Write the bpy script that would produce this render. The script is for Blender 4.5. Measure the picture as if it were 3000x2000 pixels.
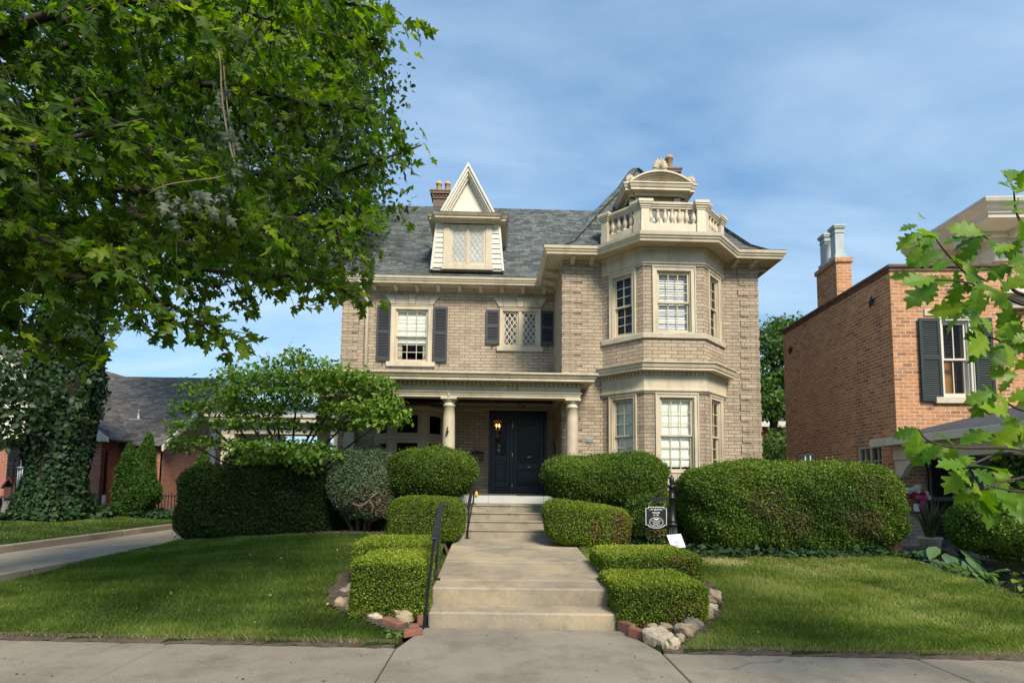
import bpy, bmesh, math, random
import numpy as np
from mathutils import Vector, Matrix
rad = math.radians
for _o in list(bpy.data.objects): bpy.data.objects.remove(_o)
SC = bpy.context.scene
COL = SC.collection
rng = np.random.default_rng(7)
random.seed(7)

# ------------------------------------------------------------------ camera, sky, sun, exposure
FPX, PPX, PPY, EYE = 1550.0, 1500.0, 1296.0, 1.45          # focal length and centre in photograph pixels (3000 x 2000)
YAW, PITCH, ROLL = rad(1.8), rad(4.4), 0.010
cd = bpy.data.cameras.new('camera'); cam = bpy.data.objects.new('camera', cd); COL.objects.link(cam)
cd.sensor_width = 36; cd.sensor_fit = 'HORIZONTAL'; cd.lens = FPX / 3000 * 36
cd.shift_y = (PPY - 1000) / 3000; cd.clip_start = 0.1; cd.clip_end = 2000
CAMR = (Matrix.Rotation(-YAW, 3, 'Z') @ Matrix.Rotation(math.pi / 2 + PITCH, 3, 'X') @ Matrix.Rotation(ROLL, 3, 'Z'))
cam.matrix_world = Matrix.Translation((0, 0, EYE)) @ CAMR.to_4x4()
SC.camera = cam
SUN_EL, SUN_X, SUN_Y = 43, 0.36, -0.93                     # the sun stands high, behind the camera and a little to the right
w = bpy.data.worlds.new('World'); SC.world = w; w.use_nodes = True
nt = w.node_tree; nt.nodes.clear()
out = nt.nodes.new('ShaderNodeOutputWorld'); bg = nt.nodes.new('ShaderNodeBackground')
sky = nt.nodes.new('ShaderNodeTexSky'); sky.sky_type = 'NISHITA'; sky.sun_disc = False
sky.sun_elevation = rad(SUN_EL); sky.sun_rotation = math.atan2(SUN_X, SUN_Y)
sky.air_density = 1.0; sky.dust_density = 0.3; sky.ozone_density = 1.6; sky.altitude = 100
tc = nt.nodes.new('ShaderNodeTexCoord')
sep = nt.nodes.new('ShaderNodeSeparateXYZ'); nt.links.new(tc.outputs['Generated'], sep.inputs[0])
def wm(op, a, b=None):
    m = nt.nodes.new('ShaderNodeMath'); m.operation = op
    for i, x in enumerate((a, b)):
        if x is None: continue
        if isinstance(x, (int, float)): m.inputs[i].default_value = x
        else: nt.links.new(x, m.inputs[i])
    return m.outputs[0]
zc = wm('ADD', wm('MAXIMUM', sep.outputs[2], 0.0), 0.22)
cmb = nt.nodes.new('ShaderNodeCombineXYZ')
nt.links.new(wm('DIVIDE', sep.outputs[0], zc), cmb.inputs[0]); nt.links.new(wm('DIVIDE', sep.outputs[1], zc), cmb.inputs[1])
mp = nt.nodes.new('ShaderNodeMapping'); mp.inputs['Rotation'].default_value = (0, 0, rad(35)); mp.inputs['Scale'].default_value = (0.5, 1.25, 1)
mp.inputs['Location'].default_value = (0.35, 0.9, 0)
nt.links.new(cmb.outputs[0], mp.inputs[0])
nz = nt.nodes.new('ShaderNodeTexNoise'); nz.inputs['Scale'].default_value = 1.5; nz.inputs['Detail'].default_value = 7; nz.inputs['Roughness'].default_value = 0.55; nz.inputs['Distortion'].default_value = 0.25
nt.links.new(mp.outputs[0], nz.inputs['Vector'])
cr = nt.nodes.new('ShaderNodeValToRGB'); cr.color_ramp.elements[0].position = 0.38; cr.color_ramp.elements[0].color = (0, 0, 0, 1)
cr.color_ramp.elements[1].position = 0.72; cr.color_ramp.elements[1].color = (0.6, 0.6, 0.6, 1)
nt.links.new(nz.outputs[0], cr.inputs[0])
# thin cloud grows milky towards the horizon
hz = wm('POWER', wm('SUBTRACT', 1.0, wm('MAXIMUM', sep.outputs[2], 0.0)), 5.0)
fac = wm('MINIMUM', wm('ADD', wm('ADD', cr.outputs[0], wm('MULTIPLY', hz, 0.5)), 0.06), 0.9)
skt = nt.nodes.new('ShaderNodeMixRGB'); skt.blend_type = 'MULTIPLY'; skt.inputs[0].default_value = 1; skt.inputs[2].default_value = (0.60, 0.92, 1.02, 1); nt.links.new(sky.outputs[0], skt.inputs[1])
mx = nt.nodes.new('ShaderNodeMixRGB'); mx.inputs[2].default_value = (3.15, 3.95, 4.65, 1)
nt.links.new(fac, mx.inputs[0]); dim = nt.nodes.new('ShaderNodeVectorMath'); dim.operation = 'SCALE'; nt.links.new(skt.outputs[0], dim.inputs[0]); nt.links.new(wm('SUBTRACT', 1.0, wm('MULTIPLY', wm('POWER', wm('SUBTRACT', 1.0, wm('MAXIMUM', sep.outputs[2], 0.0)), 2.0), 0.68)), dim.inputs['Scale']); nt.links.new(dim.outputs[0], mx.inputs[1]); nt.links.new(mx.outputs[0], bg.inputs[0])
bg.inputs[1].default_value = 0.118
nt.links.new(bg.outputs[0], out.inputs[0])
ld = bpy.data.lights.new('sun', 'SUN'); ld.energy = 2.8; ld.angle = rad(18); ld.color = (1.0, 0.92, 0.79)
sun = bpy.data.objects.new('sun', ld); COL.objects.link(sun)
_h = math.cos(rad(SUN_EL)) / math.hypot(SUN_X, SUN_Y)
SUNV = Vector((SUN_X * _h, SUN_Y * _h, math.sin(rad(SUN_EL))))
sun.rotation_euler = SUNV.to_track_quat('Z', 'Y').to_euler(); sun.location = (10, -20, 30)
SC.view_settings.view_transform = 'Standard'; SC.view_settings.look = 'None'
SC.view_settings.exposure = 1.1; SC.view_settings.gamma = 1.0
SC.render.engine = 'CYCLES'
SC.cycles.max_bounces = 8; SC.cycles.transparent_max_bounces = 12; SC.cycles.sample_clamp_indirect = 6
SC.cycles.use_denoising = True

# ------------------------------------------------------------------ helpers
def at(u, v, Y):
    """the point of the vertical plane at depth Y that a place in the photograph shows"""
    d = CAMR @ Vector(((u - PPX) / FPX, -(v - PPY) / FPX, -1.0)); k = Y / d.y
    return Vector((d.x * k, Y, EYE + d.z * k))
def on(u, v, z):
    d = CAMR @ Vector(((u - PPX) / FPX, -(v - PPY) / FPX, -1.0)); k = (z - EYE) / d.z
    return Vector((d.x * k, d.y * k, z))
def tag(o, label=None, cat=None, group=None, kind=None):
    if label: o['label'] = label
    if cat: o['category'] = cat
    if group: o['group'] = group
    if kind: o['kind'] = kind
    return o
def thing(name, label, cat, loc, rotz=0, group=None):
    o = bpy.data.objects.new(name, None); COL.objects.link(o); o.location = loc; o.rotation_euler = (0, 0, rotz)
    o.empty_display_size = 0.2
    return tag(o, label, cat, group)
def world_of(o):
    m = Matrix.Translation(o.location) @ o.rotation_euler.to_matrix().to_4x4()
    return world_of(o.parent) @ o.matrix_parent_inverse @ m if o.parent else m
def put(o, parent):
    COL.objects.link(o)
    if parent is not None:
        o.parent = parent; o.matrix_parent_inverse = world_of(parent).inverted()
    return o
def frame(o, t):
    """a wall's own axes: u along it to the right, w out of it, z up"""
    t = Vector((t[0], t[1])).normalized(); n = Vector((t.y, -t.x))
    return lambda u, w, z: (o[0] + u * t.x + w * n.x, o[1] + u * t.y + w * n.y, z)
class MB:
    def __init__(s, xf=None): s.v = []; s.f = []; s.m = []; s.s = []; s.xf = xf; s.mi = 0
    def add(s, pts, faces, smooth=False):
        b = len(s.v)
        for p in pts: s.v.append(tuple(s.xf(*p)) if s.xf else tuple(p))
        for f in faces: s.f.append([b + i for i in f]); s.m.append(s.mi); s.s.append(smooth)
        return s
    def box(s, x0, x1, y0, y1, z0, z1):
        return s.add([(x0,y0,z0),(x1,y0,z0),(x1,y1,z0),(x0,y1,z0),(x0,y0,z1),(x1,y0,z1),(x1,y1,z1),(x0,y1,z1)],
                     [(0,3,2,1),(4,5,6,7),(0,1,5,4),(1,2,6,5),(2,3,7,6),(3,0,4,7)])
    def hexa(s, p): return s.add(p, [(0,3,2,1),(4,5,6,7),(0,1,5,4),(1,2,6,5),(2,3,7,6),(3,0,4,7)])
    def quad(s, *p): return s.add(p, [tuple(range(len(p)))])
    def prism(s, poly, fn, t0, t1):
        n = len(poly)
        return s.add([fn(a, b, t0) for a, b in poly] + [fn(a, b, t1) for a, b in poly],
                     [tuple(range(n - 1, -1, -1)), tuple(range(n, 2 * n))] + [(i, (i + 1) % n, n + (i + 1) % n, n + i) for i in range(n)])
    def sweep(s, prof, path, closed=False):
        P = [Vector(p) for p in path]; n = len(P); k = len(prof); pts = []
        seg = [(P[(i + 1) % n] - P[i]).normalized() for i in range(n if closed else n - 1)]
        nor = [Vector((d.y, -d.x)) for d in seg]
        for i in range(n):
            if closed: a, b = nor[i - 1], nor[i]
            else: a, b = nor[max(i - 1, 0)], nor[min(i, n - 2)]
            m = (a + b) / max(1 + a.dot(b), 0.2)
            for o, z in prof: pts.append((P[i].x + m.x * o, P[i].y + m.y * o, z))
        fs = []
        for i in range(n if closed else n - 1):
            j = (i + 1) % n
            fs += [(i * k + a, j * k + a, j * k + (a + 1) % k, i * k + (a + 1) % k) for a in range(k)]
        if not closed: fs += [tuple(range(k)), tuple(range((n - 1) * k + k - 1, (n - 1) * k - 1, -1))]
        return s.add(pts, fs)
    def lathe(s, prof, c, n=16, smooth=True):
        pts = []; k = len(prof)
        for i in range(n):
            a = 2 * math.pi * i / n
            pts += [(c[0] + r * math.cos(a), c[1] + r * math.sin(a), c[2] + z) for r, z in prof]
        fs = []
        for i in range(n):
            j = (i + 1) % n
            fs += [(i * k + a, j * k + a, j * k + a + 1, i * k + a + 1) for a in range(k - 1)]
        fs += [tuple(i * k for i in range(n - 1, -1, -1)), tuple(i * k + k - 1 for i in range(n))]
        return s.add(pts, fs, smooth)
    def tube(s, path, r, n=6, smooth=True):
        P = [Vector(p) for p in path]; m = len(P); pts = []
        if not isinstance(r, (list, tuple)): r = [r] * m
        up = Vector((0.13, 0.21, 0.97))
        for i in range(m):
            d = (P[min(i + 1, m - 1)] - P[max(i - 1, 0)])
            d = d.normalized() if d.length > 1e-9 else Vector((0, 0, 1))
            a = d.cross(up if abs(d.dot(up)) < 0.95 else Vector((1, 0, 0))).normalized(); b = d.cross(a)
            for j in range(n):
                t = 2 * math.pi * j / n; pts.append(tuple(P[i] + (a * math.cos(t) + b * math.sin(t)) * r[i]))
        fs = [(i * n + j, i * n + (j + 1) % n, (i + 1) * n + (j + 1) % n, (i + 1) * n + j) for i in range(m - 1) for j in range(n)]
        fs += [tuple(range(n - 1, -1, -1)), tuple((m - 1) * n + j for j in range(n))]
        return s.add(pts, fs, smooth)
    def blob(s, c, r, seed=0, amp=0.12, nu=14, nv=9, e=1.0, rot=0, smooth=True, flat=0):
        """an uneven rounded lump"""
        q = np.random.default_rng(seed); ph = q.uniform(0, 6.28, (5, 3)); fr = q.uniform(0.8, 2.6, (5, 3)); pts = []
        ca, sa = math.cos(rot), math.sin(rot)
        for i in range(nv + 1):
            th = math.pi * i / nv
            for j in range(nu):
                a = 2 * math.pi * j / nu
                d = np.array([math.sin(th) * math.cos(a), math.sin(th) * math.sin(a), math.cos(th)])
                k = 1 + amp * sum(math.sin(fr[h] @ d * 2 + ph[h, 0]) for h in range(5)) / 2.2
                x, y, z = [math.copysign(abs(t) ** e, t) * k * rr for t, rr in zip(d, r)]
                if flat: z = min(z, r[2] * flat + 0.06 * z)
                pts.append((c[0] + x * ca - y * sa, c[1] + x * sa + y * ca, c[2] + z))
        fs = [(i * nu + j, (i + 1) * nu + j, (i + 1) * nu + (j + 1) % nu, i * nu + (j + 1) % nu) for i in range(nv) for j in range(nu)]
        return s.add(pts, fs, smooth)
    def build(s, name, mats, parent=None, bevel=0, recalc=True):
        if not isinstance(mats, (list, tuple)): mats = [mats]
        V = np.array(s.v, dtype=float).reshape(-1, 3)
        lo, hi = V.min(0), V.max(0); org = np.array([(lo[0] + hi[0]) / 2, (lo[1] + hi[1]) / 2, lo[2]])
        me = bpy.data.meshes.new(name); me.from_pydata((V - org).tolist(), [], s.f)
        for m in mats: me.materials.append(m)
        me.polygons.foreach_set('material_index', s.m); me.polygons.foreach_set('use_smooth', s.s)
        if recalc:
            bm = bmesh.new(); bm.from_mesh(me); bmesh.ops.recalc_face_normals(bm, faces=bm.faces); bm.to_mesh(me); bm.free()
        uvmap(me, org)
        o = bpy.data.objects.new(name, me); o.location = org; put(o, parent)
        if bevel:
            b = o.modifiers.new('bevel', 'BEVEL'); b.width = bevel; b.segments = 1; b.limit_method = 'ANGLE'; b.angle_limit = rad(40)
        return o
def uvmap(me, org):
    """lengths along each face in metres, so bricks and shingles keep their size and run on round a corner"""
    nl = len(me.loops); npl = len(me.polygons)
    if not nl: return
    co = np.empty(len(me.vertices) * 3); me.vertices.foreach_get('co', co); co = co.reshape(-1, 3) + org
    nv = np.empty(npl * 3); me.polygons.foreach_get('normal', nv); nv = nv.reshape(-1, 3)
    tot = np.empty(npl, dtype=int); me.polygons.foreach_get('loop_total', tot)
    vi = np.empty(nl, dtype=int); me.loops.foreach_get('vertex_index', vi)
    ln = np.repeat(nv, tot, axis=0); p = co[vi]
    flat = np.abs(ln[:, 2]) > 0.97
    t = np.stack([-ln[:, 1], ln[:, 0], np.zeros(nl)], 1); t /= np.maximum(np.linalg.norm(t, axis=1, keepdims=True), 1e-9)
    b = np.cross(ln, t); u = (p * t).sum(1); v = (p * b).sum(1)
    v = np.where(np.abs(ln[:, 2]) < 0.05, p[:, 2], v)
    u = np.where(flat, p[:, 0], u); v = np.where(flat, p[:, 1], v)
    l = me.uv_layers.new(name='UVMap'); l.data.foreach_set('uv', np.stack([u, v], 1).ravel())
def npmesh(name, V, F, mats, parent=None, rnd=None, midx=None, smooth=False, link=True):
    """a mesh of many equal faces straight from arrays; rnd is one value per vertex for the material"""
    V = np.asarray(V, dtype=np.float32); F = np.asarray(F, dtype=np.int32); k = F.shape[1]
    lo, hi = V.min(0), V.max(0); org = np.array([(lo[0] + hi[0]) / 2, (lo[1] + hi[1]) / 2, lo[2]]); V = V - org
    me = bpy.data.meshes.new(name)
    me.vertices.add(len(V)); me.vertices.foreach_set('co', V.astype(np.float32).ravel())
    me.loops.add(F.size); me.loops.foreach_set('vertex_index', F.ravel())
    me.polygons.add(len(F)); me.polygons.foreach_set('loop_start', np.arange(0, F.size, k, dtype=np.int32))
    if rnd is not None:
        a = me.attributes.new('rnd', 'FLOAT', 'POINT'); a.data.foreach_set('value', np.asarray(rnd, dtype=np.float32))
    for m in (mats if isinstance(mats, (list, tuple)) else [mats]): me.materials.append(m)
    if midx is not None: me.polygons.foreach_set('material_index', np.asarray(midx, dtype=np.int32))
    if smooth: me.polygons.foreach_set('use_smooth', np.ones(len(F), dtype=bool))
    me.update(calc_edges=True); me.validate()
    o = bpy.data.objects.new(name, me); o.location = org
    if link: put(o, parent)
    return o

# ------------------------------------------------------------------ materials
def node(t, typ, ins=None, **props):
    n = t.nodes.new(typ)
    for k, v in props.items(): setattr(n, k, v)
    for k, v in (ins or {}).items():
        if hasattr(v, 'is_output'): t.links.new(v, n.inputs[k])
        else: n.inputs[k].default_value = v
    return n
def c4(c, k=1.0): return (c[0] * k, c[1] * k, c[2] * k, 1)
def newmat(name):
    m = bpy.data.materials.new(name); m.use_nodes = True; t = m.node_tree
    return m, t, t.nodes['Principled BSDF']
def mixc(t, f, a, b, mode='MIX'):
    n = t.nodes.new('ShaderNodeMixRGB'); n.blend_type = mode
    for i, x in ((0, f), (1, a), (2, b)):
        if hasattr(x, 'is_output'): t.links.new(x, n.inputs[i])
        elif i == 0: n.inputs[0].default_value = x
        else: n.inputs[i].default_value = c4(x) if len(x) == 3 else x
    return n.outputs[0]
def ramp(t, f, stops):
    n = t.nodes.new('ShaderNodeValToRGB'); e = n.color_ramp.elements
    while len(e) < len(stops): e.new(0.5)
    for i, (p, c) in enumerate(stops): e[i].position = p; e[i].color = c4(c)
    t.links.new(f, n.inputs[0]); return n.outputs[0]
def noise(t, scale, detail=4, rough=0.55, vec=None, dist=0):
    n = node(t, 'ShaderNodeTexNoise', {'Scale': scale, 'Detail': detail, 'Roughness': rough, 'Distortion': dist})
    if vec is not None: t.links.new(vec, n.inputs['Vector'])
    return n.outputs[0]
def geo(t): return t.nodes.new('ShaderNodeNewGeometry').outputs['Position']
def mp_(t, vec, sc=(1, 1, 1), rot=(0, 0, 0)):
    return node(t, 'ShaderNodeMapping', {'Vector': vec, 'Scale': sc, 'Rotation': rot}).outputs[0]
def bump(t, b, h, strength, dist):
    n = node(t, 'ShaderNodeBump', {'Height': h, 'Strength': strength, 'Distance': dist}); t.links.new(n.outputs[0], b.inputs['Normal'])
def plain(name, c, rough=0.55, var=0.12, scale=3.0, dirt=None, dirt_amt=0.3, bmp=0.15, bsc=40, metal=0, spec=0.4, streak=False):
    """paint, stone, metal: a base colour with uneven tone, weathering and a little relief"""
    m, t, b = newmat(name); p = geo(t)
    n1 = noise(t, scale, 5, 0.6, p)
    col = mixc(t, ramp(t, n1, [(0.3, (0, 0, 0)), (0.7, (1, 1, 1))]), c4(c, 1 - var), c4(c, 1 + var * 0.6))
    if dirt is not None:
        n2 = noise(t, scale * 1.7, 7, 0.7, mp_(t, p, (1, 1, 0.25) if streak else (1, 1, 1)))
        f = ramp(t, n2, [(0.5, (0, 0, 0)), (0.75, (dirt_amt,) * 3)])
        col = mixc(t, f, col, dirt)
    t.links.new(col, b.inputs['Base Color']); b.inputs['Roughness'].default_value = rough; b.inputs['Metallic'].default_value = metal
    b.inputs['Specular IOR Level'].default_value = spec
    if bmp: bump(t, b, noise(t, bsc, 4, 0.6, p), bmp, 0.01)
    return m
def brickmat(name, cols, mortar, bw, bh, ms, rough=0.85, stain=(0.08, 0.07, 0.06), stain_amt=0.45, bmp=0.6, wash=None, mortar_var=0.2):
    m, t, b = newmat(name); uv = t.nodes.new('ShaderNodeUVMap').outputs[0]; p = geo(t)
    wob = node(t, 'ShaderNodeVectorMath', {0: uv}, operation='ADD')
    nn = node(t, 'ShaderNodeTexNoise', {'Vector': uv, 'Scale': 3.0, 'Detail': 2})
    sc = node(t, 'ShaderNodeVectorMath', {0: nn.outputs['Color'], 1: (0.006, 0.006, 0)}, operation='MULTIPLY'); t.links.new(sc.outputs[0], wob.inputs[1])
    def bt(a, bb, bias):
        n = node(t, 'ShaderNodeTexBrick', {'Vector': wob.outputs[0], 'Color1': c4(a), 'Color2': c4(bb), 'Mortar': c4(mortar), 'Scale': 1.0, 'Mortar Size': ms, 'Mortar Smooth': 0.25, 'Bias': bias, 'Brick Width': bw, 'Row Height': bh})
        return n
    n1 = bt(cols[0], cols[1], 0.0)
    rnd = node(t, 'ShaderNodeTexBrick', {'Vector': wob.outputs[0], 'Color1': (0, 0, 0, 1), 'Color2': (1, 1, 1, 1), 'Mortar': (0, 0, 0, 1), 'Scale': 1.0, 'Mortar Size': 0.0, 'Bias': 0.0, 'Brick Width': bw, 'Row Height': bh})
    third = ramp(t, rnd.outputs['Color'], [(0.0, cols[2]), (0.3, cols[0]), (0.6, cols[1]), (1.0, cols[-1])])
    brick = mixc(t, ramp(t, noise(t, 14, 5, 0.6, p), [(0.35, (0, 0, 0)), (0.65, (1, 1, 1))]), mixc(t, 1.0, third, (0.86, 0.86, 0.86), 'MULTIPLY'), third)
    big = noise(t, 0.75, 5, 0.6, mp_(t, p, (1, 1, 0.7)))
    brick = mixc(t, ramp(t, big, [(0.3, (0, 0, 0)), (0.75, (0.5, 0.5, 0.5))]), brick, c4(cols[-1]))
    st = noise(t, 2.2, 8, 0.72, mp_(t, p, (1, 1, 1.8)))
    brick = mixc(t, ramp(t, st, [(0.52, (0, 0, 0)), (0.78, (stain_amt,) * 3)]), brick, stain)
    rs = noise(t, 1.0, 6, 0.65, mp_(t, p, (3.2, 3.2, 0.22)))
    brick = mixc(t, ramp(t, rs, [(0.54, (0, 0, 0)), (0.74, (stain_amt * 0.75,) * 3)]), brick, stain)
    pat = noise(t, 0.9, 3, 0.5, mp_(t, p, (1, 1, 1.4)))
    brick = mixc(t, ramp(t, pat, [(0.62, (0, 0, 0)), (0.66, (0.22, 0.22, 0.22))]), brick, c4(cols[-1], 1.2))
    mo = mixc(t, ramp(t, noise(t, 5, 4, 0.6, p), [(0.35, (0, 0, 0)), (0.7, (1, 1, 1))]), c4(mortar, 1 - mortar_var), c4(mortar, 1 + mortar_var))
    col = mixc(t, n1.outputs['Fac'], brick, mo)
    if wash is not None:
        f = ramp(t, noise(t, 2.6, 8, 0.75, p), [(0.42, (0, 0, 0)), (0.6, (wash[1],) * 3)]); col = mixc(t, f, col, wash[0])
    t.links.new(col, b.inputs['Base Color']); b.inputs['Roughness'].default_value = rough; b.inputs['Specular IOR Level'].default_value = 0.2
    h = node(t, 'ShaderNodeMath', {0: n1.outputs['Fac'], 1: -1.0}, operation='MULTIPLY').outputs[0]
    h = node(t, 'ShaderNodeMath', {0: h, 1: node(t, 'ShaderNodeMath', {0: noise(t, 45, 4, 0.6, p), 1: 0.5}, operation='MULTIPLY').outputs[0]}, operation='ADD').outputs[0]
    bump(t, b, h, bmp, 0.012)
    return m
def shinglemat(name, cols, bw=0.28, bh=0.14):
    m, t, b = newmat(name); uv = t.nodes.new('ShaderNodeUVMap').outputs[0]; p = geo(t)
    nn = node(t, 'ShaderNodeTexNoise', {'Vector': uv, 'Scale': 2.0, 'Detail': 2})
    sc = node(t, 'ShaderNodeVectorMath', {0: nn.outputs['Color'], 1: (0.02, 0.02, 0)}, operation='MULTIPLY')
    vv = node(t, 'ShaderNodeVectorMath', {0: uv, 1: sc.outputs[0]}, operation='ADD').outputs[0]
    r = node(t, 'ShaderNodeTexBrick', {'Vector': vv, 'Color1': (0, 0, 0, 1), 'Color2': (1, 1, 1, 1), 'Mortar': (0, 0, 0, 1), 'Scale': 1.0, 'Mortar Size': 0.0, 'Brick Width': bw, 'Row Height': bh}, offset=0.37, squash=0.7, squash_frequency=3)
    e = node(t, 'ShaderNodeTexBrick', {'Vector': vv, 'Color1': (1, 1, 1, 1), 'Color2': (1, 1, 1, 1), 'Mortar': (0, 0, 0, 1), 'Scale': 1.0, 'Mortar Size': 0.007, 'Mortar Smooth': 0.3, 'Brick Width': bw, 'Row Height': bh}, offset=0.37, squash=0.7, squash_frequency=3)
    n = len(cols); col = ramp(t, r.outputs['Color'], [(i / (n - 1), c) for i, c in enumerate(cols)])
    col = mixc(t, ramp(t, noise(t, 60, 3, 0.7, p), [(0.3, (0, 0, 0)), (0.7, (1, 1, 1))]), mixc(t, 1.0, col, (0.75, 0.75, 0.75), 'MULTIPLY'), col)
    col = mixc(t, ramp(t, noise(t, 0.7, 6, 0.65, p), [(0.42, (0, 0, 0)), (0.75, (0.4, 0.4, 0.4))]), col, c4(cols[0], 1.15))
    col = mixc(t, e.outputs['Fac'], col, c4(cols[0], 0.3))
    t.links.new(col, b.inputs['Base Color']); b.inputs['Roughness'].default_value = 0.9; b.inputs['Specular IOR Level'].default_value = 0.2
    # each course lifts towards its lower edge
    sp = node(t, 'ShaderNodeSeparateXYZ', {0: vv}).outputs[1]
    fr = node(t, 'ShaderNodeMath', {0: node(t, 'ShaderNodeMath', {0: sp, 1: bh}, operation='DIVIDE').outputs[0]}, operation='FRACT').outputs[0]
    h = node(t, 'ShaderNodeMath', {0: r.outputs['Color'], 1: 0.35}, operation='MULTIPLY').outputs[0]
    h = node(t, 'ShaderNodeMath', {0: h, 1: fr}, operation='SUBTRACT').outputs[0]
    bump(t, b, h, 0.9, 0.012)
    return m
def leafmat(name, stops, trans=0.35, rough=0.45, spec=0.35, tint=1.25):
    m, t, b = newmat(name); a = node(t, 'ShaderNodeAttribute', attribute_name='rnd').outputs['Fac']
    col = ramp(t, a, stops)
    t.links.new(col, b.inputs['Base Color']); b.inputs['Roughness'].default_value = rough; b.inputs['Specular IOR Level'].default_value = spec
    tr = t.nodes.new('ShaderNodeBsdfTranslucent'); t.links.new(mixc(t, 1.0, col, (1.15 * tint, 1.3 * tint, 0.45), 'MULTIPLY'), tr.inputs[0])
    ms = t.nodes.new('ShaderNodeMixShader'); ms.inputs[0].default_value = trans
    t.links.new(b.outputs[0], ms.inputs[1]); t.links.new(tr.outputs[0], ms.inputs[2])
    t.links.new(ms.outputs[0], t.nodes['Material Output'].inputs[0])
    return m
def glassmat(name, rough=0.03, tint=(0.97, 0.98, 0.96), refl=1.27):
    m, t, b = newmat(name); t.nodes.remove(b)
    fr = node(t, 'ShaderNodeFresnel', {'IOR': refl})
    wv = node(t, 'ShaderNodeBump', {'Height': noise(t, 2.5, 2, 0.5, geo(t)), 'Strength': 0.12, 'Distance': 0.02})
    gl = node(t, 'ShaderNodeBsdfGlossy', {'Roughness': rough, 'Color': (1, 1, 1, 1), 'Normal': wv.outputs[0]}); tr = node(t, 'ShaderNodeBsdfTransparent', {'Color': c4(tint)})
    ms = t.nodes.new('ShaderNodeMixShader'); t.links.new(fr.outputs[0], ms.inputs[0]); t.links.new(tr.outputs[0], ms.inputs[1]); t.links.new(gl.outputs[0], ms.inputs[2])
    t.links.new(ms.outputs[0], t.nodes['Material Output'].inputs[0]); return m
def concretemat(name, c, spots=(0.05, 0.045, 0.035), stain_amt=0.75, warm=None):
    m, t, b = newmat(name); p = geo(t)
    col = mixc(t, ramp(t, noise(t, 1.1, 6, 0.6, p), [(0.3, (0, 0, 0)), (0.7, (1, 1, 1))]), c4(c, 0.72), c4(c, 1.05))
    if warm: col = mixc(t, ramp(t, noise(t, 0.8, 4, 0.6, mp_(t, p, (1.3, 1, 1))), [(0.45, (0, 0, 0)), (0.6, (0.7, 0.7, 0.7))]), col, warm)
    fine = noise(t, 75, 5, 0.8, p); col = mixc(t, ramp(t, fine, [(0.36, (0.55, 0.55, 0.55)), (0.48, (0, 0, 0))]), col, c4(c, 0.45))
    col = mixc(t, ramp(t, noise(t, 55, 3, 0.7, p), [(0.58, (0, 0, 0)), (0.70, (0.6, 0.6, 0.6))]), col, c4(c, 1.6))
    col = mixc(t, ramp(t, noise(t, 0.45, 5, 0.65, p), [(0.45, (0, 0, 0)), (0.7, (0.4, 0.4, 0.4))]), col, c4(c, 0.6))
    col = mixc(t, ramp(t, noise(t, 1.9, 9, 0.74, p), [(0.48, (0, 0, 0)), (0.72, (stain_amt,) * 3)]), col, c4(c, 0.42))
    dv_ = node(t, 'ShaderNodeTexNoise', {'Vector': p, 'Scale': 2.5, 'Detail': 4}); dw = node(t, 'ShaderNodeVectorMath', {0: dv_.outputs['Color'], 1: (0.5, 0.5, 0)}, operation='MULTIPLY').outputs[0]
    ck = node(t, 'ShaderNodeTexVoronoi', {'Vector': node(t, 'ShaderNodeVectorMath', {0: p, 1: dw}, operation='ADD').outputs[0], 'Scale': 0.55}, feature='DISTANCE_TO_EDGE').outputs['Distance']
    cf = mixc(t, 1.0, ramp(t, ck, [(0.0, (0.75, 0.75, 0.75)), (0.006, (0, 0, 0))]), ramp(t, noise(t, 0.7, 2, 0.5, p), [(0.58, (0, 0, 0)), (0.66, (0.8, 0.8, 0.8))]), 'MULTIPLY')
    col = mixc(t, cf, col, c4(c, 0.2))
    vor = node(t, 'ShaderNodeTexVoronoi', {'Vector': p, 'Scale': 9.0}); col = mixc(t, ramp(t, vor.outputs['Distance'], [(0.02, (0.7, 0.7, 0.7)), (0.05, (0, 0, 0))]), col, spots)
    t.links.new(col, b.inputs['Base Color']); b.inputs['Roughness'].default_value = 0.92; b.inputs['Specular IOR Level'].default_value = 0.2
    bump(t, b, fine, 0.35, 0.004); return m
M = {}
M['cream'] = plain('cream_paint', (0.53, 0.44, 0.30), 0.5, 0.14, 1.6, (0.19, 0.145, 0.095), 0.65, 0.12, 25, streak=True)
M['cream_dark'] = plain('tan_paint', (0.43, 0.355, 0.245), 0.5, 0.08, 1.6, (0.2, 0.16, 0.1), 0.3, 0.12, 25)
M['white'] = plain('white_paint', (0.60, 0.55, 0.44), 0.5, 0.08, 1.5, (0.32, 0.28, 0.21), 0.45, 0.1, 25, streak=True)
M['shade_cloth'] = plain('shade_cloth', (0.84, 0.86, 0.76), 0.9, 0.05, 1.0, None, 0, 0.15, 120)
M['curtain'] = plain('curtain_cloth', (0.62, 0.56, 0.44), 0.9, 0.1, 4.0, None, 0, 0.15, 90)
M['lace'] = plain('lace_curtain', (0.30, 0.32, 0.33), 0.9, 0.35, 5.0, (0.05, 0.055, 0.06), 0.8, 0.15, 90)
M['blind'] = plain('white_blind', (0.82, 0.82, 0.80), 0.6, 0.05, 2.0, bmp=0.05)
M['pot_grey'] = plain('grey_white_pot', (0.42, 0.45, 0.44), 0.7, 0.15, 3.0, (0.25, 0.3, 0.28), 0.5, 0.2, 25)
M['limestone'] = plain('limestone', (0.47, 0.40, 0.29), 0.8, 0.15, 3.0, (0.18, 0.14, 0.1), 0.5, 0.3, 50)
M['stone_base'] = plain('grey_stone', (0.17, 0.155, 0.135), 0.85, 0.25, 2.0, (0.06, 0.055, 0.05), 0.6, 0.5, 14)
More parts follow.
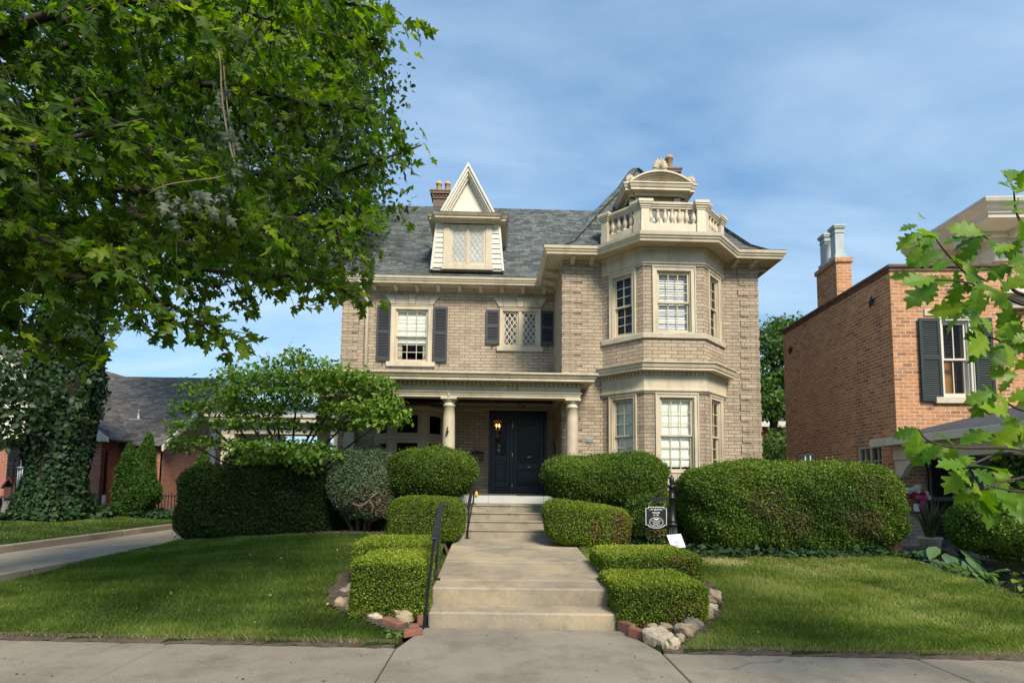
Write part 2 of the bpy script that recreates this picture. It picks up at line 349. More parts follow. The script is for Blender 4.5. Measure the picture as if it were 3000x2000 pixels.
M['white_stone'] = plain('white_marble', (0.47, 0.46, 0.42), 0.6, 0.08, 2.0, (0.35, 0.33, 0.29), 0.4, 0.15, 30)
M['step_stone'] = plain('old_step_stone', (0.30, 0.255, 0.18), 0.85, 0.25, 2.2, (0.07, 0.06, 0.045), 0.75, 0.5, 30)
M['charcoal'] = plain('charcoal_paint', (0.042, 0.042, 0.041), 0.45, 0.12, 3.0, (0.09, 0.09, 0.09), 0.2, 0.08, 30)
M['door_black'] = plain('blue_black_paint', (0.016, 0.019, 0.027), 0.35, 0.1, 2.0, None, 0, 0.05, 30)
M['black'] = plain('black_iron', (0.012, 0.012, 0.013), 0.4, 0.15, 6.0, (0.06, 0.04, 0.03), 0.25, 0.15, 60)
M['dark_green'] = plain('dark_green_paint', (0.014, 0.024, 0.022), 0.5, 0.12, 3.0, None, 0, 0.05, 30)
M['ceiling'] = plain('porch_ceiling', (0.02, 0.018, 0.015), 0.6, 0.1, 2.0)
M['terracotta'] = plain('buff_clay', (0.55, 0.36, 0.17), 0.8, 0.12, 4.0, (0.2, 0.12, 0.07), 0.5, 0.2, 40)
M['terracotta_red'] = plain('weathered_clay', (0.40, 0.22, 0.14), 0.8, 0.2, 5.0, (0.1, 0.07, 0.06), 0.6, 0.2, 40)
M['brass'] = plain('brass', (0.55, 0.38, 0.14), 0.35, 0.1, 4.0, metal=0.9)
M['gold'] = plain('gilt_paint', (0.42, 0.29, 0.08), 0.5, 0.1, 4.0)
M['mailbox'] = plain('brown_metal', (0.10, 0.045, 0.03), 0.45, 0.15, 5.0)
M['yellow'] = plain('yellow_plastic', (0.85, 0.55, 0.01), 0.5, 0.03, 4.0, bmp=0)
M['letter'] = plain('letter_white', (0.75, 0.73, 0.68), 0.5, 0.03, 4.0, bmp=0)
M['paper'] = plain('paper', (0.82, 0.83, 0.84), 0.4, 0.02, 3.0, bmp=0)
M['steel'] = plain('galvanised', (0.5, 0.52, 0.54), 0.4, 0.1, 5.0, metal=0.5)
M['metal_roof'] = plain('grey_metal_roof', (0.33, 0.35, 0.37), 0.45, 0.1, 2.0, metal=0.2)
M['bark'] = plain('bark', (0.05, 0.038, 0.028), 0.95, 0.4, 6.0, (0.015, 0.012, 0.01), 0.6, 0.9, 22)
M['twig'] = plain('twig_bark', (0.05, 0.034, 0.024), 0.9, 0.3, 8.0, None, 0, 0.4, 60)
M['dead_wood'] = plain('dead_twig', (0.22, 0.16, 0.11), 0.9, 0.3, 8.0, None, 0, 0.4, 60)
M['soil'] = plain('soil', (0.085, 0.06, 0.042), 0.98, 0.45, 9.0, (0.03, 0.022, 0.016), 0.6, 1.0, 60)
M['old_brick'] = plain('loose_brick', (0.21, 0.085, 0.055), 0.9, 0.25, 7.0, (0.2, 0.17, 0.14), 0.4, 0.5, 60)
M['grey_roll'] = plain('roll_roofing', (0.05, 0.05, 0.058), 0.9, 0.25, 3.0, (0.2, 0.2, 0.2), 0.3, 0.4, 50)
M['interior'] = plain('room_plaster', (0.12, 0.10, 0.08), 0.9, 0.1, 1.0, bmp=0)
M['wood_in'] = plain('varnished_wood', (0.42, 0.18, 0.05), 0.4, 0.25, 6.0)
M['pink'] = plain('pink_ribbon', (0.62, 0.05, 0.22), 0.5, 0.1, 9.0)
M['crimson'] = plain('crimson_petals', (0.33, 0.006, 0.03), 0.6, 0.3, 30.0)
M['petal_white'] = plain('white_petals', (0.7, 0.68, 0.64), 0.6, 0.15, 30.0)
M['wicker'] = plain('wicker', (0.20, 0.13, 0.08), 0.8, 0.4, 40.0)
M['glass'] = glassmat('window_glass')
M['glass_dark'] = glassmat('screened_glass', 0.1, (0.30, 0.31, 0.33), 1.22)
M['brick'] = brickmat('tan_roman_brick', [(0.405, 0.312, 0.213), (0.345, 0.265, 0.182), (0.27, 0.208, 0.148), (0.465, 0.365, 0.248)], (0.135, 0.105, 0.078), 0.30, 0.0875, 0.0075, stain=(0.11, 0.085, 0.065), stain_amt=0.6, bmp=0.6)
M['brick_red'] = brickmat('orange_red_brick', [(0.50, 0.20, 0.08), (0.40, 0.145, 0.065), (0.22, 0.085, 0.05), (0.60, 0.29, 0.12)], (0.50, 0.39, 0.28), 0.205, 0.076, 0.010, stain=(0.08, 0.055, 0.04), stain_amt=0.6, bmp=0.6)
M['brick_wash'] = brickmat('whitewashed_brick', [(0.40, 0.20, 0.12), (0.33, 0.15, 0.09), (0.24, 0.12, 0.08), (0.45, 0.26, 0.17)], (0.50, 0.45, 0.38), 0.205, 0.076, 0.009, wash=((0.5, 0.46, 0.40), 0.7))
M['brick_left'] = brickmat('salmon_brick', [(0.38, 0.13, 0.075), (0.33, 0.105, 0.06), (0.28, 0.09, 0.055), (0.42, 0.16, 0.095)], (0.40, 0.27, 0.20), 0.215, 0.078, 0.008, stain=(0.1, 0.04, 0.03), stain_amt=0.3)
M['chimney_brick'] = brickmat('brown_brick', [(0.22, 0.15, 0.11), (0.17, 0.12, 0.09), (0.12, 0.09, 0.07), (0.27, 0.19, 0.14)], (0.10, 0.08, 0.07), 0.22, 0.076, 0.008)
M['shingle'] = shinglemat('grey_green_shingle', [(0.055, 0.060, 0.060), (0.092, 0.099, 0.095), (0.122, 0.132, 0.122), (0.165, 0.178, 0.160)], 0.26, 0.125)
M['shingle_brown'] = shinglemat('brown_grey_shingle', [(0.085, 0.074, 0.066), (0.13, 0.114, 0.10), (0.17, 0.15, 0.13), (0.21, 0.185, 0.16)])
M['walk'] = concretemat('walk_concrete', (0.335, 0.275, 0.195), warm=(0.44, 0.34, 0.205))
M['sidewalk'] = concretemat('sidewalk_concrete', (0.275, 0.235, 0.177))
M['drive'] = concretemat('drive_concrete', (0.36, 0.285, 0.205))
M['joint'] = plain('joint_dirt', (0.045, 0.038, 0.03), 1.0, 0.4, 12.0)
# ------------------------------------------------------------------ the ground
def sst(t): t = np.clip(t, 0, 1); return t * t * (3 - 2 * t)
def ye(x): return 4.78 - 0.064 * x                       # back edge of the pavement
def edge_d(x, y): return (x - 6.40) - 0.06 * (y - 7.2)    # beyond the crest of the right lawn when positive
def gh(x, y):
    x = np.asarray(x, float); y = np.asarray(y, float)
    r = 0.03 + (0.40 - 0.19 * sst((-x - 3) / 3.4)) * sst((y - ye(x)) / 5.6 + 0.04)
    r = r - 0.33 * sst(edge_d(x, y) / 0.7) * sst((y - 4.5) / 1.5) - 0.02 * sst((x - 3.5) / 3)
    left = sst((-x - 8.55) / 0.25); r = r * (1 - left) + left * (0.275 + 0.12 * sst((-x - 9) / 3))
    dr = sst((-x - 6.25) / 0.2) * (1 - left) * sst((y - 4.9) / 1.0); r = r * (1 - dr) + dr * (0.13 - 0.02 * (-x - 6.4))
    walk = (x > -0.84) & (x < np.where(y < 5.46, 1.45, 1.27 + 0.035 * (y - 5.5))); r = np.where(walk & (y < 12), np.where(y < 5.48, -0.09, r - 0.16), r)
    front = (y < ye(x) - 0.015); r = np.where(front, -0.07, r)
    return r
def ghf(x, y): return float(gh(x, y))
def axis(lo, hi, parts):
    a = [lo]
    for end, step in parts:
        while a[-1] < end - 1e-6: a.append(min(a[-1] + step, end))
    return np.array(a)
gx = axis(-300, 300, [(-60, 40), (-14, 4), (-9.5, 0.5), (-5.8, 0.1), (-1.0, 0.18), (-0.5, 0.04), (1.1, 0.2), (1.7, 0.04), (7.6, 0.18), (14, 0.6), (60, 5), (300, 40)])
gy = axis(-200, 400, [(-20, 45), (2, 4), (4.3, 0.3), (5.5, 0.06), (12, 0.2), (30, 1.5), (60, 6), (400, 60)])
GX, GY = np.meshgrid(gx, gy, indexing='ij'); nx, ny = GX.shape
gi = np.arange(nx * ny).reshape(nx, ny)
GF = np.stack([gi[:-1, :-1].ravel(), gi[1:, :-1].ravel(), gi[1:, 1:].ravel(), gi[:-1, 1:].ravel()], 1)
def lawnmat():
    m, t, b = newmat('lawn_turf'); p = geo(t)
    a = noise(t, 1.2, 5, 0.6, p); col = ramp(t, a, [(0.3, (0.022, 0.042, 0.011)), (0.55, (0.034, 0.058, 0.014)), (0.75, (0.06, 0.08, 0.022))])
    col = mixc(t, ramp(t, noise(t, 35, 4, 0.7, p), [(0.4, (0.6, 0.6, 0.6)), (0.6, (0, 0, 0))]), col, (0.03, 0.026, 0.014))
    t.links.new(col, b.inputs['Base Color']); b.inputs['Roughness'].default_value = 0.95; b.inputs['Specular IOR Level'].default_value = 0.1
    bump(t, b, noise(t, 70, 4, 0.7, p), 1.0, 0.03); return m
M['turf'] = lawnmat()
ground = npmesh('ground', np.stack([GX.ravel(), GY.ravel(), gh(GX, GY).ravel()], 1), GF, M['turf'], smooth=True)
tag(ground, 'lawn and earth round the houses, rising from the pavement', 'ground', kind='structure')
# pavement slabs, turned a little against the house
def slab(mb, pts, z0, z1):
    n = len(pts); mb.add([(x, y, z0) for x, y in pts] + [(x, y, z1) for x, y in pts], [tuple(range(n)), tuple(range(n, 2 * n))] + [(i, (i + 1) % n, n + (i + 1) % n, n + i) for i in range(n)])
sw = MB(); g_ = 0.006
cuts = [-14, -11.2, -8.4, -5.6, -2.9, -0.858, 1.467, 3.6, 6.2, 9, 12]
for a, b_ in zip(cuts[:-1], cuts[1:]):
    if a == -0.858: slab(sw, [(a + g_, 2.2), (b_ - g_, 2.2), (b_ - g_, 4.70), (1.29, 5.35), (-0.68, 5.47), (a + g_, 4.78)], -0.12, 0.0)
    else: slab(sw, [(a + g_, ye(a) - 2.4), (b_ - g_, ye(b_) - 2.4), (b_ - g_, ye(b_) - 0.02), (a + g_, ye(a) - 0.02)], -0.12, -0.002)
sw = sw.build('sidewalk', M['sidewalk'], bevel=0.008); tag(sw, 'grey concrete pavement slabs along the bottom of the photo', 'pavement', kind='structure')
jb = MB(); jb.quad((-15, 1, -0.012), (14, 1, -0.012), (14, ye(14) - 0.02, -0.012), (-15, ye(-15) - 0.02, -0.012))
tag(jb.build('sidewalk_joint', M['joint']), 'dark dirt in the pavement joints', 'pavement joint', kind='structure')
# front walk with its two low steps
wk = MB()
wl = lambda y: -0.66 - 0.02 * (y - 5.5); wr = lambda y: 1.285 + 0.035 * (y - 5.5)
def wslab(y0, y1, z0a, z0b, th=0.3):
    wk.hexa([(wl(y0), y0 + 0.03, z0a - th), (wr(y0), y0 - 0.05, z0a - th), (wr(y1), y1 - 0.05, z0b - th), (wl(y1), y1 + 0.03, z0b - th),
             (wl(y0), y0 + 0.03, z0a), (wr(y0), y0 - 0.05, z0a), (wr(y1), y1 - 0.05, z0b), (wl(y1), y1 + 0.03, z0b)])
wslab(5.46, 5.80, 0.148, 0.152); wslab(5.81, 6.22, 0.326, 0.335); wslab(6.228, 7.45, 0.335, 0.362); wslab(7.462, 8.9, 0.362, 0.395); wslab(8.912, 10.3, 0.395, 0.425)
wk = wk.build('front_walk', M['walk'], bevel=0.018); tag(wk, 'worn concrete walk with two low steps leading to the porch', 'walk', kind='structure')
# driveway and its kerb
dv = MB()
for a, b_ in ((1.5, 4.6), (4.615, 7.6), (7.615, 10.6), (10.615, 13.6), (13.615, 17), (17.015, 22)):
    dv.hexa([(-8.52, a, 0.02), (-6.36, a, 0.02), (-6.36, b_, 0.02), (-8.52, b_, 0.02), (-8.52, a, 0.155), (-6.36, a, 0.215), (-6.36, b_, 0.215), (-8.52, b_, 0.155)])
tag(dv.build('driveway', M['drive'], bevel=0.01), 'pale concrete driveway left of the front lawn', 'driveway', kind='structure')
kb = MB()
for a, b_ in ((1.5, 5.2), (5.206, 8.9), (8.906, 12.6), (12.606, 16.4), (16.406, 21)): kb.box(-8.64, -8.525, a, b_, 0.05, 0.29)
tag(kb.build('kerb', M['drive'], bevel=0.02), 'raised concrete kerb between driveway and left lawn', 'kerb', kind='structure')
# ------------------------------------------------------------------ window and wall builders
def wall(mb, u0, u1, z0, z1, holes=(), depth=0.22):
    """a wall face in the builder's own frame with openings and their reveals"""
    us = sorted({u0, u1, *[h[0] for h in holes], *[h[1] for h in holes]}); zs = sorted({z0, z1, *[h[2] for h in holes], *[h[3] for h in holes]})
    for a, b_ in zip(us[:-1], us[1:]):
        for c, d in zip(zs[:-1], zs[1:]):
            um, zm = (a + b_) / 2, (c + d) / 2
            if any(h[0] < um < h[1] and h[2] < zm < h[3] for h in holes): continue
            mb.quad((a, 0, c), (b_, 0, c), (b_, 0, d), (a, 0, d))
    for a, b_, c, d in holes:
        mb.quad((a, 0, c), (a, -depth, c), (a, -depth, d), (a, 0, d)); mb.quad((b_, 0, c), (b_, -depth, c), (b_, -depth, d), (b_, 0, d))
        mb.quad((a, 0, d), (b_, 0, d), (b_, -depth, d), (a, -depth, d)); mb.quad((a, 0, c), (b_, 0, c), (b_, -depth, c), (a, -depth, c))
def rim(mb, u0, u1, z0, z1, wd, w0, w1, top=None, bot=None):
    top = wd if top is None else top; bot = wd if bot is None else bot
    mb.box(u0, u0 + wd, w0, w1, z0, z1); mb.box(u1 - wd, u1, w0, w1, z0, z1)
    if top: mb.box(u0 + wd, u1 - wd, w0, w1, z1 - top, z1)
    if bot: mb.box(u0 + wd, u1 - wd, w0, w1, z0, z0 + bot)
def bar(mb, p, q, wd, w0, w1):
    """a straight glazing bar between two points (u, z)"""
    dx, dz = q[0] - p[0], q[1] - p[1]; L = math.hypot(dx, dz)
    if L < 1e-4: return
    nx_, nz_ = -dz / L * wd / 2, dx / L * wd / 2; pts = [(p[0] + nx_, p[1] + nz_), (q[0] + nx_, q[1] + nz_), (q[0] - nx_, q[1] - nz_), (p[0] - nx_, p[1] - nz_)]
    mb.hexa([(a, w0, b) for a, b in pts] + [(a, w1, b) for a, b in pts])
def lattice(mb, u0, u1, z0, z1, nu, wd, w0, w1, k=1.5):
    """diamond glazing"""
    s = (u1 - u0) / nu; hgt = s * k
    for sg in (1, -1):
        c = -int((z1 - z0) / hgt) - 2
        while c < nu + int((z1 - z0) / hgt) + 3:
            # line u = u0 + s*(c + sg*(z-z0)/hgt)
            zs_ = []
            for uu in (u0, u1): zs_.append(z0 + sg * ((uu - u0) / s - c) * hgt)
            a, b_ = max(min(zs_), z0), min(max(zs_), z1)
            if b_ - a > 0.01: bar(mb, (u0 + s * (c + sg * (a - z0) / hgt), a), (u0 + s * (c + sg * (b_ - z0) / hgt), b_), wd, w0 + (0.002 if sg > 0 else 0), w1 + (0.002 if sg > 0 else 0))
            c += 1
def folds(mb, u0, u1, z0, z1, w, n=1, amp=0.02):
    """hanging cloth with soft horizontal swags"""
    k = max(int((z1 - z0) / 0.04), 3); pts = []; m = 9
    for i in range(k + 1):
        z = z0 + (z1 - z0) * i / k
        for j in range(m): 
            f = j / (m - 1); pts.append((u0 + (u1 - u0) * f, w + amp * abs(math.sin(math.pi * n * i / k)) - 0.004, z - 0.012 * math.sin(math.pi * f) * (i < k)))
    mb.add(pts, [(i * m + j, i * m + j + 1, (i + 1) * m + j + 1, (i + 1) * m + j) for i in range(k) for j in range(m - 1)], True)
def drapes(mb, u0, u1, z0, z1, w, n=5, amp=0.025):
    m = n * 6; pts = []
    for z in (z0, z1):
        for j in range(m + 1): pts.append((u0 + (u1 - u0) * j / m, w + amp * math.sin(2 * math.pi * n * j / m), z))
    mb.add(pts, [(j, j + 1, m + 2 + j, m + 1 + j) for j in range(m)], True)
def window(root, fr, u0, u1, z0, z1, cas=0.10, grid=(3, 3), shade=0.0, lower=True, glass='glass', trim='cream', sill=True, shade_mat='shade_cloth', meet=0.5, curtain=False, storm=True, lat=None, blind=False, sillw=0.06):
    """a double hung sash window: casing, sashes with bars, panes, what hangs behind, sill"""
    wn = MB(fr); rim(wn, u0, u1, z0, z1, cas, -0.12, 0.022, cas, 0.02); rim(wn, u0 - 0.012, u1 + 0.012, z0, z1 + 0.012, 0.03, 0.0, 0.04, 0.03, 0)
    rim(wn, u0 + cas, u1 - cas, z0 + 0.02, z1 - cas, 0.025, -0.20, -0.02, 0.025, 0)
    wn = wn.build('window', M[trim], root, bevel=0.004)
    a, b_, c, d = u0 + cas + 0.02, u1 - cas - 0.02, z0 + 0.02, z1 - cas - 0.02
    def sash(a, b_, c, d, w, bt):
        s = MB(fr); rim(s, a, b_, c, d, 0.045, w - 0.035, w, 0.045, bt)
        ia, ib, ic, id_ = a + 0.045, b_ - 0.045, c + bt, d - 0.045
        if lat: lattice(s, ia, ib, ic, id_, lat, 0.024, w - 0.026, w - 0.008)
        else:
            for i in range(1, grid[0]): x = ia + (ib - ia) * i / grid[0]; s.box(x - 0.009, x + 0.009, w - 0.027, w - 0.008, ic, id_)
            for i in range(1, grid[1]): z = ic + (id_ - ic) * i / grid[1]; s.box(ia, ib, w - 0.025, w - 0.010, z - 0.009, z + 0.009)
        s.build('sash', M[trim], wn)
        p = MB(fr); p.quad((ia - 0.01, w - 0.018, ic - 0.01), (ib + 0.01, w - 0.018, ic - 0.01), (ib + 0.01, w - 0.018, id_ + 0.01), (ia - 0.01, w - 0.018, id_ + 0.01)); p.build('pane', M[glass], wn)
    if lat:
        mid = (a + b_) / 2; mu = MB(fr); mu.box(mid - 0.05, mid + 0.05, -0.11, 0.01, c, d); mu.build('mullion', M[trim], wn, bevel=0.004)
        sash(a, mid - 0.052, c, d, -0.05, 0.06); sash(mid + 0.052, b_, c, d, -0.05, 0.06)
    else:
        zm = c + (d - c) * meet; sash(a, b_, zm - 0.02, d, -0.05, 0.04); sash(a, b_, c, zm + 0.02, -0.088, 0.075)
    if shade > 0:
        s = MB(fr)
        if blind:
            n = int((d - c) * shade / 0.06)
            for i in range(n): z = d - 0.06 * i; s.hexa([(a, -0.16, z - 0.054), (b_, -0.16, z - 0.054), (b_, -0.176, z - 0.002), (a, -0.176, z - 0.002), (a, -0.163, z - 0.054), (b_, -0.163, z - 0.054), (b_, -0.179, z - 0.002), (a, -0.179, z - 0.002)])
            s.build('window_blind', M['blind'], wn)
        else: folds(s, a + 0.01, b_ - 0.01, d - (d - c) * shade, d, -0.155, max(int((d - c) * shade / 0.28), 1)); s.build('window_shade', M[shade_mat], wn, recalc=False)
    if curtain:
        for k in (0, 1):
            s = MB(fr); ww = (b_ - a) * 0.17
            drapes(s, a if k == 0 else b_ - ww, a + ww if k == 0 else b_, c, c + (d - c) * (curtain if isinstance(curtain, float) else 1), -0.24, 3, 0.02); s.build('curtain', M['curtain'], wn, recalc=False)
    if sill:
        s = MB(fr); s.box(u0 - sillw, u1 + sillw, -0.1, 0.07, z0 - 0.135, z0); s.build('sill', M['cream'], wn, bevel=0.008)
    return wn
def shutter(root, fr, u0, u1, z0, z1, mat, mid=True, tilt=0.0, arch=None):
    s = MB(fr); st = 0.055; w0, w1 = 0.03, 0.065
    rails = [z0, z0 + 0.10, z1 - 0.07, z1]; zm = z0 + (z1 - z0) * 0.52
    s.box(u0, u0 + st, w0, w1, z0, z1); s.box(u1 - st, u1, w0, w1, z0, z1)
    s.box(u0 + st, u1 - st, w0, w1, z0, z0 + 0.11); s.box(u0 + st, u1 - st, w0, w1, z1 - 0.07, z1); s.box(u0 + st, u1 - st, w0, w1, zm - 0.04, zm + 0.04)
    for a, b_ in ((z0 + 0.11, zm - 0.04), (zm + 0.04, z1 - 0.07)):
        n = max(int((b_ - a) / 0.043), 1); h = (b_ - a) / n
        for i in range(n):
            z = a + h * i; s.hexa([(u0 + st, w0 + 0.026, z), (u1 - st, w0 + 0.026, z), (u1 - st, w0 + 0.002, z + h * 0.95), (u0 + st, w0 + 0.002, z + h * 0.95), (u0 + st, w0 + 0.032, z + 0.006), (u1 - st, w0 + 0.032, z + 0.006), (u1 - st, w0 + 0.008, z + h), (u0 + st, w0 + 0.008, z + h)])
    s.box(u0 + 0.02, u1 - 0.02, 0.002, w0, z0 + 0.02, z1 - 0.02)
    o = s.build('shutter', mat, root)
    d = MB(fr); c = (u0 + u1) / 2; d.tube([(c, 0.05, z0 + 0.02), (c, 0.075, z0 - 0.02), (c + 0.03, 0.075, z0 - 0.06), (c, 0.075, z0 - 0.10), (c - 0.03, 0.075, z0 - 0.075)], 0.011, 5); d.build('shutter_dog', M['black'], o)
    return o
def lintel(root, fr, c, hw, z0, z1, spread):
    """flat arch of stone blocks with a keystone and splayed ends"""
    s = MB(fr)
    def blk(a0, a1, b0, b1, w, dz=0): s.hexa([(a0, 0, z0), (a1, 0, z0), (b1, 0, z1 + dz), (b0, 0, z1 + dz), (a0, w, z0), (a1, w, z0), (b1, w, z1 + dz), (b0, w, z1 + dz)])
    k = 0.085; e = hw - 0.13; f = hw + spread
    blk(c - k, c + k, c - k - 0.02, c + k + 0.02, 0.05, 0.02)
    blk(c - e, c - k - 0.006, c - e - spread * 0.2, c - k - 0.026, 0.03); blk(c + k + 0.006, c + e, c + k + 0.026, c + e + spread * 0.2, 0.03)
    blk(c - hw, c - e - 0.006, c - f, c - e - spread * 0.2 - 0.006, 0.045, 0.0); blk(c + e + 0.006, c + hw, c + e + spread * 0.2 + 0.006, c + f, 0.045, 0.0)
    return s.build('lintel', M['limestone'], root, bevel=0.006)
def writing(root, name, txt, size, loc, rot, mat, width=None, ext=0.006):
    c = bpy.data.curves.new(name, 'FONT'); c.body = txt; c.size = size; c.extrude = ext; c.align_x = 'CENTER'; c.align_y = 'CENTER'; c.space_character = 1.05; c.offset = size * 0.012
    o = bpy.data.objects.new(name, c); COL.objects.link(o); bpy.context.view_layer.update()
    me = bpy.data.meshes.new_from_object(o.evaluated_get(bpy.context.evaluated_depsgraph_get())); bpy.data.objects.remove(o)
    me.materials.clear(); me.materials.append(mat)
    n = bpy.data.objects.new(name, me); n.location = loc; n.rotation_euler = rot
    if width: n.scale = (width / max(n.dimensions.x, 1e-3),) * 2 + (1,)
    return put(n, root)
# ------------------------------------------------------------------ the tan brick house
XL, XC, XR, YM, YB, YK = -4.36, 1.62, 6.50, 14.80, 12.72, 18.2
FY = 11.92                                               # front of the bay
house = thing('brick_house', 'large tan brick house with grey roof, round columned porch and tall balustraded bay', 'house', (1.1, 12.0, 0.4))
FM = frame((0, YM), (1, 0)); FB = frame((0, YB), (1, 0)); S2 = math.sqrt(0.5)
FL_ = frame((2.6, YB), (1, -1)); FF = frame((3.4, FY), (1, 0)); FR_ = frame((4.83, FY), (1, 1)); CL = 0.8 * math.sqrt(2); FW = 1.43
ZT, ZG = 7.02, 0.1
mw = MB(FM); wall(mw, XL, XC, ZG, ZT, [(-2.97, -1.87, 4.83, 6.45), (0.11, 1.22, 5.33, 6.42), (-0.18, 1.43, 1.12, 3.5), (-3.3, -1.4, 1.2, 3.42)])
mw.build('main_wall', M['brick'], house, recalc=False)
bb = MB(FB); wall(bb, XC, XR, ZG, ZT, [(2.6, 5.63, ZG, ZT)], 0.05); bb.build('wing_wall', M['brick'], house, recalc=False)
sw_ = MB()
sw_.quad((XC, YM, ZG), (XC, YB, ZG), (XC, YB, ZT), (XC, YM, ZT)); sw_.build('side_wall', M['brick'], house); sw_ = MB(); sw_.quad((XR, YB, ZG), (XR, YK, ZG), (XR, YK, ZT), (XR, YB, ZT))
sw_.build('side_wall', M['brick'], house); sw_ = MB()
sw_.quad((XL, YM, ZG), (XL, 23, ZG), (XL, 23, ZT), (XL, YM, ZT)); sw_.quad((XL, 23, ZG), (4.1, 23, ZG), (4.1, 23, ZT), (XL, 23, ZT))
sw_.quad((4.1, 23, ZG), (4.1, YK, ZG), (4.1, YK, ZT), (4.1, 23, ZT)); sw_.quad((4.1, YK, ZG), (XR, YK, ZG), (XR, YK, ZT), (4.1, YK, ZT))
sw_.quad((XL, YM, 7.0), (XL, 23, 7.0), (XL, 18.75, 11.3)); sw_.build('side_wall', M['brick'], house)
fl = MB(); fl.quad((XL, YM + .3, 4.2), (XR, YM + .3, 4.2), (XR, 23, 4.2), (XL, 23, 4.2)); fl.quad((2.7, 12.95, 4.2), (5.5, 12.95, 4.2), (5.5, YM + .29, 4.2), (2.7, YM + .29, 4.2)); fl.quad((XL, 17.6, ZG), (XR, 17.6, ZG), (XR, 17.6, ZT), (XL, 17.6, ZT)); fl.build('floor', M['interior'], house, recalc=False)
# raised bands of brick at the corners
def quoins(fr, u, side, z0, z1, seed):
    q = MB(fr); r = random.Random(seed); z = z0; i = 0
    while z < z1 - 0.05:
        h = 0.0875 * (2 if i % 2 == 0 else 1); h = min(h, z1 - z); wd = (0.46, 0.27)[i % 2] + r.choice((-0.02, 0, 0.03)); p = 0.024 if i % 2 == 0 else 0.012
        a, b_ = (u, u + wd) if side > 0 else (u - wd, u)
        q.box(a - (p if side > 0 else 0), b_ + (p if side < 0 else 0), -0.10, p, z + 0.003, z + h - 0.003); z += h; i += 1
    return q.build('corner_band', M['brick'], house)
quoins(FB, XC, 1, 0.4, 6.89, 1); quoins(FB, XR, -1, 0.4, 6.89, 2); quoins(FM, XL, 1, 0.4, 6.89, 3)
# bay
HB = [(CL * 0.22, CL * 0.80, 4.92, 6.42)]; LB = [(CL * 0.22, CL * 0.80, 1.71, 3.47)]
for nm, fr, L in (('bay_wall', FL_, CL), ('bay_wall', FF, FW), ('bay_wall', FR_, CL)):
    b_ = MB(fr); hs = [(0.24, 1.20, 4.97, 6.54), (0.28, 1.22, 1.73, 3.54)] if fr is FF else [(CL * 0.22, CL * 0.80, 4.97, 6.54), (CL * 0.20, CL * 0.80, 1.73, 3.54)]
    wall(b_, 0, L, ZG, ZT, hs); b_.build(nm, M['brick'], house, recalc=False)
BAY = [(2.6, YB), (3.4, FY), (4.83, FY), (5.63, YB)]
def band(name, prof, path, mat='cream', parent=None, bevel=0): 
    m_ = MB(); m_.sweep(prof, path); return m_.build(name, M[mat], parent or house, bevel=bevel)
band('bay_frieze', [(0, 6.555), (0.03, 6.555), (0.03, 6.59), (0.06, 6.60), (0.06, 6.625), (0.03, 6.655), (0.03, 6.90), (0.05, 6.92), (0.08, 6.97), (0.08, 7.01), (0, 7.01)], BAY)
band('bay_sill', [(0, 4.83), (0.055, 4.83), (0.055, 4.945), (0.03, 4.965), (0, 4.965)], BAY, 'limestone', bevel=0.006)
band('bay_frieze', [(0, 3.55), (0.03, 3.55), (0.035, 3.575), (0.065, 3.595), (0.065, 3.635), (0.03, 3.66), (0.03, 3.955), (0, 3.955)], BAY)
lc = band('bay_cornice', [(0, 3.956), (0.05, 3.956), (0.05, 4.03), (0.24, 4.045), (0.24, 4.095), (0.26, 4.105), (0.28, 4.175), (0.31, 4.20), (0.31, 4.225), (0, 4.30)], BAY)
band('bay_base', [(0, 1.45), (0.05, 1.45), (0.05, 1.56), (0.03, 1.58), (0.03, 1.70), (0, 1.70)], BAY, 'cream', bevel=0.004)
def dentils(path, off, z0, z1, wd, gap, dp, parent, mat='cream'):
    d = MB(); P = [Vector(p) for p in path]
    for a, b_ in zip(P[:-1], P[1:]):
        t = (b_ - a).normalized(); fr = frame(a, t); L = (b_ - a).length; n = int(L / (wd + gap)); s = L / n; d.xf = fr
        for i in range(n): d.box(s * i + (s - wd) / 2, s * i + (s + wd) / 2, off, off + dp, z0, z1)
    d.xf = None; return d.build('dentils', M[mat], parent)
BAYO = [(2.6 - 0.02, YB), (3.4 - 0.02, 12.1 - 0.05), (4.8 + 0.02, 12.1 - 0.05), (5.6 + 0.02, YB)]
dentils(BAY, 0.05, 3.968, 4.03, 0.045, 0.045, 0.04, lc)
window(house, FF, 0.22, 1.22, 4.965, 6.54, 0.10, (3, 3), 1.0, blind=True, sill=False, trim='cream')
for fr in (FL_, FR_): window(house, fr, CL * 0.20, CL * 0.82, 4.965, 6.54, 0.09, (2, 3), 1.0, blind=True, sill=False, glass='glass_dark')
window(house, FF, 0.26, 1.24, 1.72, 3.54, 0.09, (3, 3), 0.92, sill=False)
window(house, FL_, CL * 0.18, CL * 0.82, 1.72, 3.54, 0.08, (2, 3), 0.9, sill=False, curtain=True)
window(house, FR_, CL * 0.18, CL * 0.82, 1.72, 3.54, 0.08, (2, 3), 0.0, sill=False, curtain=True)
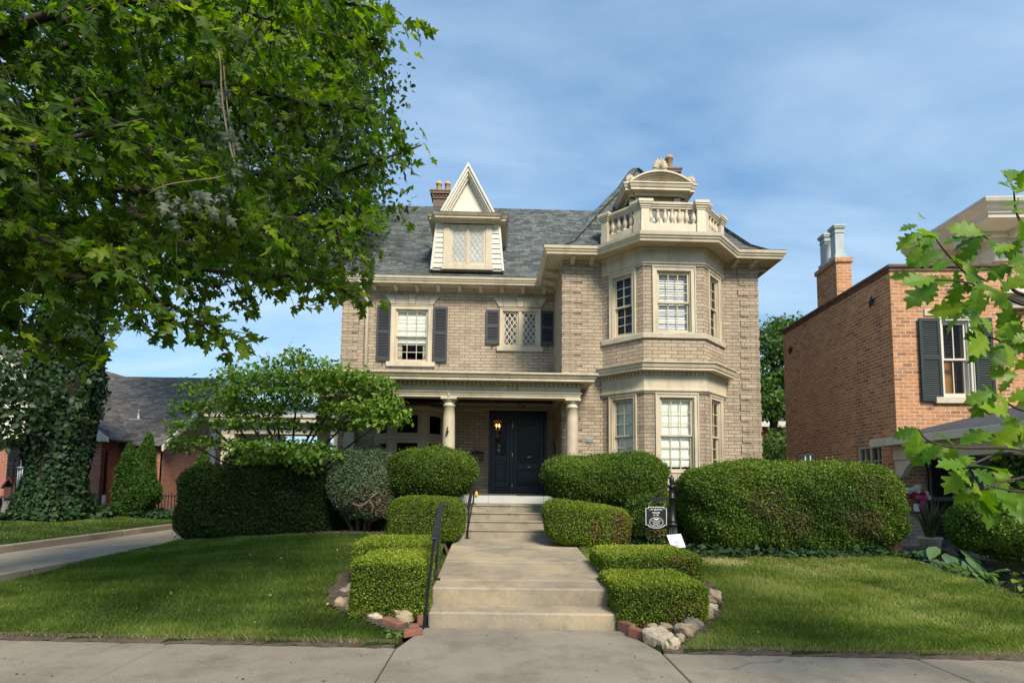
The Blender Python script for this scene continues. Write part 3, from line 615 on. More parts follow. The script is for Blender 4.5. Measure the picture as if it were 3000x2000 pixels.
# main wall windows
window(house, FM, -2.99, -1.84, 4.83, 6.46, 0.11, (3, 3), 0.62, curtain=0.55, sillw=0.11)
window(house, FM, 0.09, 1.24, 5.32, 6.43, 0.07, lat=2.4, shade=0.99, shade_mat='lace', sillw=0.09)
lintel(house, FM, -2.41, 0.60, 6.49, 6.74, 0.17); lintel(house, FM, 0.66, 0.61, 6.47, 6.73, 0.15)
shutter(house, FM, -3.385, -3.0, 4.85, 6.43, M['charcoal']); shutter(house, FM, -1.80, -1.40, 4.84, 6.42, M['charcoal'])
shutter(house, FM, -0.315, 0.075, 5.38, 6.37, M['charcoal']); shutter(house, FM, 1.25, 1.63, 5.37, 6.36, M['charcoal'])
# eaves
WALLS = [(XL, 23), (XL, YM), (XC, YM), (XC, YB), (2.6, YB), (3.4, FY), (4.83, FY), (5.63, YB), (XR, YB), (XR, YK)]
cor = band('cornice', [(0, 6.90), (0.03, 6.90), (0.035, 6.985), (0.40, 6.985), (0.40, 6.955), (0.44, 6.955), (0.45, 7.0), (0.475, 7.025), (0.48, 7.05), (0.505, 7.075), (0.515, 7.135), (0.50, 7.15), (0.38, 7.15), (0.38, 7.02), (0, 7.02)], WALLS)
ER = [(0, 6.96), (0.5, 7.11), (0, 7.18)]
def bracket(fr, u):
    b_ = MB(fr); h = 0.05; pr = [(0.035, 6.98), (0.36, 6.98), (0.36, 6.93), (0.31, 6.905), (0.20, 6.895), (0.17, 6.865), (0.035, 6.85)]
    b_.prism(pr, lambda a, b, t: (t, a, b), u - h, u + h); b_.prism([(0.035, 6.98), (0.375, 6.98), (0.375, 6.95), (0.035, 6.95)], lambda a, b, t: (t, a, b), u - h - 0.018, u + h + 0.018)
    b_.build('bracket', M['cream'], cor)
for i in range(10): bracket(FM, -4.05 + 0.597 * i)
FS = frame((XC, YM), (0, -1))
for u in (0.25, 0.85, 1.45): bracket(FS, u)
for u in (1.84, 2.31, 5.87, 6.32): bracket(FB, u)
FSR = frame((XR, YB), (0, 1))
for u in (0.25, 0.85, 1.45): bracket(FSR, u)
# roofs
def ringroof(mb, rects):
    n = len(rects)
    for (a, b_) in zip(rects[:-1], rects[1:]):
        A = [(a[0], a[2], a[4]), (a[1], a[2], a[4]), (a[1], a[3], a[4]), (a[0], a[3], a[4])]; B = [(b_[0], b_[2], b_[4]), (b_[1], b_[2], b_[4]), (b_[1], b_[3], b_[4]), (b_[0], b_[3], b_[4])]
        for i in range(4): j = (i + 1) % 4; mb.quad(A[i], A[j], B[j], B[i])
prof = [(0, 7.155), (0.35, 7.28), (0.70, 7.58), (1.1, 8.16), (1.5, 8.77), (2.45, 10.1), (2.93, 10.92)]
ex0, ex1, ey0, ey1 = XC - 0.515, XR + 0.515, YB - 0.515, YB - 0.515 + 5.91
pr_ = MB(); ringroof(pr_, [(ex0 + t, ex1 - t, ey0 + t, ey1 - t, z) for t, z in prof]); t, z = prof[-1]
hipr = pr_.build('hip_roof', M['shingle'], house)
cp = MB()
for sx in (0, 1):
    pth = [((ex0 + t if sx == 0 else ex1 - t), ey0 + t, z + 0.012) for t, z in prof[1:]]
    for p, q in zip(pth[:-1], pth[1:]):
        d = 0.11; cp.hexa([(p[0] - d, p[1] + d, p[2] - 0.06), (p[0], p[1], p[2] - 0.02), (q[0], q[1], q[2] - 0.02), (q[0] - d, q[1] + d, q[2] - 0.06), (p[0] - d, p[1] + d, p[2] - 0.04), (p[0], p[1], p[2] + 0.012), (q[0], q[1], q[2] + 0.012), (q[0] - d, q[1] + d, q[2] - 0.04)])
        cp.hexa([(p[0] + d, p[1] - d, p[2] - 0.06), (p[0], p[1], p[2] - 0.02), (q[0], q[1], q[2] - 0.02), (q[0] + d, q[1] - d, q[2] - 0.06), (p[0] + d, p[1] - d, p[2] - 0.04), (p[0], p[1], p[2] + 0.012), (q[0], q[1], q[2] + 0.012), (q[0] + d, q[1] - d, q[2] - 0.04)])
cp.build('ridge_cap', M['shingle'], hipr, recalc=True)
RY, RZ = 18.6, 11.44
mr = MB(); mprof = [(14.28, 7.155), (14.75, 7.47), (15.3, 8.02), (16.5, 9.24), (RY, RZ)]
for (a, za), (b_, zb) in zip(mprof[:-1], mprof[1:]): mr.quad((XL - 0.5, a, za), (4.1, a, za), (4.1, b_, zb), (XL - 0.5, b_, zb))
mr.quad((XL - 0.5, RY, RZ), (4.1, RY, RZ), (4.1, 23.3, 7.0), (XL - 0.5, 23.3, 7.0)); mr.quad((4.1, 14.3, 7.1), (4.1, RY, RZ), (4.1, 23.3, 7.0))
mainr = mr.build('main_roof', M['shingle'], house)
br = MB(); xs = [(3.0, YB), (3.19, 11.585), (5.01, 11.585), (5.2, YB)]
bayr = MB(); bayr.add([(2.19, YB - 0.3, 7.155), (3.19, 11.42, 7.155), (5.04, 11.42, 7.155), (6.04, YB - 0.3, 7.155), (6.2, 13.3, 7.6), (2.0, 13.3, 7.6), (3.3, 11.85, 7.36), (4.93, 11.85, 7.36), (2.6, YB, 7.4), (5.63, YB, 7.4)],
    [(0, 1, 6, 8), (1, 2, 7, 6), (2, 3, 9, 7), (8, 6, 7, 9), (0, 8, 5), (3, 4, 9), (8, 9, 4, 5)]); bayr.build('bay_roof', M['metal_roof'], house)
# balustrade on the bay
bal = MB(); BP = [(2.62, YB + 0.02), (3.41, FY + 0.04), (4.82, FY + 0.04), (5.61, YB + 0.02)]
bal.sweep([(-0.10, 7.28), (0.075, 7.28), (0.075, 7.54), (0.06, 7.57), (-0.06, 7.57), (-0.10, 7.54)], BP)
balo = bal.build('balustrade', M['cream'], house)
rl = MB(); rl.sweep([(-0.07, 7.945), (0.06, 7.945), (0.06, 7.97), (0.085, 7.99), (0.085, 8.01), (0.11, 8.03), (0.115, 8.06), (0.10, 8.085), (-0.10, 8.085), (-0.115, 8.05)], BP); rl.build('rail', M['cream'], balo)
def postat(p, t, wd):
    fr = frame(p, t); q = MB(fr); q.box(-wd / 2, wd / 2, -0.12, 0.10, 7.28, 7.92)
    q.box(-wd / 2 - 0.012, wd / 2 + 0.012, -0.13, 0.112, 7.28, 7.585)
    for i, (e, z0, z1) in enumerate(((0.015, 7.92, 7.96), (0.035, 7.961, 8.01), (0.06, 8.011, 8.05), (0.075, 8.051, 8.125))): q.box(-wd / 2 - e, wd / 2 + e, -0.12 - e, 0.10 + e, z0, z1)
    q.build('post', M['cream'], balo, bevel=0.005)
postat((3.45, FY + 0.04), (1, 0), 0.20); postat((4.78, FY + 0.04), (1, 0), 0.20); postat((2.70, YB - 0.07), (1, -1), 0.18); postat((5.53, YB - 0.07), (1, 1), 0.18)
postat((3.35, FY + 0.10), (1, -1), 0.18); postat((4.88, FY + 0.10), (1, 1), 0.18)
bpro = [(r_, z_ + 0.12 - 0.02 * (z_ > 7.8)) for r_, z_ in [(0.042, 7.45), (0.042, 7.48), (0.030, 7.49), (0.036, 7.515), (0.056, 7.56), (0.066, 7.60), (0.062, 7.64), (0.045, 7.70), (0.033, 7.75), (0.030, 7.77), (0.044, 7.785), (0.044, 7.80), (0.034, 7.81), (0.046, 7.825), (0.050, 7.845)]]
def baluster(x, y):
    b_ = MB(); b_.lathe(bpro, (x, y, 0), 14); b_.box(x - 0.06, x + 0.06, y - 0.06, y + 0.06, 7.56, 7.59); b_.build('baluster', M['cream'], balo)
for i in range(7): baluster(3.60 + 0.171 * i, FY + 0.04)
for i in range(4): f = (i + 0.6) / 4.1; baluster(2.76 + 0.5 * f, YB - 0.12 - 0.5 * f); baluster(5.47 - 0.5 * f, YB - 0.12 - 0.5 * f)
# balcony dormer behind the balustrade
bd = MB(); bd.box(3.50, 4.70, 13.05, 14.6, 7.3, 8.92); bdo = bd.build('balcony_dormer', M['cream'], house)
sd = MB()
for i in range(10): z = 7.42 + 0.15 * i; sd.hexa([(3.485, 13.17, z), (3.485, 14.7, z), (3.50, 14.7, z + 0.148), (3.50, 13.17, z + 0.148), (3.44, 13.17, z), (3.44, 14.7, z), (3.49, 14.7, z + 0.148), (3.49, 13.17, z + 0.148)])
sd.build('siding', M['white'], bdo)
pl = MB()
for x0, x1 in ((3.53, 3.70), (4.52, 4.69)):
    pl.box(x0, x1, 12.97, 13.05, 7.3, 8.62); pl.box(x0 - 0.02, x1 + 0.02, 12.95, 13.05, 8.621, 8.66); pl.box(x0, x1, 12.97, 13.05, 8.661, 8.82)
for x0, x1 in ((3.40, 3.52), (4.70, 4.82)): pl.box(x0, x1, 13.07, 13.17, 7.3, 8.62); pl.box(x0 - 0.02, x1 + 0.02, 13.05, 13.17, 8.621, 8.66); pl.box(x0, x1, 13.07, 13.17, 8.661, 8.82)
pl.build('pilaster', M['cream'], bdo, bevel=0.004)
dd = MB(); dd.box(3.82, 4.40, 13.02, 13.045, 7.3, 8.62); ddo = dd.build('balcony_door', M['white'], bdo)
dg = MB(); dg.quad((3.84, 13.015, 7.5), (4.16, 13.015, 7.5), (4.16, 13.015, 8.2), (3.84, 13.015, 8.2)); dg.quad((3.84, 13.015, 8.30), (4.38, 13.015, 8.30), (4.38, 13.015, 8.58), (3.84, 13.015, 8.58)); dg.build('pane', plain('dim_screen', (0.12, 0.13, 0.14), 0.2, 0.1), ddo)
dc = MB(); dc.sweep([(0, 8.82), (0.04, 8.82), (0.05, 8.88), (0.18, 8.90), (0.18, 8.95), (0.20, 8.97), (0.22, 9.03), (0.24, 9.05), (0.24, 9.08), (0, 9.10)], [(3.40, 15.0), (3.40, 12.99), (3.53, 12.99), (3.53, 12.93), (4.69, 12.93), (4.69, 12.99), (4.82, 12.99), (4.82, 15.0)])
dc.add([(3.2, 12.8, 9.082), (5.02, 12.8, 9.082), (5.02, 15.2, 9.082), (3.2, 15.2, 9.082)], [(0, 1, 2, 3)]); dc.build('dormer_cornice', M['cream'], bdo)
# segmental pediment
sp = MB(); cx = 4.11; hw_ = 0.80; rise = 0.30; Rr = (hw_ ** 2 + rise ** 2) / (2 * rise); a0 = math.asin(hw_ / Rr); NA = 18
def arc(r, y0, y1, zc):
    pass
def arcband(r0, r1, y0, y1):
    zc_ = 9.09 + rise - Rr; pts = []
    for i in range(NA + 1):
        a = -a0 + 2 * a0 * i / NA
        for r in (r0, r1):
            for y in (y0, y1): pts.append((cx + r * math.sin(a), y, max(zc_ + r * math.cos(a), 9.085)))
    sp.add(pts, [f for i in range(NA) for f in ((i*4, i*4+4, i*4+6, i*4+2), (i*4+1, i*4+3, i*4+7, i*4+5), (i*4+2, i*4+6, i*4+7, i*4+3), (i*4, i*4+1, i*4+5, i*4+4))] + [(0, 2, 3, 1), (NA*4, NA*4+1, NA*4+3, NA*4+2)])
arcband(Rr - 0.04, Rr, 12.69, 15.0); arcband(Rr - 0.08, Rr - 0.04, 12.74, 13.4); arcband(Rr - 0.12, Rr - 0.08, 12.79, 13.3); arcband(Rr - 0.16, Rr - 0.12, 12.83, 13.3)
sp.build('pediment', M['cream'], bdo)
tp = MB(); n = 12; tp.add([(cx, 12.95, 9.085)] + [(cx + (Rr - .14) * math.sin(-a0 + 2 * a0 * i / n), 12.95, max(9.09 + rise - Rr + (Rr - .14) * math.cos(-a0 + 2 * a0 * i / n), 9.085)) for i in range(n + 1)], [(0, i, i + 1) for i in range(1, n + 1)]); tp.build('tympanum', M['cream_dark'], bdo)
def shell(c, s, n=7, cracked=False, mat='cream'):
    a_ = MB(); 
    for i in range(n):
        a = rad(-72 + 144 * i / (n - 1)); L = s * (1.0 - 0.25 * abs(math.sin(a)))
        tip = (c[0] + L * math.sin(a) * 0.72, c[1] - 0.05 * s, c[2] + s * 0.16 + L * math.cos(a) * 0.84)
        mid = (c[0] + L * math.sin(a) * 0.45, c[1] - 0.10 * s, c[2] + s * 0.16 + L * math.cos(a) * 0.5)
        a_.tube([(c[0] + 0.05 * s * math.sin(a), c[1], c[2] + s * 0.12), mid, tip, (tip[0] + 0.02 * s * math.sin(a), tip[1] - 0.09 * s, tip[2] - 0.02 * s)], [0.07 * s, 0.13 * s, 0.11 * s, 0.03 * s], 7)
    a_.blob((c[0] - 0.34 * s, c[1], c[2] + 0.12 * s), (0.2 * s, 0.12 * s, 0.14 * s), 1); a_.blob((c[0] + 0.34 * s, c[1], c[2] + 0.12 * s), (0.2 * s, 0.12 * s, 0.14 * s), 2); a_.box(c[0] - 0.4 * s, c[0] + 0.4 * s, c[1] - 0.1 * s, c[1] + 0.1 * s, c[2] - 0.06 * s, c[2] + 0.06 * s)
    a_.build('shell_ornament', M[mat], bdo)
shell((4.11, 12.80, 9.40), 0.35, 9, mat='cream'); shell((3.33, 12.80, 9.10), 0.21, 7, mat='cream'); shell((4.90, 12.80, 9.10), 0.21, 7, mat='cream')
# front dormer
DX, DY = -0.845, 14.42
dmo = MB(); dmo.hexa([(DX - 1.02, DY, 7.370), (DX + 1.02, DY, 7.370), (DX + 1.02, 16.6, 7.370), (DX - 1.02, 16.6, 7.370), (DX - 0.90, DY, 8.696), (DX + 0.90, DY, 8.696), (DX + 0.90, 16.6, 8.696), (DX - 0.90, 16.6, 8.696)])
dmo = dmo.build('dormer', M['white'], house)
for s_ in (-1, 1):
    ds = MB()
    for i in range(9):
        z = 7.428 + 0.145 * i; xo = lambda zz: 1.02 - 0.12 * (zz - 7.370) / 1.36
        a, b_, c_, d = 0.62, xo(z) - 0.05, xo(z + 0.14) - 0.05, 0.62
        ds.hexa([(DX + s_ * a, DY - 0.004, z), (DX + s_ * b_, DY - 0.004, z), (DX + s_ * c_, DY - 0.004, z + 0.14), (DX + s_ * d, DY - 0.004, z + 0.14), (DX + s_ * a, DY - 0.035, z), (DX + s_ * b_, DY - 0.035, z), (DX + s_ * c_, DY - 0.014, z + 0.14), (DX + s_ * d, DY - 0.014, z + 0.14)])
    ds.hexa([(DX + s_ * 0.965, DY - 0.04, 7.370), (DX + s_ * 1.03, DY - 0.04, 7.370), (DX + s_ * 1.03, DY + .06, 7.370), (DX + s_ * 0.965, DY + .06, 7.370), (DX + s_ * 0.845, DY - 0.04, 8.680), (DX + s_ * 0.91, DY - 0.04, 8.680), (DX + s_ * 0.91, DY + .06, 8.680), (DX + s_ * 0.845, DY + .06, 8.680)])
    ds.build('siding', M['white'], dmo)
FD = frame((DX, DY), (1, 0))
dpil = MB(FD)
for s_ in (-1, 1):
    a, b_ = sorted((s_ * 0.50, s_ * 0.68)); dpil.box(a, b_, 0, 0.06, 7.486, 8.598); dpil.box(a - 0.02, b_ + 0.02, 0, 0.085, 8.598, 8.627); dpil.box(a, b_, 0, 0.065, 8.628, 8.680)
dpil.box(-0.50, 0.50, 0, 0.05, 8.580, 8.680); dpil.box(-0.72, 0.72, 0, 0.08, 7.370, 7.500); dpil.build('pilaster', M['cream'], dmo, bevel=0.004)
def leaded(root, fr, u0, u1, z0, z1, nu):
    wn = MB(fr); rim(wn, u0, u1, z0, z1, 0.045, -0.02, 0.035); mid = (u0 + u1) / 2; wn.box(mid - 0.03, mid + 0.03, -0.02, 0.04, z0 + 0.045, z1 - 0.045)
    for a, b_ in ((u0 + 0.045, mid - 0.03), (mid + 0.03, u1 - 0.045)): rim(wn, a, b_, z0 + 0.045, z1 - 0.045, 0.03, -0.01, 0.02, 0.03, 0.05)
    wn.build('window', M['cream'], root)
    la = MB(fr); pa = MB(fr); pb = MB(fr)
    for a, b_ in ((u0 + 0.075, mid - 0.06), (mid + 0.06, u1 - 0.075)):
        lattice(la, a, b_, z0 + 0.095, z1 - 0.075, nu, 0.017, 0.004, 0.014); pa.quad((a, 0.003, z0 + 0.09), (b_, 0.003, z0 + 0.09), (b_, 0.003, z1 - 0.07), (a, 0.003, z1 - 0.07))
    la.build('muntin', M['cream'], root); pa.build('pane', plain('dusty_leaded_glass', (0.40, 0.42, 0.40), 0.15, 0.25, 1.5, (0.6, 0.6, 0.58), 0.5, 0.05, 8), root)
leaded(dmo, FD, -0.50, 0.50, 7.500, 8.580, 2.5)
dcn = MB(); dcn.sweep([(0, 8.680), (0.05, 8.680), (0.06, 8.727), (0.20, 8.743), (0.20, 8.782), (0.23, 8.806), (0.26, 8.853), (0.28, 8.876), (0, 8.900)], [(DX - 0.86, 16.8), (DX - 0.86, DY + 0.02), (DX - 0.70, DY + 0.02), (DX - 0.70, DY - 0.10), (DX + 0.70, DY - 0.10), (DX + 0.70, DY + 0.02), (DX + 0.86, DY + 0.02), (DX + 0.86, 16.8)])
dcn.build('dormer_cornice', M['cream'], dmo)
gb = MB(); ap = 10.32; gb.add([(DX - 0.66, DY - 0.1, 8.892), (DX + 0.66, DY - 0.1, 8.892), (DX, DY - 0.1, ap - 0.12), (DX - 0.66, 17.4, 8.892), (DX + 0.66, 17.4, 8.892), (DX, 17.4, ap - 0.12)], [(0, 1, 2), (3, 5, 4), (0, 2, 5, 3), (1, 4, 5, 2)]); gb.build('gable', M['white'], dmo)
rk = MB()
for s_ in (-1, 1):
    d = Vector((s_ * 0.76, ap - 8.884)).normalized(); nn = Vector((-d.y * s_, d.x * s_)) 
    for k, (wd0, wd1, y0) in enumerate(((0.0, 0.055, -0.36), (0.055, 0.11, -0.32), (0.11, 0.15, -0.27), (0.15, 0.19, -0.20))):
        # slanting boards running down from the apex, each a little further back
        def pt(t, wdt): 
            base = Vector((0, ap)) + Vector((s_ * 0.76, 8.884 - ap)) * t
            inn = Vector((-s_ * (ap - 8.884), -0.76)).normalized() * wdt
            q = base + inn; 
            return q
        def clipx(q):
            return q
        p0, p1, p2, p3 = pt(0, wd0), pt(1.0, wd0), pt(1.0, wd1), pt(0, wd1)
        def apexfix(q, wdt): 
            # mitre on the centre line
            sl = (ap - 8.884) / 0.76; return Vector((0, ap - wdt * math.sqrt(1 + sl * sl)))
        p0, p3 = apexfix(p0, wd0), apexfix(p3, wd1)
        def basefix(wdt):
            sl = (ap - 8.884) / 0.76; zz = 8.896; x = (ap - wdt * math.sqrt(1 + sl * sl) - zz) / sl; return Vector((s_ * x, zz))
        p1, p2 = basefix(wd0), basefix(wd1)
        y = DY + y0; yb = 17.2 if k == 0 else DY - 0.1
        rk.hexa([(DX + p0.x, y, p0.y), (DX + p1.x, y, p1.y), (DX + p2.x, y, p2.y), (DX + p3.x, y, p3.y), (DX + p0.x, yb, p0.y), (DX + p1.x, yb, p1.y), (DX + p2.x, yb, p2.y), (DX + p3.x, yb, p3.y)])
rk.build('rake_moulding', M['white'], dmo)
# chimneys
def chimney(x, y, hx, hy, z0, z1, pots, mat='chimney_brick', potmat='terracotta', pr=0.10, ph=0.5):
    c_ = MB(); c_.box(x - hx, x + hx, y - hy, y + hy, z0, z1 - 0.3)
    c_.box(x - hx - 0.03, x + hx + 0.03, y - hy - 0.03, y + hy + 0.03, z1 - 0.299, z1 - 0.22)
    for i in range(int(hx * 2 / 0.12) + 1): c_.box(x - hx - 0.03 + 0.12 * i, x - hx + 0.04 + 0.12 * i, y - hy - 0.06, y - hy - 0.031, z1 - 0.22, z1 - 0.13)
    c_.box(x - hx - 0.02, x + hx + 0.02, y - hy - 0.03, y + hy + 0.02, z1 - 0.219, z1 - 0.13); c_.box(x - hx - 0.10, x + hx + 0.10, y - hy - 0.10, y + hy + 0.10, z1 - 0.129, z1 - 0.05); c_.mi = 0
    c_.box(x - hx - 0.12, x + hx + 0.12, y - hy - 0.12, y + hy + 0.12, z1 - 0.049, z1)
    co = c_.build('chimney', M[mat], house)
    for px in pots: q = MB(); q.lathe([(pr * 1.05, 0), (pr, 0.04), (pr * 0.92, ph * 0.78), (pr * 1.12, ph * 0.80), (pr * 1.18, ph * 0.86), (pr * 1.05, ph * 0.9), (pr * 1.0, ph), (pr * 0.8, ph), (pr * 0.75, ph - 0.15)], (px, y, z1 - 0.005), 16); q.build('chimney_pot', M[potmat], co)
chimney(-2.16, 19.2, 0.26, 0.27, 9.5, 12.22, (-2.24, -1.92), ph=0.50)
chimney(5.36, 15.7, 0.16, 0.2, 8.0, 11.17, (5.33,), potmat='terracotta_red', ph=0.55, pr=0.11)
# downpipe
dp = MB(); dp.tube([(-3.80, YM - 0.47, 7.0), (-3.80, YM - 0.44, 6.9), (-3.68, YM - 0.10, 6.55), (-3.66, YM - 0.08, 6.45), (-3.66, YM - 0.08, 4.0)], 0.055, 8); dp.build('downpipe', M['cream'], house)
# ------------------------------------------------------------------ porch
PF, PFZ = 12.0, 1.155
pf = MB(); pf.box(-4.2, 1.64, PF, YM, 0.95, PFZ); pf.build('porch_floor', M['stone_base'], house)
ps = MB(); ps.box(-4.25, -0.90, 11.96, 12.3, 0.1, 1.02); ps.build('porch_base', M['stone_base'], house, bevel=0.01); ps = MB(); ps.box(1.36, 2.2, 11.96, 12.7, 0.1, 1.02); ps.build('porch_base', M['stone_base'], house, bevel=0.01)
ws = MB()
for a, b_ in ((-0.895, -0.15), (-0.146, 1.10), (1.104, 1.32)): ws.box(a, b_, 11.975, 12.25, 1.0, 1.165)
ws.build('threshold_stone', M['white_stone'], house, bevel=0.006)
cg = MB(); cg.box(-1.02, -0.896, 11.90, 12.35, 0.2, 1.17); cg.box(1.33, 1.50, 11.90, 12.35, 0.2, 1.17); cg.build('column_plinth', M['stone_base'], house, bevel=0.01)
st = MB(); zs = [(10.07, 0.30, 0.575), (10.38, 0.30, 0.72), (10.69, 0.30, 0.862), (11.0, 0.30, 1.005)]
for i, (y, z0, z1) in enumerate(zs):
    st.box(-0.70, 1.32, y, (zs[i + 1][0] - 0.004 if i < 3 else 12.0), z0, z1 - 0.03); st.box(-0.70, 1.32, y - 0.018, (zs[i + 1][0] - 0.004 if i < 3 else 12.0), z1 - 0.029, z1)
st.build('porch_steps', M['step_stone'], house, bevel=0.008)
def column(x, y, z0, z1, r0, r1):
    c_ = MB(); h = z1 - z0
    c_.lathe([(r0 * 1.28, 0.06), (r0 * 1.34, 0.09), (r0 * 1.28, 0.13), (r0 * 1.08, 0.15), (r0, 0.2), (r0, h * 0.33), (r0 * 0.97, h * 0.55), (r0 * 0.9, h * 0.8), (r1, h - 0.21), (r1 * 1.08, h - 0.205), (r1 * 1.12, h - 0.185), (r1 * 1.08, h - 0.165), (r1, h - 0.16), (r1, h - 0.10), (r1 * 1.1, h - 0.095), (r1 * 1.34, h - 0.045)], (x, y, z0), 28)
    e = r1 * 1.42; c_.box(x - e, x + e, y - e, y + e, z1 - 0.045, z1); e = r0 * 1.4; c_.box(x - e, x + e, y - e, y + e, z0, z0 + 0.06)
    return c_.build('column', M['cream'], house)
CYP = 12.18
for x in (-1.08, 1.775, -3.92): column(x, CYP, PFZ, 3.405, 0.152, 0.128)
ent = MB(); EP = [(-4.10, 14.78), (-4.10, 12.02), (1.94, 12.02), (1.94, 12.71)]
ent.sweep([(-0.30, 3.405), (0, 3.405), (0, 3.465), (0.015, 3.467), (0.015, 3.50), (0.04, 3.515), (0.04, 3.54), (0, 3.55), (0, 3.745), (-0.30, 3.745)], EP)
enb = ent.build('porch_beam', M['cream'], house)
dentils(EP, 0.0, 3.676, 3.742, 0.052, 0.052, 0.075, enb)
pc = MB(); pc.sweep([(-0.3, 3.746), (0.06, 3.746), (0.28, 3.752), (0.28, 3.81), (0.30, 3.815), (0.31, 3.835), (0.34, 3.88), (0.36, 3.89), (0.36, 3.925), (0.34, 3.93), (-0.3, 3.985)], EP); pco = pc.build('porch_cornice', M['cream'], house)
pr2 = MB(); pr2.add([(-4.42, 11.7, 3.93), (2.26, 11.7, 3.93), (2.26, 12.71, 4.0), (1.61, 12.71, 4.0), (1.61, 14.79, 4.12), (-4.42, 14.79, 4.12)], [(0, 1, 2, 3, 4, 5)]); pr2.build('porch_roof', M['metal_roof'], house)
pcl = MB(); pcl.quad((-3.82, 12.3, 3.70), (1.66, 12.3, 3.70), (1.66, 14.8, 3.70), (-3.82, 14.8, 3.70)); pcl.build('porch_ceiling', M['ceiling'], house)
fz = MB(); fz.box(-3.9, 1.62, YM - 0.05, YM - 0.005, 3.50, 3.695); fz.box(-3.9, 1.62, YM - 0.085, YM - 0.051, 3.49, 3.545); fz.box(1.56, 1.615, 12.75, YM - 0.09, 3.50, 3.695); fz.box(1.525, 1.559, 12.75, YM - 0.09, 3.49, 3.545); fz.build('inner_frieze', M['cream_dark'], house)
cb = MB(); cb.box(-4.20, -3.90, YM - 0.12, YM - 0.01, 1.16, 3.49); cb.build('pilaster', M['cream'], house, bevel=0.006)
# window bay under the porch
PBA = [(-3.35, YM), (-2.80, 14.1), (-1.90, 14.1), (-1.35, YM)]
def framed(fr, L, x0, x1):
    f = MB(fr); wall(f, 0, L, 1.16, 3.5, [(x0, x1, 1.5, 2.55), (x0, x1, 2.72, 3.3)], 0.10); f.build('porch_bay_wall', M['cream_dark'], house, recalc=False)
    for z0, z1 in ((1.5, 2.55), (2.72, 3.3)):
        w_ = MB(fr); rim(w_, x0 - 0.03, x1 + 0.03, z0 - 0.03, z1 + 0.03, 0.035, -0.02, 0.02); rim(w_, x0, x1, z0, z1, 0.05, -0.06, -0.01); w_ = w_.build('window', M['cream_dark'], house, bevel=0.003)
        p = MB(fr); p.quad((x0 + 0.04, -0.035, z0 + 0.04), (x1 - 0.04, -0.035, z0 + 0.04), (x1 - 0.04, -0.035, z1 - 0.04), (x0 + 0.04, -0.035, z1 - 0.04)); p.build('pane', M['glass'], w_)
        if z1 < 2.6: s = MB(fr); s.box(x0, x1, -0.22, -0.2, 1.5, 2.12); s.build('cafe_panel', M['wood_in'], w_)
    s = MB(fr); s.box(-0.01, L + 0.01, 0, 0.05, 2.6, 2.66); s.build('transom_rail', M['cream_dark'], house, bevel=0.004)
Lc = math.hypot(0.55, 0.7)
framed(frame(PBA[0], (0.55, -0.7)), Lc, 0.18, Lc - 0.16); framed(frame(PBA[1], (1, 0)), 0.9, 0.13, 0.77); framed(frame(PBA[2], (0.55, 0.7)), Lc, 0.16, Lc - 0.18)
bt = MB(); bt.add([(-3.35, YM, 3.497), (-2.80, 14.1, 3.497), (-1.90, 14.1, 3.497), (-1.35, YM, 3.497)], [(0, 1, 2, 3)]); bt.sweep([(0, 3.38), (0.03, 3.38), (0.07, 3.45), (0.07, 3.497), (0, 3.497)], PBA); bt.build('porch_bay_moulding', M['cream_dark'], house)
# entrance: black panelled front, sidelight and door
ef = MB(FM); rim(ef, -0.185, 1.435, 1.13, 3.50, 0.075, -0.16, 0.03, 0.11, 0.0); ef.box(0.41, 0.50, -0.14, 0.02, 1.14, 3.39); ef.box(-0.11, 1.36, -0.05, 0.01, 3.27, 3.389)
ent_ = ef.build('door_frame', M['door_black'], house, bevel=0.004)
def panel_door(name, u0, u1, gz0, gz1, panels, rails, w):
    d = MB(FM); sw2 = 0.11 if u1 - u0 > 0.7 else 0.09
    d.box(u0, u0 + sw2, w - 0.045, w, 1.14, 3.27); d.box(u1 - sw2, u1, w - 0.045, w, 1.14, 3.27)
    for a, b_ in rails: d.box(u0 + sw2, u1 - sw2, w - 0.045, w, a, b_)
    for a, b_ in panels:
        d.box(u0 + sw2, u1 - sw2, w - 0.045, w - 0.025, a, b_); rim(d, u0 + sw2, u1 - sw2, a, b_, 0.025, w - 0.025, w + 0.012)
        d.box(u0 + sw2 + 0.06, u1 - sw2 - 0.06, w - 0.025, w - 0.008, a + 0.06, b_ - 0.06)
    o = d.build(name, M['door_black'], house, bevel=0.006)
    p = MB(FM); p.quad((u0 + sw2 - .01, w - 0.03, gz0), (u1 - sw2 + .01, w - 0.03, gz0), (u1 - sw2 + .01, w - 0.03, gz1), (u0 + sw2 - .01, w - 0.03, gz1)); 
    return o, p
sl, p = panel_door('sidelight', -0.105, 0.405, 2.23, 3.14, [(1.50, 2.0)], [(1.14, 1.24), (1.25, 1.33), (1.34, 1.50), (2.0, 2.08), (2.085, 2.23), (3.14, 3.27)], -0.03)
p.build('pane', M['glass_dark'], sl)
dr_, p = panel_door('front_door', 0.505, 1.355, 2.02, 3.10, [(1.46, 1.84)], [(1.14, 1.40), (1.41, 1.46), (1.84, 2.02), (3.10, 3.27)], -0.02)
p.build('pane', M['glass_dark'], dr_)
dn = MB(FM); dn.box(0.60, 1.26, -0.075, -0.06, 2.05, 3.10); dn.build('inner_door', plain('dim_inner_door', (0.055, 0.05, 0.043), 0.5, 0.15, 3.0, bmp=0.1), dr_)
lt = MB(FM); lt.box(0.90, 1.0, -0.04, -0.012, 2.185, 2.205); lt.build('letter_slot', M['brass'], dr_); lt = MB(FM); lt.box(0.905, 0.985, -0.02, -0.012, 1.90, 1.92); lt.build('letter_slot', M['brass'], dr_)
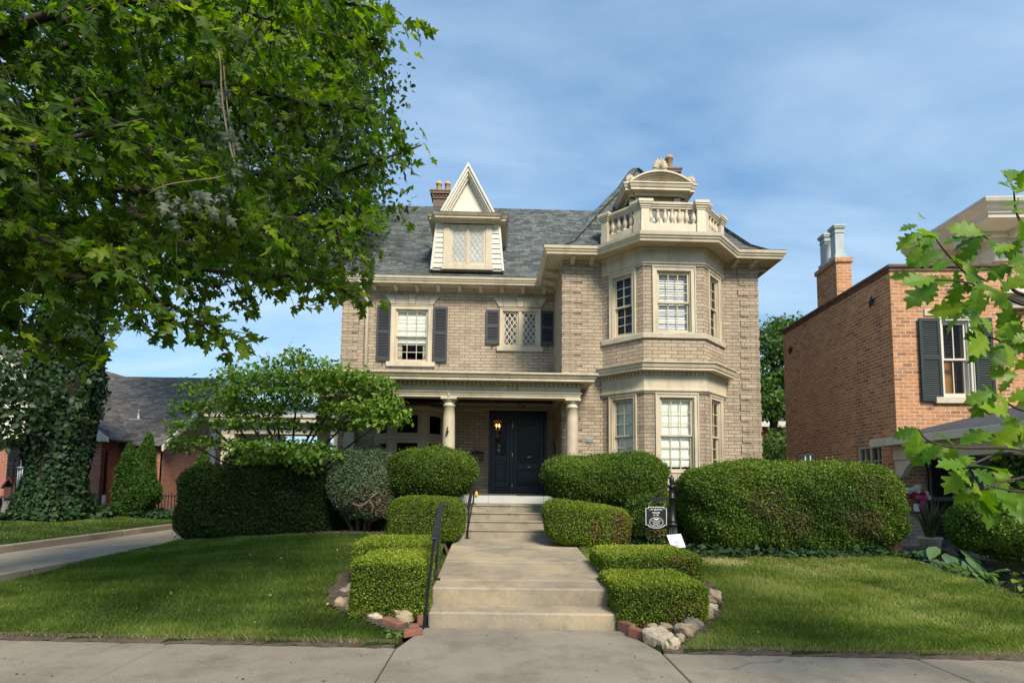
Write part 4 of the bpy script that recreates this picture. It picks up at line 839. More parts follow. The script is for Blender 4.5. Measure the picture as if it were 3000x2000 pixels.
for z in (1.40, 2.25, 3.06): h = MB(FM); h.box(0.462, 0.492, 0.02, 0.035, z - 0.05, z + 0.05); h.build('hinge', M['brass'], dr_, bevel=0.004)
kn = MB(FM); kn.blob((1.31, 0.05, 1.93), (0.03, 0.03, 0.03), 3, 0.0); kn.build('door_knob', M['brass'], dr_)
be = MB(FM); be.blob((0.375, -0.01, 2.15), (0.022, 0.02, 0.04), 3, 0.0); be.build('door_bell', M['brass'], ent_)
writing(house, 'house_number', '714', 0.15, (1.0 - 0.62, 12.02 - 0.012, 3.612), (rad(90), 0, 0), M['gold'], 0.285, 0.01)
writing(house, 'house_number', '714', 0.14, (0.72, YM - 0.062, 3.615), (rad(90), 0, 0), M['black'], 0.20, 0.008)
cmr = MB(); cmr.box(-1.10, -1.05, 11.985, 12.0, 3.42, 3.5); cmr.build('camera_bracket', M['steel'], house)
cm2 = MB(); cm2.tube([(-1.09, 12.02, 2.72), (-1.09, 11.99, 2.70), (-1.09, 11.98, 2.62)], 0.012, 6); cm2.blob((-1.09, 11.97, 2.60), (0.03, 0.035, 0.045), 5, 0.05); cm2.build('wall_camera', M['black'], house)
# carriage porch reaching over the driveway
pcr = MB()
pcr.box(-8.9, XL + 0.02, 17.0, 21.4, 3.25, 3.30); pcr.sweep([(-0.35, 2.95), (0, 2.95), (0, 3.10), (0.02, 3.12), (0.02, 3.24), (0.06, 3.26), (0.30, 3.30), (0.30, 3.42), (0.36, 3.45), (0.36, 3.52), (-0.35, 3.56)], [(-8.75, 21.4), (-8.75, 17.1), (XL, 17.1)])
pcb = pcr.build('carriage_porch', M['cream'], house)
rf = MB(); rf.quad((-9.1, 16.75, 3.53), (XL, 16.75, 3.53), (XL, 21.6, 4.5), (-7.6, 21.6, 4.5)); 
for i in range(11): x = -8.9 + 0.45 * i; rf.hexa([(x, 16.75, 3.535), (x + 0.03, 16.75, 3.535), (x + .03 + 0.12, 21.5, 4.49), (x + 0.12, 21.5, 4.49), (x, 16.75, 3.58), (x + 0.03, 16.75, 3.58), (x + .15, 21.5, 4.535), (x + 0.12, 21.5, 4.535)])
rf.build('metal_roof', M['metal_roof'], pcb)
pp_ = MB(); pp_.box(-8.75, -8.35, 17.12, 17.5, 0.1, 2.96); pp_.box(-8.8, -8.3, 17.07, 17.55, 0.1, 0.6); pp_.build('pier', M['cream'], pcb, bevel=0.01); pp_ = MB(); pp_.box(-5.2, -4.8, 17.12, 17.5, 0.1, 2.96); pp_.build('pier', M['cream'], pcb, bevel=0.01)
# ------------------------------------------------------------------ things on the porch and wall
mb = thing('mailbox', 'small brown metal mailbox with peaked lid on the porch wall', 'mailbox', (-0.49, YM, 2.05))
b_ = MB(); b_.prism([(0, 0), (0.13, 0), (0.13, 0.20), (0, 0.26)], lambda a, b, t: (t, YM - 0.012 - a, 2.05 + b), -0.65, -0.33); b_.build('body', M['mailbox'], mb, bevel=0.008)
b_ = MB(); b_.prism([(-0.005, 0.275), (0.145, 0.21), (0.15, 0.17), (0.142, 0.17), (0.135, 0.20), (-0.005, 0.265)], lambda a, b, t: (t, YM - 0.012 - a, 2.05 + b), -0.662, -0.318); b_.lathe([(0.03, 0), (0.03, 0.02), (0.02, 0.04), (0, 0.05)], (-0.49, YM - 0.03, 2.31), 10); b_.build('lid', M['mailbox'], mb)
b_ = MB(); b_.blob((-0.49, YM - 0.148, 2.15), (0.025, 0.01, 0.025), 1, 0); b_.build('emblem', M['brass'], mb)
LX, LY = 0.055, 13.4
ln = thing('hanging_lantern', 'lit glass lantern hanging on a chain under the porch ceiling', 'lantern', (LX, LY, 2.72))
b_ = MB(); b_.tube([(LX, LY, 3.70), (LX, LY, 3.12)], 0.007, 6); b_.lathe([(0.05, 0), (0.05, 0.02), (0.01, 0.03)], (LX, LY, 3.665), 12); b_.build('chain', M['black'], ln)
b_ = MB(); b_.lathe([(0.005, 0.44), (0.015, 0.42), (0.02, 0.40), (0.05, 0.385), (0.11, 0.36), (0.135, 0.345), (0.135, 0.33), (0.10, 0.325)], (LX, LY, 2.70), 20); b_.lathe([(0.05, 0.0), (0.055, 0.02), (0.045, 0.04)], (LX, LY, 2.74), 16); b_.lathe([(0.0, 0), (0.015, 0.01), (0.02, 0.03), (0.012, 0.045)], (LX, LY, 2.70), 10); b_.build('cap', plain('bronze', (0.10, 0.06, 0.03), 0.4, 0.1, 5, metal=0.6), ln)
for i in range(6):
    a = i * math.pi / 3; b_ = MB(); b_.tube([(LX + 0.05 * math.cos(a), LY + 0.05 * math.sin(a), 2.77), (LX + 0.10 * math.cos(a), LY + 0.10 * math.sin(a), 2.95), (LX + 0.115 * math.cos(a), LY + 0.115 * math.sin(a), 3.03)], 0.005, 5); b_.build('rib', bpy.data.materials['bronze'], ln)
b_ = MB(); b_.lathe([(0.048, 2.77), (0.075, 2.84), (0.10, 2.95), (0.113, 3.03)], (LX, LY, 0), 20); b_.build('glass_shade', glassmat('lantern_glass', 0.05, (1, 0.93, 0.8)), ln, recalc=False)
def emat(n, c, s):
    m, t, b = newmat(n); b.inputs['Base Color'].default_value = (*c, 1); b.inputs['Emission Color'].default_value = (*c, 1); b.inputs['Emission Strength'].default_value = s; return m
M['bulb'] = emat('warm_bulb', (1.0, 0.42, 0.10), 9)
for dx in (-0.035, 0.04):
    b_ = MB(); b_.lathe([(0.009, 0), (0.009, 0.09)], (LX + dx, LY, 2.78), 8); b_.build('candle', M['letter'], ln); b_ = MB(); b_.lathe([(0.004, 0), (0.016, 0.03), (0.013, 0.055), (0.0, 0.09)], (LX + dx, LY, 2.87), 10); b_.build('bulb', M['bulb'], ln)
pq = thing('wall_plaque', 'small oval black and silver plaque reading 1902 on the brick beside the column', 'plaque', (2.28, YB - 0.02, 2.43))
b_ = MB(); n = 32; 
def oval(mb, cx, cz, a, b, y0, y1): mb.prism([(cx + a * math.cos(2 * math.pi * i / n), cz + b * math.sin(2 * math.pi * i / n)) for i in range(n)], lambda p, q, t: (p, t, q), y0, y1)
oval(b_, 2.28, 2.49, 0.098, 0.054, YB - 0.012, YB - 0.024); b_.build('border', M['steel'], pq)
b_ = MB(); oval(b_, 2.28, 2.49, 0.086, 0.043, YB - 0.0245, YB - 0.028); b_.build('field', M['charcoal'], pq); writing(pq, 'lettering', '1902', 0.05, (2.28, YB - 0.03, 2.488), (rad(90), 0, 0), M['letter'], 0.095, 0.003)
for s_ in (-1, 1): b_ = MB(); b_.blob((2.28 + s_ * 0.068, YB - 0.029, 2.49), (0.008, 0.003, 0.008), 1, 0); b_.build('screw', M['steel'], pq)
# little stone urn in the sidelight, garden figure beside the door, yellow scraper light, mat
un = MB(); un.lathe([(0.07, 0), (0.075, 0.02), (0.045, 0.04), (0.025, 0.07), (0.05, 0.10), (0.075, 0.15), (0.08, 0.2), (0.06, 0.235), (0.075, 0.25)], (0.10, YM + 0.13, 2.20), 18)
un.blob((0.10, YM + 0.13, 2.50), (0.075, 0.07, 0.085), 4, 0.25); un = un.build('stone_urn', M['white_stone']); tag(un, 'pale carved urn of fruit standing inside the sidelight', 'urn')
fg = MB(); fx, fy = 1.53, 14.2
fg.blob((fx, fy, 2.55), (0.055, 0.06, 0.075), 1, 0.12); fg.blob((fx + 0.01, fy, 2.38), (0.07, 0.07, 0.13), 2, 0.2); fg.blob((fx, fy, 2.18), (0.06, 0.065, 0.13), 3, 0.2); fg.blob((fx + 0.02, fy, 2.0), (0.05, 0.05, 0.1), 4, 0.2); fg.blob((fx + 0.045, fy + 0.05, 2.42), (0.04, 0.09, 0.1), 5, 0.2)
fg = fg.build('wall_figure', M['stone_base']); tag(fg, 'grey plaster cherub figure hung on the return wall beside the door', 'figure')
mt = MB(); mt.box(0.50, 1.32, 11.995, 12.5, PFZ + 0.011, PFZ + 0.024); mt = mt.build('doormat', M['black'], bevel=0.003); tag(mt, 'thin black doormat at the porch threshold before the door', 'mat')
yl = MB(); yl.box(-0.44, -0.385, 11.93, 11.97, 1.17, 1.26); yl.box(-0.43, -0.395, 11.92, 11.929, 1.19, 1.245); yl = yl.build('yellow_tag', M['yellow'], bevel=0.006); tag(yl, 'bright yellow plastic tag on the white threshold stone beside the far handrail', 'tag')
# ------------------------------------------------------------------ handrails
def flatrail(mb, path, wd, th):
    P = [Vector(p) for p in path]
    for a, b_ in zip(P[:-1], P[1:]):
        d = (b_ - a).normalized(); sd = Vector((1, 0, 0)) * wd / 2; nn = d.cross(Vector((1, 0, 0))).normalized() * th / 2
        mb.hexa([tuple(a - sd - nn), tuple(a + sd - nn), tuple(a + sd + nn), tuple(a - sd + nn), tuple(b_ - sd - nn), tuple(b_ + sd - nn), tuple(b_ + sd + nn), tuple(b_ - sd + nn)])
def handrail(label, p1, t1, p2, t2, bulge):
    r = thing('handrail', label, 'handrail', p1, 0, 'iron handrails of the steps')
    for p, t in ((p1, t1), (p2, t2)):
        q = MB(); q.tube([p, ((p[0] + t[0]) / 2, (p[1] + t[1]) / 2, (p[2] + t[2]) / 2), (t[0], t[1], t[2] - 0.02)], 0.017, 6, False); q.box(p[0] - 0.05, p[0] + 0.05, p[1] - 0.05, p[1] + 0.05, p[2] - 0.02, p[2] + 0.012); q.build('post', M['black'], r)
    q = MB(); d = Vector(t2) - Vector(t1); e1 = Vector(t1) - d * 0.03; e2 = Vector(t2) + d * 0.08
    flatrail(q, [e1, e2], 0.062, 0.026); flatrail(q, [e2, e2 + Vector((0, 0.07, -0.05))], 0.062, 0.026); q.build('top_rail', M['black'], r, bevel=0.006)
    q = MB(); o = Vector((0, 0, -0.12)); flatrail(q, [Vector(t1) + o + d * 0.02, Vector(t2) + o - d * 0.02], 0.02, 0.03)
    flatrail(q, [Vector(p1) + Vector((0, 0.03, 0.12)), Vector(p2) + Vector((0, -0.03, 0.12))], 0.02, 0.03); q.build('lower_rail', M['black'], r)
    return r
handrail('black iron handrail beside the two low steps at the pavement', (-0.695, 5.50, 0.0), (-0.615, 5.50, 0.885), (-0.668, 6.24, 0.335), (-0.640, 6.38, 1.17), 0)
handrail('black iron handrail climbing the stone porch steps', (-0.50, 10.02, 0.42), (-0.49, 10.05, 0.98), (-0.44, 11.05, 1.005), (-0.44, 11.1, 1.60), 0)
# ------------------------------------------------------------------ house sign
sx_, sy_ = 2.86, 8.5; sgz = ghf(sx_, sy_)
pst = thing('sign_post', 'black fluted iron sign post with bracket arm between hedges', 'sign post', (sx_, sy_, sgz))
q = MB(); q.lathe([(0.085, 0), (0.085, 0.06), (0.07, 0.08), (0.066, 0.42), (0.07, 0.43), (0.085, 0.45), (0.085, 0.47), (0.06, 0.48), (0.06, 0.50), (0.07, 0.505), (0.07, 0.52), (0.052, 0.54), (0.046, 0.86), (0.055, 0.865), (0.055, 0.90), (0.044, 0.905), (0.042, 1.04), (0.053, 1.045), (0.053, 1.085), (0.036, 1.09)], (sx_, sy_, sgz), 18); q.build('post', M['black'], pst)
q = MB(); 
for i in range(12): a = i * math.pi / 6; q.tube([(sx_ + 0.068 * math.cos(a), sy_ + 0.068 * math.sin(a), sgz + 0.1), (sx_ + 0.066 * math.cos(a), sy_ + 0.066 * math.sin(a), sgz + 0.41)], 0.011, 5)
q.build('fluting', M['black'], pst)
q = MB(); q.lathe([(0.036, 1.09), (0.03, 1.105), (0.038, 1.12), (0.042, 1.16), (0.036, 1.20), (0.018, 1.235), (0.006, 1.255), (0, 1.26)], (sx_, sy_, sgz), 14); q.build('finial', M['black'], pst)
q = MB(); za = sgz + 0.885; q.box(sx_ - 0.37, sx_ - 0.05, sy_ - 0.022, sy_ + 0.022, za - 0.03, za + 0.01); q.box(sx_ - 0.41, sx_ - 0.10, sy_ - 0.03, sy_ + 0.03, za - 0.045, za - 0.031)
q.tube([(sx_ - 0.05, sy_, za + 0.17), (sx_ - 0.10, sy_, za + 0.14), (sx_ - 0.17, sy_, za + 0.085), (sx_ - 0.25, sy_, za + 0.015)], 0.019, 6); q.build('bracket_arm', M['black'], pst)
hs = thing('hanging_sign', 'black hanging sign with silver lettering for the historic house', 'sign', (sx_ - 0.26, sy_, sgz + 0.43), 0)
cxs, z0s, z1s = sx_ - 0.262, sgz + 0.40, sgz + 0.735
def signshape(g):
    a = 0.170 - g; b = 0.128 - g; zt = z1s - g; zn = z1s - 0.022 - g * 0.6; zb = z0s + 0.045 + g; zb2 = z0s + 0.025 + g
    pts = [(-b, zt), (b, zt), (b, zn), (a, zn), (a, zb), (b, zb), (b, zb2)]
    for i in range(1, 10): t = math.pi * i / 10; pts.append(((0.10 - g) * math.cos(t), zb2 - (0.032) * math.sin(t)))
    pts += [(-b, zb2), (-b, zb), (-a, zb), (-a, zn), (-b, zn)]
    return pts
q = MB(); q.prism(signshape(0), lambda a, b, t: (cxs + a, t, b), sy_ - 0.009, sy_ + 0.009); q.build('border', M['letter'], hs)
q = MB(); q.prism(signshape(0.008), lambda a, b, t: (cxs + a, t, b), sy_ - 0.0115, sy_ + 0.0115); q.build('board', M['black'], hs)
yF = sy_ - 0.0135
for txt, sz, dz, wd in (('J W BROWN', 0.05, 0.292, 0.205), ('HOUSE', 0.05, 0.243, 0.118), ('est.1902', 0.03, 0.205, 0.095)): writing(hs, 'lettering', txt, sz, (cxs - 0.004, yF, z0s + dz), (rad(90), 0, 0), M['letter'], wd, 0.0015)
q = MB()
def ring(mb, cx, cz, a, b, tk, y0, y1):
    pts = []
    for i in range(n): t = 2 * math.pi * i / n; pts += [(cx + k * math.cos(t), y, cz + l * math.sin(t)) for (k, l) in ((a, b), (a - tk, b - tk)) for y in (y0, y1)]
    mb.add(pts, [f for i in range(n) for j in [(i + 1) % n] for f in ((i*4, j*4, j*4+2, i*4+2), (i*4+1, i*4+3, j*4+3, j*4+1), (i*4, i*4+1, j*4+1, j*4), (i*4+2, j*4+2, j*4+3, i*4+3))])
ring(q, cxs, z0s + 0.093, 0.112, 0.078, 0.006, yF - 0.0015, yF + 0.002); q.build('oval_ring', M['letter'], hs)
q = MB(); q.prism([(-0.05, 0.146), (-0.02, 0.150), (0, 0.145), (0.02, 0.150), (0.05, 0.146), (0.022, 0.134), (0.006, 0.126), (-0.006, 0.126), (-0.022, 0.134)], lambda a, b, t: (cxs + a, t, z0s + b), yF - 0.0015, yF + 0.002); q.build('emblem', M['letter'], hs)
for txt, sz, dz, wd in (('PIQUA-CALDWELL', 0.02, 0.112, 0.165), ('HISTORIC', 0.03, 0.081, 0.112), ('DISTRICT', 0.03, 0.050, 0.106)): writing(hs, 'lettering', txt, sz, (cxs, yF, z0s + dz), (rad(90), 0, 0), M['letter'], wd, 0.0015)
for s_ in (-0.125, 0.125):
    q = MB(); tp_ = za - 0.045
    for i in range(4): zz = z1s - 0.008 + (tp_ - z1s + 0.008) * i / 3.5; dx = 0.012 * i; q.tube([(cxs + s_ + dx, sy_, zz), (cxs + s_ + dx + 0.008, sy_, zz + 0.012), (cxs + s_ + dx + 0.008, sy_, zz + 0.026), (cxs + s_ + dx + 0.004, sy_, zz + 0.034)], 0.0035, 5)
    q.build('hook_chain', M['steel'], hs)
# leaflet board on its stake
kx, ky = 2.86, 7.95; kz = ghf(kx, ky); ib = thing('info_board', 'small tilted white leaflet board in a dark frame below the sign', 'notice board', (kx, ky, kz))
q = MB(); q.tube([(kx - 0.11, ky + 0.06, kz - 0.05), (kx - 0.12, ky + 0.04, kz + 0.30)], 0.02, 6); q.build('stake', M['black'], ib)
cR = Matrix.Translation((kx - 0.13, ky, kz + 0.30)) @ Matrix.Rotation(rad(-14), 4, 'Z') @ Matrix.Rotation(rad(-35), 4, 'X') @ Matrix.Rotation(rad(-7), 4, 'Y')
tl = lambda x, y, z: tuple(cR @ Vector((x, y, z)))
q = MB(tl); q.prism([(-0.125, 0.12), (0.095, 0.12), (0.125, -0.12), (-0.095, -0.12)], lambda a, b, t: (a, t, b), 0.0, 0.014); q.build('frame', M['charcoal'], ib)
q = MB(tl); q.prism([(-0.115, 0.113), (0.088, 0.113), (0.116, -0.110), (-0.088, -0.110)], lambda a, b, t: (a, t, b), -0.003, 0.001); q.build('sheet', M['paper'], ib)
q = MB(tl); ring(q, 0.004, -0.02, 0.042, 0.027, 0.014, -0.0045, -0.002); 
for i, (a, l) in enumerate(((0.090, 0.14), (0.070, 0.10), (-0.072, 0.12), (-0.088, 0.12))): q.box(-0.01 - l / 2 - 0.012 * i, -0.01 + l / 2 - 0.012 * i, -0.0045, -0.002, a - 0.005, a + 0.005)
q.build('printed_lines', plain('grey_print', (0.2, 0.2, 0.22), 0.6, 0.02, 3, bmp=0), ib)
# ------------------------------------------------------------------ edging stones and loose bricks
def stonemat(nm, c): return plain(nm, c, 0.8, 0.22, 7.0, (0.12, 0.10, 0.08), 0.4, 0.35, 45)
SM = [stonemat('tan_fieldstone', (0.34, 0.25, 0.155)), stonemat('grey_fieldstone', (0.22, 0.185, 0.14)), stonemat('pink_fieldstone', (0.34, 0.20, 0.125)), stonemat('pale_fieldstone', (0.42, 0.34, 0.235))]
def stone(x, y, w_, h_, label, mi, seed, rot=0.0, dp=0.8, e=0.85, amp=0.12, flat=0):
    z = max(ghf(x, y), 0.0); s = MB(); w_ *= 1.08; h_ *= 1.1; s.blob((x, y, z + h_ * 0.26), (w_ / 2, w_ * dp / 2, h_ * 0.58), seed, amp, 30, 20, e, rot, True, flat)
    g_ = np.random.default_rng(seed); P_ = np.array(s.v); c_ = P_.mean(0); D_ = P_ - c_; D_ /= np.maximum(np.linalg.norm(D_, axis=1, keepdims=True), 1e-9); k_ = np.ones(len(P_))
    for f_, a_ in ((5, .045), (9, .03), (17, .018)):
        for _ in range(3): v_ = g_.normal(size=3); k_ += a_ * np.sin((D_ @ v_) * f_ + g_.uniform(0, 6))
    s.v = [tuple(r_) for r_ in c_ + (P_ - c_) * k_[:, None]]
    o = s.build('edging_stone', SM[mi]); return tag(o, label, 'stone', 'edging stones round the clipped boxwood')
for a in [(-1.775, 6.52, .12, .06, 'small grey stone lying outermost in the bed left of the walk', 1, 1), (-1.72, 6.69, .17, .07, 'flat grey stone farthest back in the left edging', 1, 2), (-1.60, 6.31, .17, .10, 'grey stone leaning under the left boxwood, behind the pink one', 1, 3),
          (-1.545, 6.09, .11, .04, 'low sliver of grey stone between larger stones, left bed', 1, 4), (-1.66, 6.00, .165, .10, 'round tan stone at the outer curve of the left bed', 0, 5), (-1.50, 5.85, .15, .10, 'rounded pinkish stone in the left edging', 2, 6),
          (-1.352, 5.67, .15, .085, 'tan stone third from the loose bricks, left of the walk', 0, 7), (-1.193, 5.55, .155, .085, 'smooth oval tan stone beside the slanting red brick', 3, 8)]: stone(*a)
stone(-0.905, 5.47, .15, .11, 'angular tan stone behind the slanting red brick', 0, 9, 0.5, 0.9, 0.55, 0.18)
for a in [(2.52, 6.17, .21, .13, 'long tan stone farthest back in the right edging', 0, 11, -0.6), (2.36, 5.83, .17, .08, 'low pale stone behind the largest round stone, right bed', 3, 12, -0.3), (2.18, 5.56, .175, .16, 'largest round tan stone at the right end of the right edging', 0, 13), (1.95, 5.25, .165, .10, 'brown oval stone left of the largest round stone', 1, 14)]: stone(*a)
stone(1.80, 5.06, .15, .11, 'wedge shaped tan stone in the right edging', 0, 15, 0.4, 0.8, 0.6, 0.16); stone(1.70, 4.88, .075, .075, 'small upright tan stone between two others, right bed', 0, 16); stone(1.585, 4.72, .09, .10, 'pale pointed stone nearest the pavement', 3, 17, 0.3, 0.8, 0.7)
stone(1.69, 5.26, .12, .05, 'flat buff stone tucked under the right boxwood', 0, 18); stone(1.56, 5.27, .10, .045, 'small buff stone under the left corner of the right boxwood', 0, 19)
sb = MB(); sb.hexa([(1.375, 4.97, -0.03), (1.535, 4.66, -0.03), (1.69, 4.97, -0.03), (1.60, 5.09, -0.03), (1.37, 5.0, 0.125), (1.52, 4.68, 0.085), (1.68, 4.95, 0.10), (1.60, 5.10, 0.125)]); so = sb.build('flat_rock', SM[3], bevel=0.025); tag(so, 'big flat pale rock at the pavement corner of the right bed', 'rock')
_t = bpy.data.textures.new('rough', 'CLOUDS'); _t.noise_scale = 0.08
sd_ = so.modifiers.new('sub', 'SUBSURF'); sd_.subdivision_type = 'SIMPLE'; sd_.levels = 4; sd_.render_levels = 4; dm_ = so.modifiers.new('rough', 'DISPLACE'); dm_.texture = _t; dm_.strength = 0.03; dm_.mid_level = 0.5
def lbrick(x, y, L, W, Hh, rz, tilt, label, z=None):
    m = Matrix.Translation((x, y, (max(ghf(x, y), 0.0) if z is None else z) + Hh * 0.42)) @ Matrix.Rotation(rz, 4, 'Z') @ Matrix.Rotation(tilt, 4, 'Y')
    b = MB(lambda a, c, d: tuple(m @ Vector((a, c, d)))); b.box(-L / 2, L / 2, -W / 2, W / 2, -Hh / 2, Hh / 2); o = b.build('loose_brick', M['old_brick'], bevel=0.008); return tag(o, label, 'brick', 'loose red bricks edging the beds')
lbrick(-0.985, 5.345, 0.215, 0.10, 0.065, rad(-35), rad(9), 'long red brick lying at a slant beside the oval tan stone')
lbrick(-0.775, 5.20, 0.19, 0.095, 0.065, rad(28), rad(-3), 'red brick nearest the pavement at the left bed corner'); lbrick(-0.785, 5.41, 0.10, 0.09, 0.05, rad(5), 0, 'half buried brick beside the near handrail post'); lbrick(-0.745, 5.55, 0.065, 0.1, 0.12, rad(8), 0, 'brick on end against the lowest step, left side')
lbrick(1.315, 5.29, 0.20, 0.07, 0.11, rad(-62), 0, 'brick on edge against the lowest step, right side', 0.0); lbrick(1.375, 5.09, 0.19, 0.075, 0.10, rad(-50), rad(4), 'pinkish brick between the step and the big flat rock', 0.0)
# ------------------------------------------------------------------ orange brick house on the right
NA_ = rad(-4); ca_, sa_ = math.cos(NA_), math.sin(NA_); NO = (8.27, 10.6)
nw = lambda lx, ly, z: (NO[0] + lx * ca_ - ly * sa_, NO[1] + lx * sa_ + ly * ca_, z)
nf = lambda lx, ly, t: frame(nw(lx, ly, 0)[:2], (t[0] * ca_ - t[1] * sa_, t[0] * sa_ + t[1] * ca_))
rh = thing('orange_brick_house', 'orange red brick house with flat parapet wing, side chimney and dark shutters on the right', 'house', (9.7, 11.5, 0))
NF = nf(0, 0, (1, 0)); NL = nf(0, 4.75, (0, -1))
m_ = MB(NF); wall(m_, 0, 2.35, 2.62, 5.97, [(0.95, 1.59, 3.32, 4.98)]); m_.build('front_wall', M['brick_red'], rh, recalc=False)
m_ = MB(NF); wall(m_, 0, 6, -0.2, 2.62, [(1.5, 2.5, 0, 2.1)]); m_.build('porch_back_wall', M['brick_wash'], rh, recalc=False)
m_ = MB(NL); wall(m_, 0, 4.75, -0.2, 5.97, [(3.38, 4.27, 1.45, 2.38), (0.58, 1.50, 1.45, 2.36)]); m_.build('side_wall', M['brick_red'], rh, recalc=False)
m_ = MB(nw); m_.quad((0, 4.75, -.2), (2.35, 4.75, -.2), (2.35, 4.75, 5.97), (0, 4.75, 5.97)); m_.quad((2.35, 0, 2.6), (2.35, 4.75, 2.6), (2.35, 4.75, 5.97), (2.35, 0, 5.97)); m_.quad((0.0, 0, 5.8), (2.35, 0, 5.8), (2.35, 4.75, 5.8), (0, 4.75, 5.8)); m_.quad((0.3, .6, -.1), (2.35, .6, -.1), (2.35, .6, 5.8), (.3, .6, 5.8)); m_.build('rear_wall', M['brick_red'], rh)
cpb = MB(nw)
cpb.sweep([(-0.25, 5.975), (0.02, 5.975), (0.02, 6.05), (0.055, 6.055), (0.055, 6.13), (-0.25, 6.13)], [(0, 4.77), (0, 0), (2.37, 0)])
cpb.build('parapet', plain('dark_old_brick', (0.15, 0.085, 0.06), 0.95, 0.4, 6, (0.05, 0.045, 0.04), 0.7, 0.8, 20), rh, bevel=0.015)
ch = MB(nw); ch.box(-0.005, 0.36, 1.90, 2.80, 5.0, 7.0); ch.box(-0.04, 0.40, 1.86, 2.84, 7.001, 7.11); ch = ch.build('chimney', M['brick_red'], rh)
for ly in (2.12, 2.60):
    q = MB(nw)
    for e, z0, z1 in ((0.15, 7.11, 7.25), (0.11, 7.251, 7.80), (0.125, 7.801, 7.84), (0.112, 7.841, 7.92), (0.14, 7.921, 7.96), (0.155, 7.961, 8.02)): q.box(0.17 - e, 0.17 + e, ly - e, ly + e, z0, z1)
    q.build('chimney_pot', M['pot_grey'], ch, bevel=0.008)
wnr = window(rh, NF, 0.94, 1.60, 3.31, 4.98, 0.06, (2, 1), 0.0, trim='white', sillw=0.16)
q = MB(NF); q.box(1.0, 1.22, -0.30, -0.28, 3.34, 4.1); q.box(1.24, 1.52, -0.34, -0.32, 3.34, 4.1); q.build('inner_shutter', M['wood_in'], wnr)
q = MB(NF); q.box(0.66, 1.72, -0.02, 0.025, 5.02, 5.17); q.build('lintel', M['cream'], rh, bevel=0.005)
shutter(rh, NF, 0.51, 0.93, 3.22, 4.96, M['dark_green']); shutter(rh, NF, 1.61, 1.98, 3.22, 4.96, M['dark_green'])
def sidewin(u0, u1, z0, z1):
    wn = MB(NL); rim(wn, u0, u1, z0, z1, 0.07, -0.14, -0.03, 0.07, 0.05); wn.box((u0 + u1) / 2 - 0.03, (u0 + u1) / 2 + 0.03, -0.13, -0.04, z0 + 0.05, z1 - 0.07)
    for k in (0.25, 0.75): x = u0 + (u1 - u0) * k; wn.box(x - 0.01, x + 0.01, -0.11, -0.05, z0 + .05, z1 - .07)
    for k in (0.33, 0.62): z = z0 + (z1 - z0) * k; wn.box(u0 + .07, u1 - .07, -0.108, -0.052, z - 0.01, z + 0.01)
    wn = wn.build('window', M['cream'], rh); p = MB(NL); p.quad((u0, -0.08, z0), (u1, -0.08, z0), (u1, -0.08, z1), (u0, -0.08, z1)); p.build('pane', M['glass'], wn)
sidewin(3.38, 4.27, 1.45, 2.38); sidewin(0.58, 1.50, 1.45, 2.36)
for u, z in ((4.15, 5.54), (0.44, 5.40)):
    q = MB(NL); pts = []
    for i in range(10): a = math.pi / 2 + i * math.pi / 5; r = 0.15 if i % 2 == 0 else 0.06; pts.append((u + r * math.cos(a), z + r * math.sin(a)))
    q.add([(u, 0.07, z)] + [(a, 0.008, b) for a, b in pts], [(0, 1 + i, 1 + (i + 1) % 10) for i in range(10)]); q.build('anchor_star', M['black'], rh)
# porch of that house
pz = lambda lx: 2.39 + 0.247 * (lx + 0.36)
q = MB(nw); q.hexa([(-0.36, -3.7, pz(-.36)), (3.2, -3.7, pz(3.2)), (3.2, -0.003, pz(3.2)), (-0.36, -0.003, pz(-.36)), (-0.36, -3.7, pz(-.36) + .05), (3.2, -3.7, pz(3.2) + .05), (3.2, -0.003, pz(3.2) + .05), (-0.36, -0.003, pz(-.36) + .05)]); prf = q.build('porch_roof', M['grey_roll'], rh)
q = MB(nw); q.box(-0.41, -0.362, -3.72, 0.25, 2.28, 2.425); q.box(-0.36, -0.02, -3.6, 0.2, 2.285, 2.31); q.build('fascia', M['white'], prf, bevel=0.005)
q = MB(nw); q.box(-0.10, 0.08, -3.6, -0.005, 2.20, 2.284); q.box(-0.11, 0.09, -3.6, -0.004, 2.00, 2.198); q.box(-0.11, 0.09, -3.6, -3.35, -0.1, 1.999); q.build('porch_beam', M['white'], rh, bevel=0.004)
q = MB(nw); q.prism([(0, 1.93), (0.52, 1.93), (0.52, 1.86), (0.42, 1.84), (0.34, 1.78), (0.26, 1.70), (0.20, 1.62), (0.10, 1.56), (0, 1.55)], lambda a, b, t: (t, -0.003 - a, b + 0.07), -0.07, 0.05); q.build('porch_bracket', M['white'], rh, bevel=0.004)
q = MB(nw); q.quad((0.0, -3.5, 2.15), (3.2, -3.5, 2.15), (3.2, -0.01, 2.15), (0.0, -0.01, 2.15)); q.build('porch_ceiling', M['cream_dark'], rh)
q = MB(nw); q.box(-0.25, 3.5, -3.4, -0.005, -0.2, 0.13); q.box(0.0, 3.5, -3.2, -0.01, 0.131, 0.27); q.build('porch_floor', M['stone_base'], rh, bevel=0.01)
shutter(rh, NF, 0.55, 1.05, 0.30, 2.08, M['black']); q = MB(NF); q.box(1.06, 1.5, 0.005, 0.04, 0.28, 2.1); q.box(1.5, 2.5, -0.1, -0.06, 0.1, 2.1); q.box(2.52, 3.0, 0.005, .05, 0.28, 2.1); q.build('porch_door', M['door_black'], rh)
